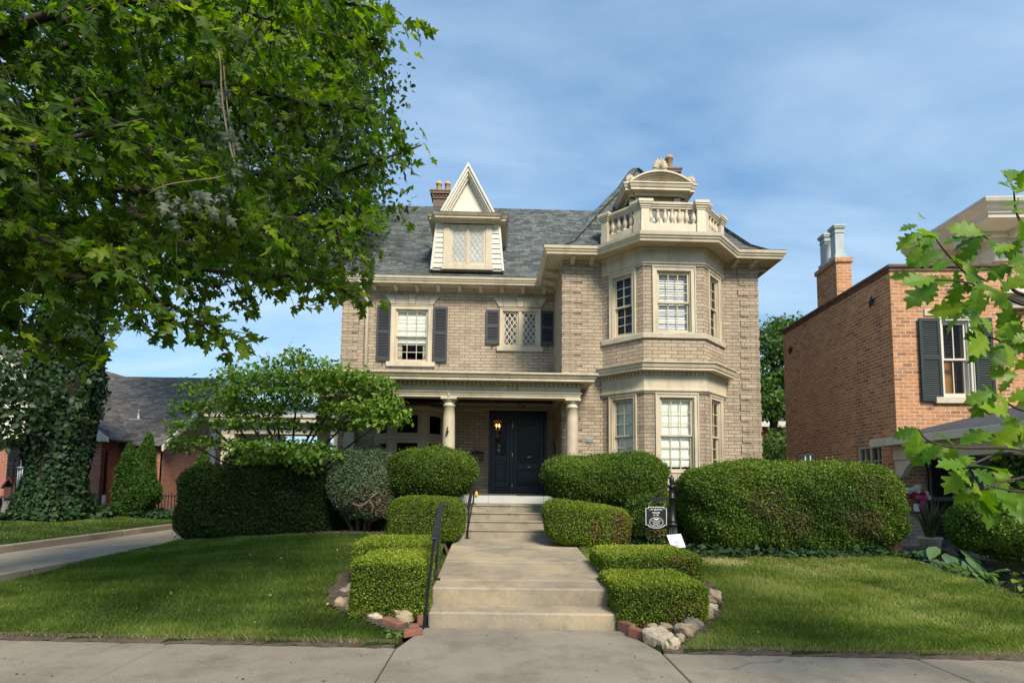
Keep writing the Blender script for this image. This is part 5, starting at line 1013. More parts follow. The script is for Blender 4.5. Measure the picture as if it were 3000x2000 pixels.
# link and tall block behind
q = MB(nw); q.box(2.36, 5.5, 0.45, 5, -0.2, 5.3); q.build('link_wall', M['brick_red'], rh)
q = MB(nw); q.box(2.365, 5.6, 0.30, 5, 5.301, 5.55); q.box(2.365, 5.7, 0.10, 5, 5.551, 5.65); q.build('link_cornice', M['white'], rh)
q = MB(nw); q.box(4.35, 10, 2.5, 4.3, -0.2, 7.45); q.build('tall_wall', M['brick_red'], rh)
q = MB(nw); q.sweep([(-0.05, 7.25), (0.05, 7.25), (0.05, 7.55), (0.08, 7.57), (0.08, 7.62), (0.05, 7.64), (0.05, 7.86), (0.12, 7.90), (0.12, 8.0), (0.80, 8.02), (0.80, 8.10), (0.84, 8.12), (0.84, 8.16), (0.90, 8.20), (0.97, 8.29), (1.02, 8.32), (1.05, 8.40), (1.03, 8.43), (-0.05, 8.46)], [(4.35, 4.4), (4.35, 2.5), (10, 2.5)])
for i in range(6): q.box(4.6 + 0.6 * i, 4.78 + 0.6 * i, 1.78, 2.37, 7.82, 8.012)
for i in range(2): q.box(3.63, 4.22, 2.7 + 0.8 * i, 2.88 + 0.8 * i, 7.82, 8.012)
q.build('tall_cornice', M['white'], rh); q = MB(nw); q.add([(3.32, 1.47, 8.435), (10, 1.47, 8.435), (10, 4.4, 8.435), (3.32, 4.4, 8.435), (7, 3.1, 8.7)], [(0, 1, 4), (1, 2, 4), (2, 3, 4), (3, 0, 4)]); q.build('tall_roof', M['grey_roll'], rh)
# basket of flowers on its pier
bx, by, bz = nw(0.24, -0.03, 0)[0], nw(0.24, -0.03, 0)[1], 0.92
fb = thing('flower_basket', 'wall basket of red and white flowers with a bright pink bow on whitewashed brick', 'flower basket', (bx, by, bz))
q = MB(); q.hexa([(bx - .09, by - .12, bz), (bx + .09, by - .12, bz), (bx + .09, by, bz), (bx - .09, by, bz), (bx - .15, by - .17, bz + .3), (bx + .15, by - .17, bz + .3), (bx + .15, by, bz + .3), (bx - .15, by, bz + .3)]); q.build('basket', M['wicker'], fb, bevel=0.01)
q = MB(); q.box(bx - 0.13, bx - 0.01, by - .185, by - .165, bz + 0.05, bz + 0.2); q.build('card', M['paper'], fb)
q = MB(); q.tube([(bx + 0.01, by - .2, bz + .30), (bx + .02, by - .21, bz + .15), (bx + .03, by - .2, bz - .02)], [.03, .045, .035], 6); q.tube([(bx + .01, by - .2, bz + .30), (bx + .07, by - .21, bz + .2), (bx + .09, by - .2, bz + .06)], [.02, .035, .03], 6); q.blob((bx - .05, by - .2, bz + .33), (.07, .03, .045), 3, .2); q.blob((bx + .08, by - .2, bz + .33), (.07, .03, .045), 4, .2); q.build('bow', M['pink'], fb)
for k, (mt_, pts) in enumerate((('petal_white', ((-.17, .46), (-.09, .49), (-.02, .45), (.0, .53))), ('crimson', ((-.13, .36), (-.05, .38), (.10, .39), (.03, .36))), ('petal_white', ((.19, .33), (.15, .40))))):
    for i, (a, b) in enumerate(pts): q = MB(); q.blob((bx + a, by - .14, bz + b), (.055, .05, .05), k * 9 + i, .35); q.build('flower', M[mt_], fb)
# ------------------------------------------------------------------ salmon brick house on the left
lh = thing('salmon_brick_house', 'low salmon brick house with brown shingle roof and white gable on the left', 'house', (-16, 22, 0.3))
E0, LYF = 2.72, 18.0
F1 = frame((0, LYF), (1, 0)); q = MB(F1); wall(q, -21.6, -13.1, 0.1, E0, [(-16.6 + 1.2, -14.4, 1.15, 2.6)]); q.build('front_wall', M['brick_left'], lh, recalc=False)
q = MB(); q.quad((-13.1, LYF, 0.1), (-13.1, 24, 0.1), (-13.1, 24, E0), (-13.1, LYF, E0)); q.build('side_wall', M['brick_left'], lh); q = MB(); q.box(-13.1, -11.72, 18.9, 19.0, 0.1, E0); q.build('return_wall', M['brick_left'], lh)
q = MB(); q.box(-21.6, -13.08, LYF - 0.03, LYF + 0.2, 0.1, 0.5); q.box(-13.12, -13.07, LYF, 18.9, 0.1, 0.46); q.build('foundation', M['stone_base'], lh)
rx, rz, ez = -17.35, 6.25, E0 + 0.05
q = MB(); q.quad((-12.7, LYF - 0.35, ez), (-12.7, 26, ez), (rx, 26, rz), (rx, LYF - 0.35, rz)); q.quad((-22.0, LYF - 0.35, ez), (-22.0, 26, ez), (rx, 26, rz), (rx, LYF - 0.35, rz))
wx, wy0, wya, wy1, wz = -11.72, 18.6, 23.0, 27.4, 5.86
q.quad((wx + 0.25, wy0, 2.62), (wx + 0.25, wya, wz), (-17.0, wya, wz), (-13.5, wy0, 2.62)); q.quad((wx + 0.25, wy1, 2.62), (wx + 0.25, wya, wz), (-17.0, wya, wz), (-17, wy1, 2.62)); lrf = q.build('roof', M['shingle_brown'], lh)
q = MB(); q.add([(-21.6, LYF - 0.004, E0), (-12.75, LYF - 0.004, E0), (rx, LYF - 0.004, rz - 0.1)], [(0, 1, 2)]); q.box(-21.7, -12.72, LYF - 0.3, LYF - 0.005, E0 - 0.03, E0 + 0.05); q.build('white_gable', M['white'], lh)
q = MB()
q.hexa([(-12.62, LYF - 0.4, ez - 0.12), (-12.62, LYF - 0.36, ez - 0.12), (rx, LYF - 0.36, rz - 0.1), (rx, LYF - 0.4, rz - 0.1), (-12.62, LYF - 0.4, ez + 0.02), (-12.62, LYF - 0.36, ez + 0.02), (rx, LYF - 0.36, rz + 0.03), (rx, LYF - 0.4, rz + 0.03)])
for (ya, za, yb, zb) in ((wy0 - .05, 2.60, wya, wz), (wya, wz, wy1, 2.6)): q.hexa([(wx + 0.24, ya, za - 0.16), (wx + 0.30, ya, za - 0.16), (wx + 0.30, yb, zb - 0.16), (wx + 0.24, yb, zb - 0.16), (wx + 0.24, ya, za + 0.02), (wx + 0.30, ya, za + 0.02), (wx + 0.30, yb, zb + 0.02), (wx + 0.24, yb, zb + 0.02)])
q.build('rake_board', M['white'], lh)
q = MB(); q.tube([(-12.66, LYF - 0.3, ez - 0.02), (-12.66, 19.0, ez - 0.02)], 0.06, 8); q.tube([(-12.66, 18.15, ez - 0.05), (-12.85, 18.15, ez - 0.25), (-13.02, 18.15, ez - 0.4), (-13.02, 18.15, 0.9)], 0.045, 8); q.build('downpipe', plain('brown_gutter', (0.06, 0.045, 0.035), 0.5, 0.1, 3), lh)
q = MB(); q.lathe([(0.06, 0), (0.06, 0.55)], (-13.02, 18.15, 0.38), 12); q.build('drain_sleeve', M['white'], lh)
q = MB(); q.add([(wx, wy0 + 0.3, 0.1), (wx, wy1 - 0.3, 0.1), (wx, wy1 - 0.3, 2.6), (wx, wya, wz - 0.15), (wx, wy0 + 0.3, 2.6)], [(0, 1, 2, 3, 4)]); q.build('gable_wall', M['brick_left'], lh)
q = MB(); q.box(wx + 0.005, wx + 0.14, 21.9, 22.25, 0.3, 4.6); q.build('downpipe', M['white'], lh)
FG = frame((wx, wy0), (0, 1)); 
for u0, u1, z0, z1 in ((3.9, 4.9, 2.9, 4.2), (3.9, 4.8, 1.1, 1.9)):
    w_ = MB(FG); rim(w_, u0, u1, z0, z1, 0.08, 0.004, 0.05); w_.box((u0 + u1) / 2 - .02, (u0 + u1) / 2 + .02, 0.004, 0.04, z0 + .08, z1 - .08); w_ = w_.build('window', M['white'], lh); p = MB(FG); p.quad((u0, 0.012, z0), (u1, 0.012, z0), (u1, 0.012, z1), (u0, 0.012, z1)); p.build('pane', plain('dark_pane', (0.04, 0.045, 0.05), 0.1, 0.05, bmp=0), w_)
w_ = MB(F1); rim(w_, -15.4, -14.4, 1.15, 2.6, 0.07, -0.05, 0.04); w_ = w_.build('window', M['white'], lh); p = MB(F1); p.quad((-15.4, -0.02, 1.15), (-14.4, -0.02, 1.15), (-14.4, -0.02, 2.6), (-15.4, -0.02, 2.6)); p.build('pane', M['glass'], w_)
shutter(lh, F1, -16.05, -15.45, 1.15, 2.66, M['black']); shutter(lh, frame((0, LYF - 0.01), (1, 0)), -17.15, -16.5, 3.85, 5.05, M['black'])
q = MB()
for i in range(16): z = 2.78 + 0.2 * i; hw2 = 4.4 * (1 - (z - 2.72) / 3.5); q.hexa([(max(rx - hw2, -21), LYF - 0.012, z), (rx + hw2, LYF - 0.012, z), (rx + hw2 - 0.2, LYF - 0.012, z + 0.19), (max(rx - hw2, -21), LYF - 0.012, z + 0.19), (max(rx - hw2, -21), LYF - 0.035, z), (rx + hw2, LYF - 0.035, z), (rx + hw2 - 0.2, LYF - 0.016, z + 0.19), (max(rx - hw2, -21), LYF - 0.016, z + 0.19)])
q.build('siding', M['white'], lh)
q = MB(); vz = 2.62 + (wz - 2.62) * (20.1 - wy0) / (wya - wy0); q.lathe([(0.09, 0), (0.05, 0.05), (0.045, 0.32), (0.06, 0.34)], (-13.35, 20.1, vz - 0.02), 10); q.box(-13.6, -13.15, 19.95, 20.15, vz - 0.08, vz - 0.03); q.build('vent_pipe', M['steel'], lrf)
# far house between the trees
fh = thing('far_house', 'distant red brick house with pale eaves glimpsed between the two big houses', 'house', (16, 30, 0))
q = MB(); q.box(14.2, 22, 29, 36, -0.2, 5.0); q.add([(14.2, 29, 5.0), (14.2, 36, 5.0), (14.2, 32.5, 8.0), (22, 29, 5), (22, 36, 5), (22, 32.5, 8)], [(0, 1, 2), (3, 5, 4)]); q.build('wall', M['brick_left'], fh)
q = MB(); q.hexa([(13.9, 28.6, 4.8), (22, 28.6, 4.8), (22, 32.5, 8.05), (13.9, 32.5, 8.05), (13.9, 28.6, 5.0), (22, 28.6, 5.0), (22, 32.5, 8.25), (13.9, 32.5, 8.25)]); q.hexa([(13.9, 36.4, 4.8), (22, 36.4, 4.8), (22, 32.5, 8.05), (13.9, 32.5, 8.05), (13.9, 36.4, 5.0), (22, 36.4, 5.0), (22, 32.5, 8.25), (13.9, 32.5, 8.25)]); q.build('roof', M['grey_roll'], fh)
q = MB(); q.hexa([(13.8, 28.5, 4.72), (13.95, 28.5, 4.72), (13.95, 32.5, 8.0), (13.8, 32.5, 8.0), (13.8, 28.5, 5.02), (13.95, 28.5, 5.02), (13.95, 32.5, 8.3), (13.8, 32.5, 8.3)]); q.box(13.8, 22, 28.45, 28.6, 4.7, 5.0); q.build('eave_board', M['white'], fh)
# iron fence beyond the arborvitae
fn = thing('iron_fence', 'low black iron picket fence behind ivy left of the clipped dark hedge', 'fence', (-10.3, 17.3, 0.35))
q = MB()
for i in range(26): x = -11.4 + 0.1 * i; q.box(x - 0.008, x + 0.008, 17.3 - 0.008, 17.3 + 0.008, 0.3, 1.0 + 0.03 * (i % 2))
q.box(-11.45, -8.8, 17.285, 17.291, 0.93, 0.96); q.box(-11.45, -8.8, 17.285, 17.291, 0.42, 0.45); q.build('pickets', M['black'], fn)
# garden bench table with birdhouse
tb = thing('stone_bench', 'dark slab bench on two rough stone blocks at far left', 'bench', (-13.0, 14.6, 0.4)); 
q = MB(); q.box(-13.75, -12.4, 14.4, 14.85, 0.92, 0.97); q.build('slab', M['charcoal'], tb, bevel=0.01)
for x in (-13.4, -12.85): q = MB(); q.hexa([(x - .2, 14.45, .35), (x + .2, 14.45, .35), (x + .2, 14.8, .35), (x - .2, 14.8, .35), (x - .15, 14.48, .92), (x + .15, 14.48, .92), (x + .15, 14.78, .92), (x - .15, 14.78, .92)]); q.build('leg', M['stone_base'], tb, bevel=0.03)
bh = thing('birdhouse', 'small rusty red birdhouse standing on the stone bench', 'birdhouse', (-12.85, 14.6, 0.97)); q = MB(); q.box(-13.0, -12.72, 14.5, 14.7, 0.972, 1.22); q.build('box', M['mailbox'], bh); q = MB(); q.prism([(-13.06, 1.2), (-12.86, 1.5), (-12.66, 1.2), (-12.69, 1.18), (-12.86, 1.43), (-13.03, 1.18)], lambda a, b, t: (a, t, b), 14.45, 14.75); q.build('roof', M['mailbox'], bh); q = MB(); q.box(-13.0, -12.72, 14.46, 14.5, .972, 1.0); q.build('perch', M['mailbox'], bh)
wc = thing('wind_chime', 'wind chime of long metal tubes on a dark hook beside the ivy tree', 'wind chime', (-12.5, 14.3, 0.4)); q = MB(); q.tube([(-12.62, 14.3, .4), (-12.62, 14.3, 1.9), (-12.58, 14.3, 2.02), (-12.5, 14.3, 2.03), (-12.45, 14.3, 1.95)], 0.012, 6); q.build('hook', M['black'], wc)
q = MB()
for i in range(5): q.tube([(-12.5 + .028 * i, 14.3 + .02 * (i % 2), 1.72), (-12.5 + .028 * i, 14.3 + .02 * (i % 2), 1.15 + .07 * i)], .012, 6)
q.lathe([(.08, 1.72), (.08, 1.75), (.01, 1.76), (.006, 1.94)], (-12.45, 14.31, 0), 10); q.build('tubes', M['steel'], wc)
# ------------------------------------------------------------------ leaves
def smooth(P, n=5):
    P = [Vector(p) for p in P]; outp = []
    for i in range(len(P) - 1):
        p0, p1, p2, p3 = P[max(i - 1, 0)], P[i], P[i + 1], P[min(i + 2, len(P) - 1)]
        for j in range(n):
            t = j / n; outp.append(0.5 * ((2 * p1) + (p2 - p0) * t + (2 * p0 - 5 * p1 + 4 * p2 - p3) * t * t + (3 * p1 - p0 - 3 * p2 + p3) * t ** 3))
    return outp + [P[-1]]
def strip_leaf(edge, fold=0.18, droop=0.25):
    """a lobed leaf: midrib and both edges; the tip points along +y, the face along +z"""
    V = []; F = []
    for sgn in (1, -1):
        b = len(V)
        for x, y in edge: V.append((0, y, -droop * y * y)); V.append((sgn * x, y, fold * x - droop * y * y - 0.25 * x * x))
        for i in range(len(edge) - 1):
            f = [b + 2 * i, b + 2 * i + 1, b + 2 * i + 3, b + 2 * i + 2]; F.append(f if sgn > 0 else f[::-1])
    return np.array(V, float), np.array(F, int)
_ME = [(0.0, 0.0), (0.30, 0.02), (0.38, 0.12), (0.17, 0.22), (0.40, 0.38), (0.54, 0.58), (0.34, 0.54), (0.15, 0.56), (0.24, 0.78), (0.10, 0.82), (0.0, 1.08)]
MAPLES = [strip_leaf(_ME, f, d) for f, d in ((0.12, 0.15), (0.4, 0.35), (-0.15, 0.55), (0.25, -0.1))]; MAPLE = MAPLES[0]
OAK = strip_leaf([(0.0, 0.0), (0.05, 0.10), (0.20, 0.20), (0.13, 0.28), (0.33, 0.42), (0.30, 0.47), (0.17, 0.50), (0.40, 0.66), (0.34, 0.71), (0.19, 0.72), (0.27, 0.87), (0.11, 0.90), (0.0, 1.05)], 0.22, 0.3)
OVATE = strip_leaf([(0.0, 0.0), (0.24, 0.22), (0.30, 0.45), (0.18, 0.75), (0.0, 1.0)], 0.15, 0.25)
IVY = strip_leaf([(0.0, 0.0), (0.35, 0.05), (0.48, 0.25), (0.34, 0.45), (0.22, 0.7), (0.0, 1.0)], 0.12, 0.2)
BOX = (np.array([(0, 0, 0), (0.32, 0.5, 0.08), (0, 1, 0), (-0.32, 0.5, 0.08)], float), np.array([(0, 1, 2, 3)]))
NEEDLE = (np.array([(0, 0, 0), (0.20, 0.55, 0.04), (0, 1, -0.05), (-0.20, 0.55, 0.04)], float), np.array([(0, 1, 2, 3)]))
def unit(a): return a / np.maximum(np.linalg.norm(a, axis=1, keepdims=True), 1e-9)
def scatter(leaf, pos, dirs, nors, size):
    """copies of one leaf as arrays: base at pos, tip along dirs, face near nors"""
    V, F = leaf; n = len(pos); y = unit(dirs); x = unit(np.cross(y, nors)); z = np.cross(x, y)
    W = pos[:, None, :] + size[:, None, None] * (V[None, :, 0:1] * x[:, None, :] + V[None, :, 1:2] * y[:, None, :] + V[None, :, 2:3] * z[:, None, :])
    return W.reshape(-1, 3), (F[None] + (np.arange(n) * len(V))[:, None, None]).reshape(-1, F.shape[1])
def per(leaf, r): return np.repeat(r, len(leaf[0]))
def fnoise(p, f, seed):
    q = np.random.default_rng(seed); d = unit(q.normal(size=(7, 3))); ph = q.uniform(0, 6.28, 7); k = q.uniform(0.6, 1.6, 7) * f
    return sum(np.sin((p @ d[i]) * k[i] + ph[i]) for i in range(7)) / 3.2
G_BOX = [(0.0, (0.045, 0.075, 0.010)), (0.35, (0.095, 0.145, 0.014)), (0.65, (0.17, 0.225, 0.018)), (0.88, (0.30, 0.335, 0.022)), (0.96, (0.32, 0.33, 0.05)), (1.0, (0.27, 0.14, 0.05))]
G_YEW = [(0.0, (0.026, 0.050, 0.009)), (0.4, (0.065, 0.115, 0.015)), (0.75, (0.13, 0.195, 0.024)), (0.93, (0.21, 0.265, 0.035)), (1.0, (0.13, 0.085, 0.042))]
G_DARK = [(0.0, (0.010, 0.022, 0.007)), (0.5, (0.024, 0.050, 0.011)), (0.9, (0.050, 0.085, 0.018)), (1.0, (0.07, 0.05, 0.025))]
G_JUN = [(0.0, (0.055, 0.085, 0.045)), (0.4, (0.10, 0.145, 0.075)), (0.75, (0.16, 0.205, 0.105)), (0.9, (0.13, 0.125, 0.08)), (1.0, (0.15, 0.10, 0.06))]
G_MAPLE = [(0.0, (0.020, 0.046, 0.006)), (0.35, (0.045, 0.088, 0.007)), (0.7, (0.080, 0.130, 0.009)), (0.95, (0.15, 0.20, 0.014)), (1.0, (0.32, 0.27, 0.02))]
G_LOC = [(0.0, (0.024, 0.048, 0.018)), (0.5, (0.045, 0.080, 0.028)), (0.9, (0.08, 0.12, 0.042)), (1.0, (0.12, 0.15, 0.06))]
G_DOG = [(0.0, (0.05, 0.105, 0.012)), (0.4, (0.09, 0.165, 0.018)), (0.8, (0.155, 0.25, 0.028)), (1.0, (0.27, 0.35, 0.05))]
G_OAK = [(0.0, (0.06, 0.14, 0.010)), (0.5, (0.115, 0.21, 0.012)), (1.0, (0.21, 0.30, 0.018))]
G_IVY = [(0.0, (0.010, 0.026, 0.010)), (0.5, (0.018, 0.045, 0.014)), (0.92, (0.040, 0.075, 0.02)), (0.985, (0.08, 0.11, 0.025)), (1.0, (0.30, 0.22, 0.02))]
M['boxwood'] = leafmat('boxwood_leaf', G_BOX, 0.25, 0.5, spec=0.2); M['yew'] = leafmat('yew_needle', G_YEW, 0.15, 0.6, spec=0.12); M['yew_dark'] = leafmat('dark_yew_needle', G_DARK, 0.12, 0.6, spec=0.1); M['juniper'] = leafmat('juniper_needle', G_JUN, 0.1, 0.8, spec=0.1)
M['maple'] = leafmat('maple_leaf', G_MAPLE, 0.5, 0.5, spec=0.2, tint=1.9); M['locust'] = leafmat('fine_leaf', G_LOC, 0.3, 0.5); M['dogwood'] = leafmat('dogwood_leaf', G_DOG, 0.35, 0.5); M['oak'] = leafmat('oak_leaf', G_OAK, 0.40, 0.45, spec=0.22); M['ivy'] = leafmat('ivy_leaf', G_IVY, 0.12, 0.55, spec=0.2)
M['arbor'] = leafmat('arborvitae_spray', [(0, (0.025, 0.06, 0.012)), (0.5, (0.055, 0.115, 0.018)), (1, (0.11, 0.18, 0.03))], 0.15, 0.6, spec=0.1)
M['lush'] = leafmat('bush_leaf', [(0, (0.04, 0.085, 0.012)), (0.5, (0.075, 0.14, 0.018)), (1, (0.15, 0.23, 0.035))], 0.3)
M['wilt'] = leafmat('wilted_leaf', [(0, (0.06, 0.08, 0.045)), (0.6, (0.11, 0.135, 0.085)), (1, (0.18, 0.20, 0.12))], 0.15, 0.7)
M['hosta'] = leafmat('hosta_leaf', [(0, (0.03, 0.07, 0.035)), (0.6, (0.06, 0.12, 0.05)), (1, (0.12, 0.18, 0.06))], 0.2)
M['sansev'] = leafmat('striped_leaf', [(0, (0.03, 0.05, 0.02)), (0.5, (0.06, 0.07, 0.03)), (1, (0.30, 0.25, 0.07))], 0.1)
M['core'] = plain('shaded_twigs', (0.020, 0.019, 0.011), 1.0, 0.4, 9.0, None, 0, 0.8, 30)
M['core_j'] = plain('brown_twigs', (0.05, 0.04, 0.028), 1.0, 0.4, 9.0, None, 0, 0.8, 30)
def superG(p, h, e, ev):
    A = (np.abs(p[:, 0] / h[0]) ** e + np.abs(p[:, 1] / h[1]) ** e) ** (1 / e); B = np.abs(p[:, 2] / h[2]); return (A ** ev + B ** ev) ** (1 / ev)
def shrub(name, label, cat, c, h, mat, leaf, size, dens, e=4.0, ev=4.0, lump=0.03, lf=7.0, depth=0.08, seed=0, taper=0.0, rot=0.0, bald=None, up=0.0, spray=0.7, group=None, core=0.86, coremat='core', growth_sun=0.0, holes=0.0, shear=None):
    """a clipped shrub: many small leaves through the outer layer of a rounded body, over shaded twigs"""
    q = np.random.default_rng(seed + 100); h = np.array(h, float)
    ar = np.array([h[1] * h[2], h[1] * h[2], h[0] * h[2], h[0] * h[2], h[0] * h[1], h[0] * h[1]]) * 4; n = int(ar.sum() * dens)
    face = q.choice(6, n, p=ar / ar.sum()); p = q.uniform(-1, 1, (n, 3)) * h
    for k in range(6): s = face == k; p[s, k // 2] = h[k // 2] * (1 if k % 2 == 0 else -1)
    p = p / superG(p, h, e, ev)[:, None]
    nr = unit(np.sign(p) * np.abs(p / h) ** (min(e, ev) - 1) / h + 1e-9)
    d = lump * fnoise(p, lf, seed) + lump * 0.6 * fnoise(p, lf * 2.7, seed + 1) - q.exponential(depth * 0.45, n)
    r = np.clip(q.beta(1.6, 2.4, n) + 0.16 * fnoise(p, lf * 0.6, seed + 2), 0, 0.94)
    if growth_sun: r = np.clip(r + growth_sun * np.clip(nr[:, 2], 0, 1), 0, 0.95)  # upward leaves lighter: new growth, plus sun on the tops painted into the colour
    keep = np.ones(n, bool)
    if bald is not None:
        for (bx_, by_, bz_, br, amt) in bald:
            dist = np.linalg.norm((p - np.array([bx_, by_, bz_])) / br, axis=1) + 0.35 * fnoise(p, 16, seed + 5); m = dist < 1
            r[m & (q.uniform(size=n) < amt * 0.55)] = 1.0; keep &= ~(m & (q.uniform(size=n) < amt * 0.5))
    if holes: keep &= fnoise(p, lf * 1.3, seed + 9) > -1.0 + holes
    d += (q.uniform(size=n) < (0.03 if leaf is NEEDLE else 0.015)) * q.uniform(0.0, 0.09 if leaf is NEEDLE else 0.05, n)
    p = p + nr * d[:, None]
    cr_, sr_ = math.cos(rot), math.sin(rot)
    def place(p):
        p = p.copy(); k = 1 + taper * (p[:, 2] / h[2]); p[:, 0] *= k; p[:, 1] *= k
        if shear is not None: p[:, 2] += shear[0] * p[:, 0] + shear[1] * p[:, 1]
        return np.stack([c[0] + p[:, 0] * cr_ - p[:, 1] * sr_, c[1] + p[:, 0] * sr_ + p[:, 1] * cr_, c[2] + p[:, 2]], 1)
    def turn(v): return np.stack([v[:, 0] * cr_ - v[:, 1] * sr_, v[:, 0] * sr_ + v[:, 1] * cr_, v[:, 2]], 1)
    p, nr, r = p[keep], nr[keep], r[keep]; n = len(p)
    dirs = unit(nr * 0.35 + q.normal(size=(n, 3)) * spray + np.array([0, 0, up])); nors = unit(nr + q.normal(size=(n, 3)) * 0.55)
    V, F = scatter(leaf, place(p), turn(dirs), turn(nors), size * q.uniform(0.65, 1.3, n))
    R_ = per(leaf, r)
    # shaded twigs inside
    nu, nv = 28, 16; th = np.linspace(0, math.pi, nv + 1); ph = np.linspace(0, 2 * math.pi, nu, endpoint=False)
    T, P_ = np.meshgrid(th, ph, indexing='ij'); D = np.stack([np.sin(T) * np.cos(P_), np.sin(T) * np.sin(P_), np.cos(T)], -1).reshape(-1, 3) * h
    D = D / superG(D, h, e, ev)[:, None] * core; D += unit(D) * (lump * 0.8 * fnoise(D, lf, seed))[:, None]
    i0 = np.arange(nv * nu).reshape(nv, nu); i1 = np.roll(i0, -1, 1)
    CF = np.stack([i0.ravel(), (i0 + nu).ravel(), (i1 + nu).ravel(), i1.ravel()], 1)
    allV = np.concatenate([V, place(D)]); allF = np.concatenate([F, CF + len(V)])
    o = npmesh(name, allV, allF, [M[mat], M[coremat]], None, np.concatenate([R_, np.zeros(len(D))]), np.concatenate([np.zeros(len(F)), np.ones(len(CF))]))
    return tag(o, label, cat, group)
def stems(o, pts, mat='bark'):
    for k, (path, rr) in enumerate(pts): q = MB(); q.tube(path, rr, 7); q.build('stem', M[mat], o)
# ------------------------------------------------------------------ clipped hedges and shrubs
shrub('boxwood', 'cube clipped boxwood left of the near handrail, foremost of the left pair', 'boxwood', (-1.08, 6.06, 0.35), (0.395, 0.54, 0.30), 'boxwood', BOX, 0.022, 12500, 14, 12, 0.006, 9, 0.03, 1, -0.03, growth_sun=0.30, group='clipped boxwoods beside the walk', spray=0.8)
shrub('boxwood', 'flat topped boxwood behind the cube clipped one, left of the walk', 'boxwood', (-1.27, 7.15, 0.44), (0.50, 0.50, 0.27), 'boxwood', BOX, 0.022, 11500, 12, 10, 0.007, 9, 0.035, 2, growth_sun=0.30, group='clipped boxwoods beside the walk', spray=0.8)
shrub('boxwood', 'rounded boxwood at the left foot of the stone porch steps', 'boxwood', (-1.22, 9.75, 0.80), (0.66, 0.62, 0.40), 'boxwood', BOX, 0.025, 7500, 4.5, 4, 0.02, 6, 0.04, 3, growth_sun=0.1, group='clipped boxwoods beside the walk', spray=0.8)
shrub('boxwood', 'low flat boxwood nearest the pavement, right of the walk', 'boxwood', (1.70, 5.82, 0.22), (0.47, 0.50, 0.24), 'boxwood', BOX, 0.022, 12500, 11, 8, 0.008, 9, 0.03, 4, 0.02, growth_sun=0.28, bald=[(0.2, -0.5, -0.1, 0.2, 0.4)], group='clipped boxwoods beside the walk', spray=0.8)
shrub('boxwood', 'flat topped boxwood behind the lowest one, right of the walk', 'boxwood', (1.93, 6.92, 0.345), (0.60, 0.55, 0.27), 'boxwood', BOX, 0.022, 11500, 11, 9, 0.008, 9, 0.03, 5, growth_sun=0.32, bald=[(0.3, -0.5, 0.05, 0.2, 0.4)], group='clipped boxwoods beside the walk', spray=0.8)
shrub('boxwood', 'long low boxwood with brown patches at the right foot of the porch steps', 'boxwood', (1.60, 9.25, 0.76), (0.74, 0.42, 0.36), 'boxwood', BOX, 0.025, 7500, 4.5, 4, 0.025, 6, 0.04, 6, growth_sun=0.12, bald=[(0.55, -0.35, -0.02, 0.28, 0.9), (0.1, -0.4, -0.1, 0.12, 0.7)], group='clipped boxwoods beside the walk', spray=0.8, shear=(-0.10, 0))
yl_ = shrub('yew', 'mushroom clipped yew left of the porch steps, beside the grey green juniper', 'yew', (-1.30, 10.95, 1.62), (0.90, 0.72, 0.52), 'yew', NEEDLE, 0.042, 6500, 2.3, 2.7, 0.05, 5, 0.12, 7, 0.10, growth_sun=0.15, spray=0.9, up=0.1, group='mushroom clipped yews')
stems(yl_, [([(-1.35 + dx, 10.95 + dy, 0.35), (-1.32 + dx * 1.6, 10.95 + dy, 0.8), (-1.3 + dx * 3, 10.95 + dy * 2, 1.4)], [0.045, 0.035, 0.02]) for dx, dy in ((0, 0), (-0.1, 0.1), (0.12, -0.05))])
yr_ = shrub('yew', 'large mushroom clipped yew in front of the right porch column', 'yew', (2.17, 10.45, 1.48), (1.20, 0.85, 0.56), 'yew', NEEDLE, 0.042, 6500, 2.5, 2.7, 0.05, 5, 0.12, 8, 0.12, growth_sun=0.15, spray=0.9, up=0.1, group='mushroom clipped yews')
stems(yr_, [([(2.15 + dx, 10.45 + dy, 0.35), (2.15 + dx * 1.8, 10.45 + dy, 0.8), (2.15 + dx * 4, 10.45 + dy * 2, 1.3)], [0.05, 0.04, 0.02]) for dx, dy in ((0, 0), (-0.12, 0.1), (0.15, -0.05))])
shrub('hedge', 'broad rounded yew hedge right of the house sign', 'hedge', (5.05, 9.15, 1.11), (1.86, 0.80, 0.76), 'yew', NEEDLE, 0.042, 8000, 4.8, 3.4, 0.05, 6, 0.12, 9, spray=0.9, up=0.1, growth_sun=0.2, bald=[(0.9, -0.8, -0.25, 0.3, 0.8), (-0.75, -0.8, 0.0, 0.3, 0.6), (-0.2, -0.8, -0.35, 0.28, 0.6), (1.0, -0.8, 0.35, 0.25, 0.5)])
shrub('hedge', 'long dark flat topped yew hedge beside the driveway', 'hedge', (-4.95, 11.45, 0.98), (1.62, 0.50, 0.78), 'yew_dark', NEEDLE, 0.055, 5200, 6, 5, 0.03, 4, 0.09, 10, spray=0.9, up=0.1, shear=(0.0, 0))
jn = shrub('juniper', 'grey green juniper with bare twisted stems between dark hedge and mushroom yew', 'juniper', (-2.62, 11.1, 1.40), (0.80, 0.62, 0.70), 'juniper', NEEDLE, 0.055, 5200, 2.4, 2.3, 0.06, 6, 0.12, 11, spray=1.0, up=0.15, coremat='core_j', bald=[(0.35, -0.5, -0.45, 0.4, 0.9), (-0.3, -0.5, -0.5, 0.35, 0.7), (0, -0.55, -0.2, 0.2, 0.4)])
shrub('yew', 'dark low yew bush in the shade behind the bare juniper stems', 'bush', (-2.9, 11.62, 0.72), (0.9, 0.3, 0.55), 'yew_dark', NEEDLE, 0.055, 4000, 3, 3, 0.07, 5, 0.1, 14, spray=0.9)
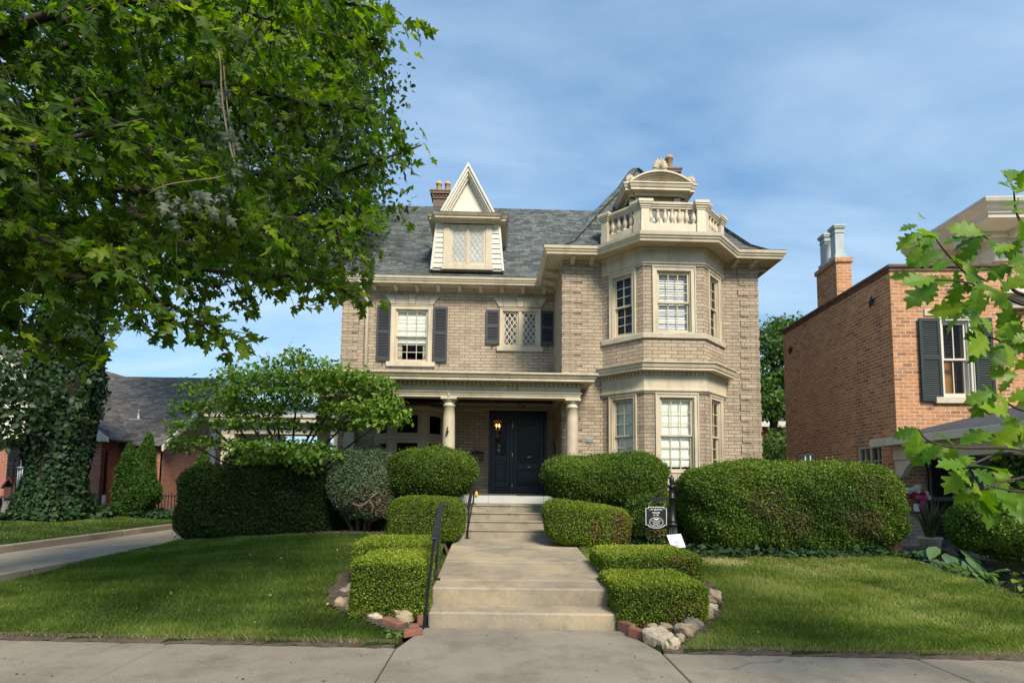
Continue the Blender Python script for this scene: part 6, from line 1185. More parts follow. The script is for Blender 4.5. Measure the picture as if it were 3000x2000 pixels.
rj = random.Random(5)
stems(jn, [([(-2.75 + dx * .3, 11.1, 0.3), (-2.75 + dx * .5 + rj.uniform(-.05, .05), 11.0, 0.62), (-2.75 + dx * .8 + rj.uniform(-.08, .08), 10.85, 0.85), (-2.75 + dx, 10.8, 1.2)], [0.05, 0.042, 0.03, 0.012]) for dx in (-0.45, -0.15, 0.2, 0.5)], 'bark')
stems(jn, [(smooth([(-2.95, 10.62, 1.14), (-2.80, 10.55, 1.03), (-2.62, 10.52, 0.99), (-2.5, 10.55, 1.06), (-2.4, 10.6, 1.2)], 3), 0.013), (smooth([(-2.42, 10.55, 0.82), (-2.38, 10.5, 1.0), (-2.45, 10.5, 1.1), (-2.3, 10.55, 1.25)], 3), 0.011)], 'dead_wood')
shrub('boxwood', 'small rounded bush behind the left side of the hanging sign', 'bush', (2.72, 9.4, 0.85), (0.40, 0.35, 0.42), 'yew', BOX, 0.035, 4500, 3, 3, 0.03, 7, 0.06, 12, bald=[(0, -0.3, -0.3, 0.3, 0.8)])
shrub('boxwood', 'narrow upright bush close behind the sign post', 'bush', (3.15, 9.55, 0.92), (0.26, 0.28, 0.46), 'boxwood', BOX, 0.032, 4500, 3, 3, 0.03, 7, 0.06, 13, bald=[(0, -0.3, -0.35, 0.25, 0.8)])
for (x, y, hx, z0, z1, sd, lb) in ((-10.95, 16.2, .27, .3, 2.5, 21, 'shorter left one of two joined arborvitae by the salmon brick wall'), (-10.50, 16.3, .28, .3, 2.85, 22, 'taller right one of two joined arborvitae by the salmon brick wall'), (-8.45, 15.6, .36, .2, 2.15, 23, 'slim dark arborvitae at the left end of the dark hedge'), (-7.45, 15.9, .33, .2, 2.2, 24, 'slim dark arborvitae rising behind the dark hedge under the dogwood')):
    shrub('arborvitae', lb, 'arborvitae', (x, y, (z0 + z1) / 2), (hx, hx, (z1 - z0) / 2), 'arbor' if sd < 23 else 'yew', NEEDLE, 0.075, 3800, 2.2, 2.1, 0.07, 5, 0.10, sd, -0.52, spray=0.6, up=0.6, group='arborvitae left of the house')
shrub('bush', 'lush bright green bush in front of the right porch', 'bush', (7.72, 7.85, 0.90), (0.60, 0.6, 0.52), 'dogwood', BOX, 0.04, 4200, 2.3, 2.3, 0.10, 5, 0.14, 31, spray=0.8, up=0.5, growth_sun=0.15)
shrub('bush', 'deep green bush at the right photo edge beside the lush bush', 'bush', (8.35, 7.7, 0.85), (0.6, 0.6, 0.52), 'dogwood', BOX, 0.04, 4200, 2.3, 2.3, 0.10, 5, 0.14, 32, spray=0.8, up=0.4)
rb = shrub('rhododendron', 'leafy dark shrub high at the right edge before the porch opening', 'shrub', (8.75, 8.3, 1.75), (0.62, 0.55, 0.55), 'yew', BOX, 0.07, 1500, 2.2, 2.2, 0.14, 5, 0.2, 33, spray=0.9, up=0.3, core=0.6)
stems(rb, [([(8.75, 8.3, 0.0), (8.7, 8.3, 0.7), (8.75 + d, 8.3, 1.5)], [0.03, 0.025, 0.012]) for d in (-0.2, 0.1, 0.3)])
shrub('bush', 'loose yellow green bush at the far left photo edge', 'bush', (-14.6, 15.2, 0.75), (0.5, 0.4, 0.45), 'lush', BOX, 0.06, 1500, 2.2, 2.2, 0.12, 5, 0.2, 34, spray=0.9, core=0.6)
shrub('bush', 'tiny golden bush beside the white drain sleeve', 'bush', (-12.2, 16.9, 0.42), (0.28, 0.25, 0.16), 'boxwood', BOX, 0.045, 2500, 2.2, 2.2, 0.04, 6, 0.05, 35, growth_sun=0.2)
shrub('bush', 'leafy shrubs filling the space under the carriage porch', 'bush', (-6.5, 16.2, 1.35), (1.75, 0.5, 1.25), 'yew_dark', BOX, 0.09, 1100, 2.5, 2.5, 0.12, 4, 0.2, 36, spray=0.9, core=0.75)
# ------------------------------------------------------------------ trees
def twigs_on(paths, q, spacing, length, up=0.0, droop=0.3, spread=1.0, skip=0.1):
    """side twigs along limbs: start, direction, length"""
    S, D, L = [], [], []
    for P in paths:
        P = [np.array(p, float) for p in P]
        for a, b in zip(P[:-1], P[1:]):
            l = np.linalg.norm(b - a); k = max(int(l / spacing), 1); t = (b - a) / l
            for i in range(k):
                if q.uniform() < skip: continue
                o = a + (b - a) * (i + q.uniform()) / k; s = unit(q.normal(size=(1, 3)) * np.array([1, 1, 0.55]))[0]
                S.append(o); D.append(t * 0.45 + s * spread + np.array([0, 0, up - droop * q.uniform()])); L.append(q.uniform(*length))
    return np.array(S), unit(np.array(D)), np.array(L)
def leaves_on(S, D, L, q, step, droop=0.35):
    pos, td = [], []
    n = np.maximum((L / step).astype(int), 2)
    for s, d, l, k in zip(S, D, L, n):
        f = (np.arange(k) + q.uniform(0, 1, k)) / k; P = s + d * (l * f)[:, None]; P[:, 2] -= droop * l * f ** 2
        pos.append(P); td.append(np.repeat(d[None], k, 0))
    return np.concatenate(pos), np.concatenate(td)
q = np.random.default_rng(11)
maple = thing('maple_tree', 'big leafy maple whose boughs fill the upper left of the photo', 'tree', (-6.3, 5.5, 0.2))
t_ = MB(); t_.tube(smooth([(-6.3, 5.5, 0.0), (-6.28, 5.5, 0.6), (-6.3, 5.5, 2.0), (-6.2, 5.45, 3.5), (-6.0, 5.4, 5.5), (-5.8, 5.4, 8)]), [0.36, 0.33, 0.31, 0.30, 0.29, 0.28, 0.28, 0.28, 0.27, 0.27, 0.26, 0.25, 0.24, 0.23, 0.22, 0.21, 0.2, 0.19, 0.18, 0.17, 0.16, 0.15, 0.14, 0.12, 0.1, 0.08][:26], 14); t_.build('trunk', M['bark'], maple)
A = lambda L: [at(u, v, Y) for u, v, Y in L]
limbs = [A(l) for l in (
 [(-330, 780, 5.5), (0, 690, 5.4), (300, 640, 5.3), (600, 640, 5.2), (850, 640, 5.1), (1010, 660, 5.0), (1090, 690, 5.0)],
 [(-310, 700, 5.5), (50, 540, 5.8), (350, 450, 6.0), (650, 490, 6.0), (900, 530, 5.8), (1080, 480, 5.6), (1235, 425, 5.5)],
 [(-310, 640, 5.5), (50, 380, 5.2), (350, 270, 5.0), (650, 250, 5.0), (880, 300, 5.0), (1060, 320, 5.0)],
 [(-280, 520, 5.5), (50, 200, 5.5), (350, 100, 5.5), (700, 70, 5.3), (950, 100, 5.2), (1130, 120, 5.1)],
 [(-280, 420, 5.2), (0, -30, 4.8), (300, -90, 4.6), (650, -50, 4.5), (950, 0, 4.5), (1080, 20, 4.5)],
 [(-330, 860, 5.4), (-50, 800, 5.2), (200, 810, 5.0), (420, 860, 4.9), (560, 930, 4.8), (620, 980, 4.8)],
 [(-320, 850, 5.8), (50, 820, 6.2), (400, 780, 6.3), (700, 800, 6.3), (930, 820, 6.2), (1050, 880, 6.1)],
 [(-330, 900, 5.3), (-50, 930, 5.1), (130, 980, 5.0), (280, 1040, 5.0)],
 [(-310, 760, 5.8), (100, 700, 6.8), (500, 710, 7.1), (800, 730, 7.0), (950, 770, 6.8)],
 [(-290, 480, 5.8), (100, 300, 6.8), (500, 190, 7.0), (800, 190, 6.8), (1030, 220, 6.5)],
 [(-320, 600, 5.2), (-50, 480, 4.3), (200, 410, 3.9), (420, 350, 3.8)],
 [(-330, 740, 5.2), (-50, 660, 4.5), (180, 720, 4.2), (380, 760, 4.1)],
 [(-320, 660, 5.2), (100, 560, 4.8), (420, 560, 4.5), (680, 600, 4.4), (820, 640, 4.4)],
 [(-280, 300, 5.2), (50, 80, 4.4), (350, 10, 4.2), (600, 20, 4.1), (800, 60, 4.1)])]
bt_ = MB()
for l in limbs:
    s = smooth(l, 6); m = len(s); bt_.tube(s, [0.048 * (1 - i / m) ** 1.1 + 0.007 for i in range(m)], 7)
S, D, L = twigs_on(limbs, q, 0.052, (0.25, 0.95), droop=0.3, up=0.02)
for s, d, l in zip(S, D, L):
    e = s + d * l
    if (e[2] - 0.35 * l) / e[1] < 0.56 or e[0] / e[1] > -0.2: continue
    bt_.tube([s, s + d * l * 0.5 - np.array([0, 0, 0.09 * l]), s + d * l - np.array([0, 0, 0.35 * l])], [0.007, 0.005, 0.002], 4)
bt_.build('branches', M['twig'], maple, recalc=False)
P, T = leaves_on(S, D, L, q, 0.048); P = P + q.normal(size=P.shape) * 0.05
xm = np.interp(P[:, 2] / P[:, 1], [0.30, 0.36, 0.44, 0.52, 0.565, 0.60, 0.64, 0.675, 0.70, 0.73, 0.80, 0.88, 1.1], [-0.26, -0.20, -0.235, -0.20, -0.21, -0.185, -0.12, -0.095, -0.13, -0.20, -0.185, -0.15, -0.13])
keep = (P[:, 1] > 3.2) & (P[:, 0] / P[:, 1] < xm + 0.02 * q.normal(size=len(P))) & (P[:, 2] / P[:, 1] > 0.565 - 0.05 * (P[:, 0] / P[:, 1] < -0.72) - 0.04 * (np.abs(P[:, 0] / P[:, 1] + 0.55) < 0.1)); P, T = P[keep], T[keep]; n = len(P)
dirs = T * 0.5 + q.normal(size=(n, 3)) * 0.6 + np.array([0, 0, -0.35]); nors = q.normal(size=(n, 3)) * 0.55 + np.array([0.05, -0.25, 0.75])
r = np.clip(q.beta(2, 2.2, n) + 0.18 * fnoise(P, 1.6, 3), 0, 0.95); r[q.uniform(size=n) < 0.003] = 1; sz = q.uniform(0.08, 0.142, n); VV, FF_, RR, off = [], [], [], 0
for k in range(4):
    s = np.arange(n) % 4 == k; V, F = scatter(MAPLES[k], P[s], dirs[s], nors[s], sz[s]); VV.append(V); FF_.append(F + off); RR.append(per(MAPLE, r[s])); off += len(V)
npmesh('foliage', np.concatenate(VV), np.concatenate(FF_), M['maple'], maple, np.concatenate(RR))
print('maple leaves', n)
# broken bough with wilted leaves
wb = MB(); wp = A([(640, 150, 4.05), (646, 190, 4.0), (652, 300, 4.0), (672, 420, 3.98), (688, 480, 3.95)]); wb.tube(smooth(wp), 0.007, 6); wb.tube(smooth(A([(655, 195, 4.02), (668, 330, 4.02), (690, 470, 3.98)])), [0.005] * 11, 5)
wq = A([(690, 500, 3.95), (640, 520, 3.93), (560, 530, 3.9), (480, 545, 3.9), (430, 572, 3.9)]); wb.tube(smooth(wq), [0.0045] * 21, 5); wbo = wb.build('broken_bough', M['dead_wood'], maple, recalc=False)
WP = []
for (u, v, Y, k, sp) in ((640, 250, 4.0, 5, 14), (655, 330, 4.0, 8, 22), (680, 400, 3.98, 10, 24), (690, 470, 3.96, 9, 20), (680, 530, 3.95, 11, 22), (640, 590, 3.93, 10, 22), (590, 580, 3.92, 9, 20), (545, 590, 3.9, 6, 14), (480, 590, 3.9, 8, 18), (655, 630, 3.93, 5, 14), (470, 600, 3.9, 4, 10)):
    for i in range(k): WP.append(at(u + q.normal() * sp * 0.8, v + q.normal() * sp, Y + q.normal() * 0.05)) if q.uniform() < 0.9 else None
WP = np.array([tuple(p) for p in WP]); n = len(WP); V, F = scatter(MAPLES[2], WP, q.normal(size=(n, 3)) * 0.35 + np.array([0, 0, -1]), q.normal(size=(n, 3)) * 0.6 + np.array([0, -1, 0]), q.uniform(0.06, 0.10, n)); V = V.copy()
npmesh('wilted_leaves', V, F, M['wilt'], wbo, per(MAPLE, q.uniform(size=n)))
# the ivy clad tree behind, fine dark crown
ivt = thing('ivy_tree', 'tall tree with ivy wrapped trunk and fine dark crown behind the maple', 'tree', (-12.1, 15.0, 0.4))
tr = smooth([(-12.1, 15, 0.2), (-12.1, 15, 1.5), (-12.0, 15, 4), (-11.7, 15.2, 7), (-10.6, 15.5, 10), (-9.2, 15.6, 13.2), (-8.4, 15.8, 16.5)], 5); m = len(tr)
t_ = MB(); t_.tube(tr, [0.46 * (1 - i / m) + 0.12 for i in range(m)], 14); 
tl1 = smooth([(-11.7, 15.2, 7), (-9.6, 15.3, 8.6), (-7.4, 15.5, 9.6), (-5.2, 15.6, 9.8)]); t_.tube(tl1, [0.22 * (1 - i / len(tl1)) + 0.03 for i in range(len(tl1))], 9)
tl2 = smooth([(-10.6, 15.5, 10), (-8.0, 15.8, 12.0), (-5.5, 16, 12.8), (-3.6, 16, 12.6)]); t_.tube(tl2, [0.2 * (1 - i / len(tl2)) + 0.03 for i in range(len(tl2))], 9); t_.build('trunk', M['bark'], ivt)
n = 15000; zz = q.uniform(0.25, 6.6, n) ** 1.0; aa = q.uniform(0, 2 * math.pi, n); rr = (0.85 - 0.17 * sst((zz - 0.4) / 1.3) + 0.10 * sst((zz - 2.2) / 2.0)) * (1 + 0.10 * np.sin(3 * aa + zz * 1.7) + 0.07 * np.sin(7 * aa - zz * 2.3)) * q.uniform(0.86, 1.06, n); rr *= np.where((zz > 5.4), 0.9, 1)
P = np.stack([-12.1 + 0.03 * zz + rr * np.cos(aa), 15 + rr * np.sin(aa), zz], 1); N_ = np.stack([np.cos(aa), np.sin(aa), np.full(n, 0.5)], 1)
V, F = scatter(IVY, P, q.normal(size=(n, 3)) * 0.5 + np.array([0, 0, -0.9]), N_ + q.normal(size=(n, 3)) * 0.4, q.uniform(0.07, 0.135, n)); npmesh('ivy', V, F, M['ivy'], ivt, per(IVY, np.where(q.uniform(size=n) < 0.004, 1.0, q.beta(2, 2, n) * 0.96)))
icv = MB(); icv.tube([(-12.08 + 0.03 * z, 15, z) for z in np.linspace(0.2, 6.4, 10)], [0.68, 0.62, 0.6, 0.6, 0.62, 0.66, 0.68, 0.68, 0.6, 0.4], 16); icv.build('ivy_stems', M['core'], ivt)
def cloud_crown(name, parent, blobs, q, leaf, size, mat, dens, clump=0.5, per_clump=26):
    """a crown of many leaf clumps with gaps between them"""
    PP_, NN = [], []
    for (c, r3) in blobs:
        k = int(dens * r3[0] * r3[2] * 4); d = unit(q.normal(size=(k, 3))) * (q.uniform(0.25, 1.0, (k, 1)) ** 0.5) * np.array(r3); cc = np.array(c) + d
        for a in cc:
            m = max(int(per_clump * q.uniform(0.5, 1.5)), 3); s = clump * q.uniform(0.6, 1.3); PP_.append(a + q.normal(size=(m, 3)) * np.array([s, s, s * 0.45]) * 0.5)
    P = np.concatenate(PP_); n = len(P)
    V, F = scatter(leaf, P, q.normal(size=(n, 3)) * 0.7 + np.array([0, 0, -0.3]), q.normal(size=(n, 3)) * 0.7 + np.array([0, -0.3, 0.7]), size * q.uniform(0.7, 1.3, n))
    r = np.clip(q.beta(2, 2.2, n) + 0.15 * fnoise(P, 1.1, 5), 0, 0.99); npmesh(name, V, F, M[mat], parent, per(leaf, r)); print(name, n)
B = lambda u, v, Y, r, ry=None, rz=None: (tuple(at(u, v, Y)), (r, ry or r, rz or r * 0.8))
cloud_crown('foliage', ivt, [B(700, 60, 15.5, 2.3), B(900, 130, 15.8, 2.0), B(1040, 250, 15.8, 1.25), B(860, 330, 15.6, 1.9), B(1000, 450, 15.6, 1.3), B(760, 480, 15.4, 1.8), B(900, 600, 15.3, 1.5), B(1050, 590, 15.2, 0.8), B(620, 300, 15.4, 1.8), B(450, 400, 15.0, 1.6), B(600, 650, 15.2, 1.7), B(780, 720, 15.0, 1.4), B(950, 740, 15.0, 1.0), B(980, 60, 15.8, 1.2), B(350, 200, 15, 2.2), B(1100, 380, 15.7, 0.6), B(70, 1190, 14.0, 0.8), B(20, 1090, 14.0, 0.9), B(20, 1260, 13.8, 0.5)], q, OVATE, 0.17, 'locust', 13.0, 0.75, 26)
# dogwood before the porch
dg_ = thing('dogwood_tree', 'small layered dogwood with light green leaves between dark hedge and porch', 'tree', (-4.75, 12.2, 0.3))
t_ = MB()
tips = [(880, 1060), (720, 1080), (1010, 1090), (620, 1130), (1120, 1140), (560, 1190), (1170, 1195), (540, 1290), (620, 1250), (820, 1340), (950, 1320), (1000, 1150), (800, 1150), (700, 1180)]
for i, (u, v) in enumerate(tips):
    e = at(u, v, 11.55 + 0.45 * math.sin(i * 2.1)); b0 = Vector((-4.75 + 0.12 * math.cos(i), 12.2 + 0.1 * math.sin(i), 0.2)); mid = b0.lerp(e, 0.5) + Vector((0, 0, 0.25)); mid.x = b0.x + (e.x - b0.x) * 0.38
    s = smooth([b0, b0.lerp(mid, 0.6) + Vector((0, 0, 0.12)), mid, e], 6); t_.tube(s, [0.055 * (1 - k / len(s)) + 0.006 for k in range(len(s))], 7)
t_.build('trunk', M['bark'], dg_)
DGL = [(880, 1058, 130), (730, 1085, 95), (820, 1100, 150), (1000, 1085, 80), (1060, 1105, 90), (640, 1130, 110), (790, 1140, 150), (960, 1135, 170), (1100, 1140, 60), (560, 1185, 60), (690, 1180, 140), (870, 1185, 200), (1060, 1185, 110), (1140, 1200, 60), (600, 1235, 110), (760, 1225, 130), (1100, 1230, 80), (560, 1280, 70), (640, 1290, 90), (770, 1300, 110), (880, 1300, 120), (820, 1335, 120), (930, 1325, 90), (900, 1370, 40), (520, 1310, 30), (870, 1030, 40), (1130, 1170, 60), (980, 1240, 90), (1040, 1200, 110), (1170, 1215, 40), (1050, 1110, 120), (860, 1110, 170)]
P = []
for i, (u, v, hw) in enumerate(DGL):
    Yc = 11.1 + 0.5 * math.sin(i * 1.9); c = np.array(at(u, v, Yc)); R_ = hw / 1550 * Yc; k = int(520 * R_ * (0.5 + R_ * 0.7))
    a = q.uniform(0, 6.28, k); rr = R_ * np.sqrt(q.uniform(0, 1, k)); P.append(np.stack([c[0] + rr * np.cos(a), c[1] + np.clip(rr * np.sin(a) * 0.75, -1.2, 0.8), c[2] + q.normal(size=k) * 0.075 - 0.12 * (rr / R_) ** 2 * R_], 1))
P = np.concatenate(P); P = P[P[:, 1] < 11.85]; n = len(P); V, F = scatter(OVATE, P, q.normal(size=(n, 3)) * np.array([0.7, 0.7, 0.2]) + np.array([0, -0.1, -0.35]), q.normal(size=(n, 3)) * 0.35 + np.array([0, -0.15, 0.9]), q.uniform(0.07, 0.12, n))
npmesh('foliage', V, F, M['dogwood'], dg_, per(OVATE, np.clip(q.beta(2, 2, n) + 0.15 * fnoise(P, 3, 8), 0, 1))); print('dogwood', n)
# tree behind, in the gap
gt = thing('backyard_tree', 'mid green tree standing behind the gap between tan house and orange brick house', 'tree', (12.3, 23, 0)); t_ = MB(); tr = smooth([(12.3, 23, 0), (12.2, 23, 3), (12.5, 23, 5.5), (12.1, 23, 8.5)]); t_.tube(tr, [0.25 * (1 - i / len(tr)) + 0.04 for i in range(len(tr))], 8); t_.tube([(12.3, 23, 4.2), (11.4, 22.8, 6)], [0.1, 0.03], 6); t_.tube([(12.4, 23, 5), (13.5, 23, 6.6)], [0.1, 0.03], 6); t_.build('trunk', M['bark'], gt)
cloud_crown('foliage', gt, [B(2260, 1010, 23, 1.3), B(2330, 990, 23, 1.1), B(2240, 1110, 22.8, 0.9), B(2310, 1090, 23, 0.9), B(2260, 1190, 22, 0.9), B(2300, 1300, 21, 0.8), B(2250, 1330, 20.5, 0.8), B(2290, 1180, 23, 0.9), B(2280, 960, 23.5, 0.6)], q, OVATE, 0.17, 'lush', 16, 0.5, 24)
bt2 = thing('rear_tree', 'dark tree far behind the left house beyond the maple boughs', 'tree', (-15, 30, 0)); t_ = MB(); t_.tube([(-15, 30, 0), (-15, 30, 8)], [0.3, 0.15], 8); t_.build('trunk', M['bark'], bt2)
cloud_crown('foliage', bt2, [B(60, 780, 27, 4.0), B(-150, 700, 27, 4.5)], q, OVATE, 0.32, 'locust', 2.2, 1.1, 24)
# oak sapling reaching in from the right
q = np.random.default_rng(23)
oak = thing('young_oak', 'young oak with large lobed leaves reaching in from the right edge', 'tree', (4.2, 3.1, 0)); 
t_ = MB(); t_.tube(smooth([(4.2, 3.1, -0.05), (4.15, 3.1, 1.2), (4.13, 3.1, 2.6), (4.1, 3.1, 4.2)]), [0.06 * (1 - i / 18) + 0.012 for i in range(16)], 9); t_.build('trunk', M['twig'], oak)
OB = [[(3500, 1050, 3.1), (3150, 960, 3.05), (2970, 875, 3.0), (2860, 825, 3.0), (2780, 750, 3.0), (2735, 690, 3.0)], [(3500, 1080, 3.1), (3100, 930, 3.0), (2990, 890, 3.0), (2900, 850, 2.95), (2820, 825, 2.9), (2740, 820, 2.9)], [(3500, 900, 3.1), (3100, 760, 3.1), (2990, 650, 3.1), (2970, 560, 3.1)], [(3500, 850, 3.1), (3060, 880, 3.0), (2960, 840, 3.05), (2958, 760, 3.1), (2880, 690, 3.1)],
      [(3500, 1250, 3.1), (3100, 1330, 2.9), (2960, 1312, 2.85), (2800, 1310, 2.85), (2720, 1290, 2.85), (2690, 1255, 2.85)], [(3500, 1300, 3.1), (3050, 1340, 2.8), (2930, 1330, 2.8), (2870, 1350, 2.78), (2828, 1366, 2.75)], [(3500, 1350, 3.1), (3100, 1400, 2.8), (2960, 1405, 2.75), (2880, 1432, 2.7)], [(3500, 1100, 3.1), (3100, 1080, 3.0), (2960, 1010, 3.0), (2890, 985, 3.0)], [(3500, 1180, 3.1), (3120, 1210, 3.0), (2990, 1200, 3.0), (2910, 1150, 3.0)], [(3500, 1400, 3.1), (3100, 1440, 2.7), (2990, 1440, 2.7), (2910, 1425, 2.7)]]
t_ = MB()
OBW = []
for l in OB:
    pts = A(l); pts[0] = Vector((4.13, 3.1, max(pts[0].z - 0.25, 0.5))); OBW.append(pts)
for l in OBW: s = smooth(l, 5); t_.tube(s, [0.011 * (1 - i / len(s)) ** 1.2 + 0.0035 for i in range(len(s))], 6)
t_.build('branches', M['twig'], oak, recalc=False)
# leaf by leaf: base, heading in the picture (degrees, 0 = right, 90 = down), length in photo pixels
OL = [(2735, 690, 200, 70), (2735, 690, 165, 75), (2740, 695, 300, 95), (2745, 700, 250, 80), (2760, 720, 330, 90), (2730, 700, 150, 110), (2725, 705, 120, 95), (2700, 640, 310, 70), (2690, 660, 190, 60), (2770, 740, 170, 110), (2775, 745, 15, 90), (2790, 760, 350, 85),
      (2690, 680, 140, 85), (2700, 720, 130, 70), (2780, 760, 155, 95), (2800, 770, 40, 85), (2965, 560, 230, 90), (2968, 560, 280, 70), (2970, 560, 200, 70), (2975, 570, 320, 80), (2980, 580, 100, 70), (2960, 620, 10, 80), (2985, 640, 60, 90), (2880, 690, 200, 110), (2882, 690, 310, 75), (2880, 692, 120, 90), (2890, 700, 60, 80), (2885, 692, 165, 90),
      (2740, 820, 185, 110), (2740, 822, 150, 125), (2745, 825, 120, 80), (2800, 822, 210, 90), (2810, 825, 100, 85), (2830, 830, 330, 110), (2850, 830, 75, 80), (2870, 840, 120, 95), (2890, 850, 200, 110), (2900, 850, 60, 95), (2930, 860, 300, 90), (2950, 870, 250, 120), (2960, 880, 110, 90), (2960, 800, 200, 115), (2950, 780, 330, 90), (2965, 790, 20, 80), (2985, 770, 160, 95), (2990, 830, 340, 70), (2975, 720, 180, 80), (2985, 700, 120, 75),
      (2830, 900, 170, 105), (2835, 905, 130, 95), (2840, 905, 80, 70), (2860, 880, 140, 90), (2690, 1255, 170, 75), (2692, 1257, 120, 100), (2690, 1255, 60, 60), (2700, 1265, 200, 50), (2800, 1310, 250, 80), (2760, 1300, 140, 85), (2800, 1308, 100, 80), (2810, 1305, 330, 110), (2725, 1305, 105, 95), (2735, 1300, 165, 60), (2790, 1320, 190, 75), (2830, 1365, 195, 100), (2830, 1370, 240, 60), (2835, 1365, 345, 135), (2845, 1375, 40, 90), (2838, 1372, 135, 110),
      (2860, 1430, 150, 80), (2870, 1440, 200, 90), (2880, 1440, 110, 130), (2900, 1430, 75, 120), (2895, 1425, 40, 130), (2905, 1425, 350, 110), (2880, 1440, 160, 60), (2990, 1440, 60, 110), (2985, 1440, 130, 130), (2990, 1430, 330, 80), (2960, 1310, 300, 80), (2970, 1312, 200, 90), (2990, 1250, 150, 100), (2985, 1240, 60, 110), (2960, 1215, 195, 110), (2930, 1180, 230, 90), (2940, 1310, 100, 60),
      (2890, 985, 190, 110), (2890, 985, 150, 120), (2895, 990, 110, 100), (2900, 985, 230, 80), (2930, 1000, 320, 90), (2940, 1000, 80, 100), (2960, 1010, 30, 80), (2980, 1020, 140, 110), (2910, 1150, 170, 85), (2912, 1150, 115, 100), (2920, 1155, 60, 80), (2950, 1180, 320, 80), (2985, 1100, 190, 90), (2990, 940, 160, 90), (2995, 960, 200, 100), (2985, 1010, 250, 80)]
P, Dd, Nn, Sz = [], [], [], []
OL2 = []
for (u, v, a, l) in OL:
    OL2.append((u, v, a, l))
    if q.uniform() < 0.35: OL2.append((u + q.normal() * 14, v + q.normal() * 12, a + q.choice((-1, 1)) * q.uniform(25, 70), l * q.uniform(0.7, 1.0)))
for (u, v, a, l) in OL2:
    Y = 2.95 + q.normal() * 0.12; p = at(u, v, Y); a += q.normal() * 6; d = Vector((math.cos(rad(a)), q.normal() * 0.45, -math.sin(rad(a)))); P.append(tuple(p)); Dd.append(tuple(d)); Nn.append((q.normal() * 0.45, -0.75 + q.normal() * 0.4, 0.55 + q.normal() * 0.3)); Sz.append(l / 1550 * Y * 0.86)
# the rest of its crown, beyond the edge of the photograph
for l in OBW:
    for k in range(16):
        f = q.uniform(0.15, 0.95); p = l[0].lerp(l[1], f); p += Vector((q.normal() * .09, q.normal() * .12, q.normal() * .09)); P.append(tuple(p)); Dd.append(tuple(q.normal(size=3) * .8 + np.array([-.3, 0, -.3]))); Nn.append((q.normal() * .45, -.6 + q.normal() * .4, .7)); Sz.append(q.uniform(.12, .19))
for k in range(150): P.append((4.3 + q.uniform(-.5, .6), 3.0 + q.uniform(-.5, .5), 4.0 + q.uniform(-.5, .5))); Dd.append(tuple(q.normal(size=3) + np.array([0, 0, -.4]))); Nn.append((q.normal() * .45, -.4, .8)); Sz.append(q.uniform(.12, .19))
P, Dd, Nn, Sz = map(np.array, (P, Dd, Nn, Sz)); V, F = scatter(OAK, P, Dd, Nn, Sz); npmesh('foliage', V, F, M['oak'], oak, per(OAK, q.uniform(0, 1, len(P))))
# ------------------------------------------------------------------ beds and low plants
q = np.random.default_rng(31)
def inside(poly, x, y):
    r = np.zeros(len(x), bool); n = len(poly)
    for i in range(n):
        (x0, y0), (x1, y1) = poly[i], poly[(i + 1) % n]; c = ((y0 > y) != (y1 > y)) & (x < (x1 - x0) * (y - y0) / (y1 - y0 + 1e-12) + x0); r ^= c
    return r
BEDS = [[(-0.66, 5.45), (-0.62, 7.85), (-1.9, 7.85), (-2.05, 7.2), (-1.98, 6.5), (-1.78, 5.94), (-1.35, 5.55), (-1.02, 5.22), (-0.86, 5.12)],
        [(1.26, 5.4), (1.3, 7.6), (2.55, 7.6), (2.78, 6.7), (2.68, 6.2), (2.35, 5.55), (1.95, 5.0), (1.62, 4.66), (1.47, 4.72)],
        [(-6.3, 10.9), (-3.6, 10.55), (-2.0, 10.3), (-1.95, 9.2), (-0.62, 9.0), (-0.62, 12.2), (-4.3, 12.2), (-6.3, 12.4)],
        [(0.9, 8.9), (2.4, 8.85), (2.95, 8.75), (3.1, 8.35), (4.6, 8.3), (6.3, 8.3), (6.6, 10.0), (6.6, 12.9), (1.4, 12.9)],
        [(6.5, 8.6), (6.42, 7.4), (6.36, 5.2), (9.2, 4.9), (9.2, 10.6), (7.0, 10.6), (6.6, 10.0), (6.6, 9.0)]]
def drape(poly, step, mat, lift, label):
    xs = np.array([p[0] for p in poly]); ys = np.array([p[1] for p in poly]); ax = np.arange(xs.min(), xs.max() + step, step); ay = np.arange(ys.min(), ys.max() + step, step)
    X, Y = np.meshgrid(ax, ay, indexing='ij'); k = np.arange(X.size).reshape(X.shape); F = np.stack([k[:-1, :-1].ravel(), k[1:, :-1].ravel(), k[1:, 1:].ravel(), k[:-1, 1:].ravel()], 1)
    V = np.stack([X.ravel(), Y.ravel(), np.maximum(gh(X, Y).ravel(), -0.05) + lift + 0.012 * fnoise(np.stack([X.ravel(), Y.ravel(), 0 * X.ravel()], 1), 12, 3)], 1)
    m = V[F].mean(1); F = F[inside(poly, m[:, 0], m[:, 1])]; return tag(npmesh('soil_bed', V, F, M[mat], smooth=True), label, 'soil bed', kind='structure')
for b_, lb in zip(BEDS, ('dark soil round the left boxwoods', 'dark soil round the right boxwoods', 'dark soil under the dark hedge and juniper', 'dark soil under the right hedge and yew', 'dark soil before the right porch')): drape(b_, 0.06, 'soil', 0.012, lb)
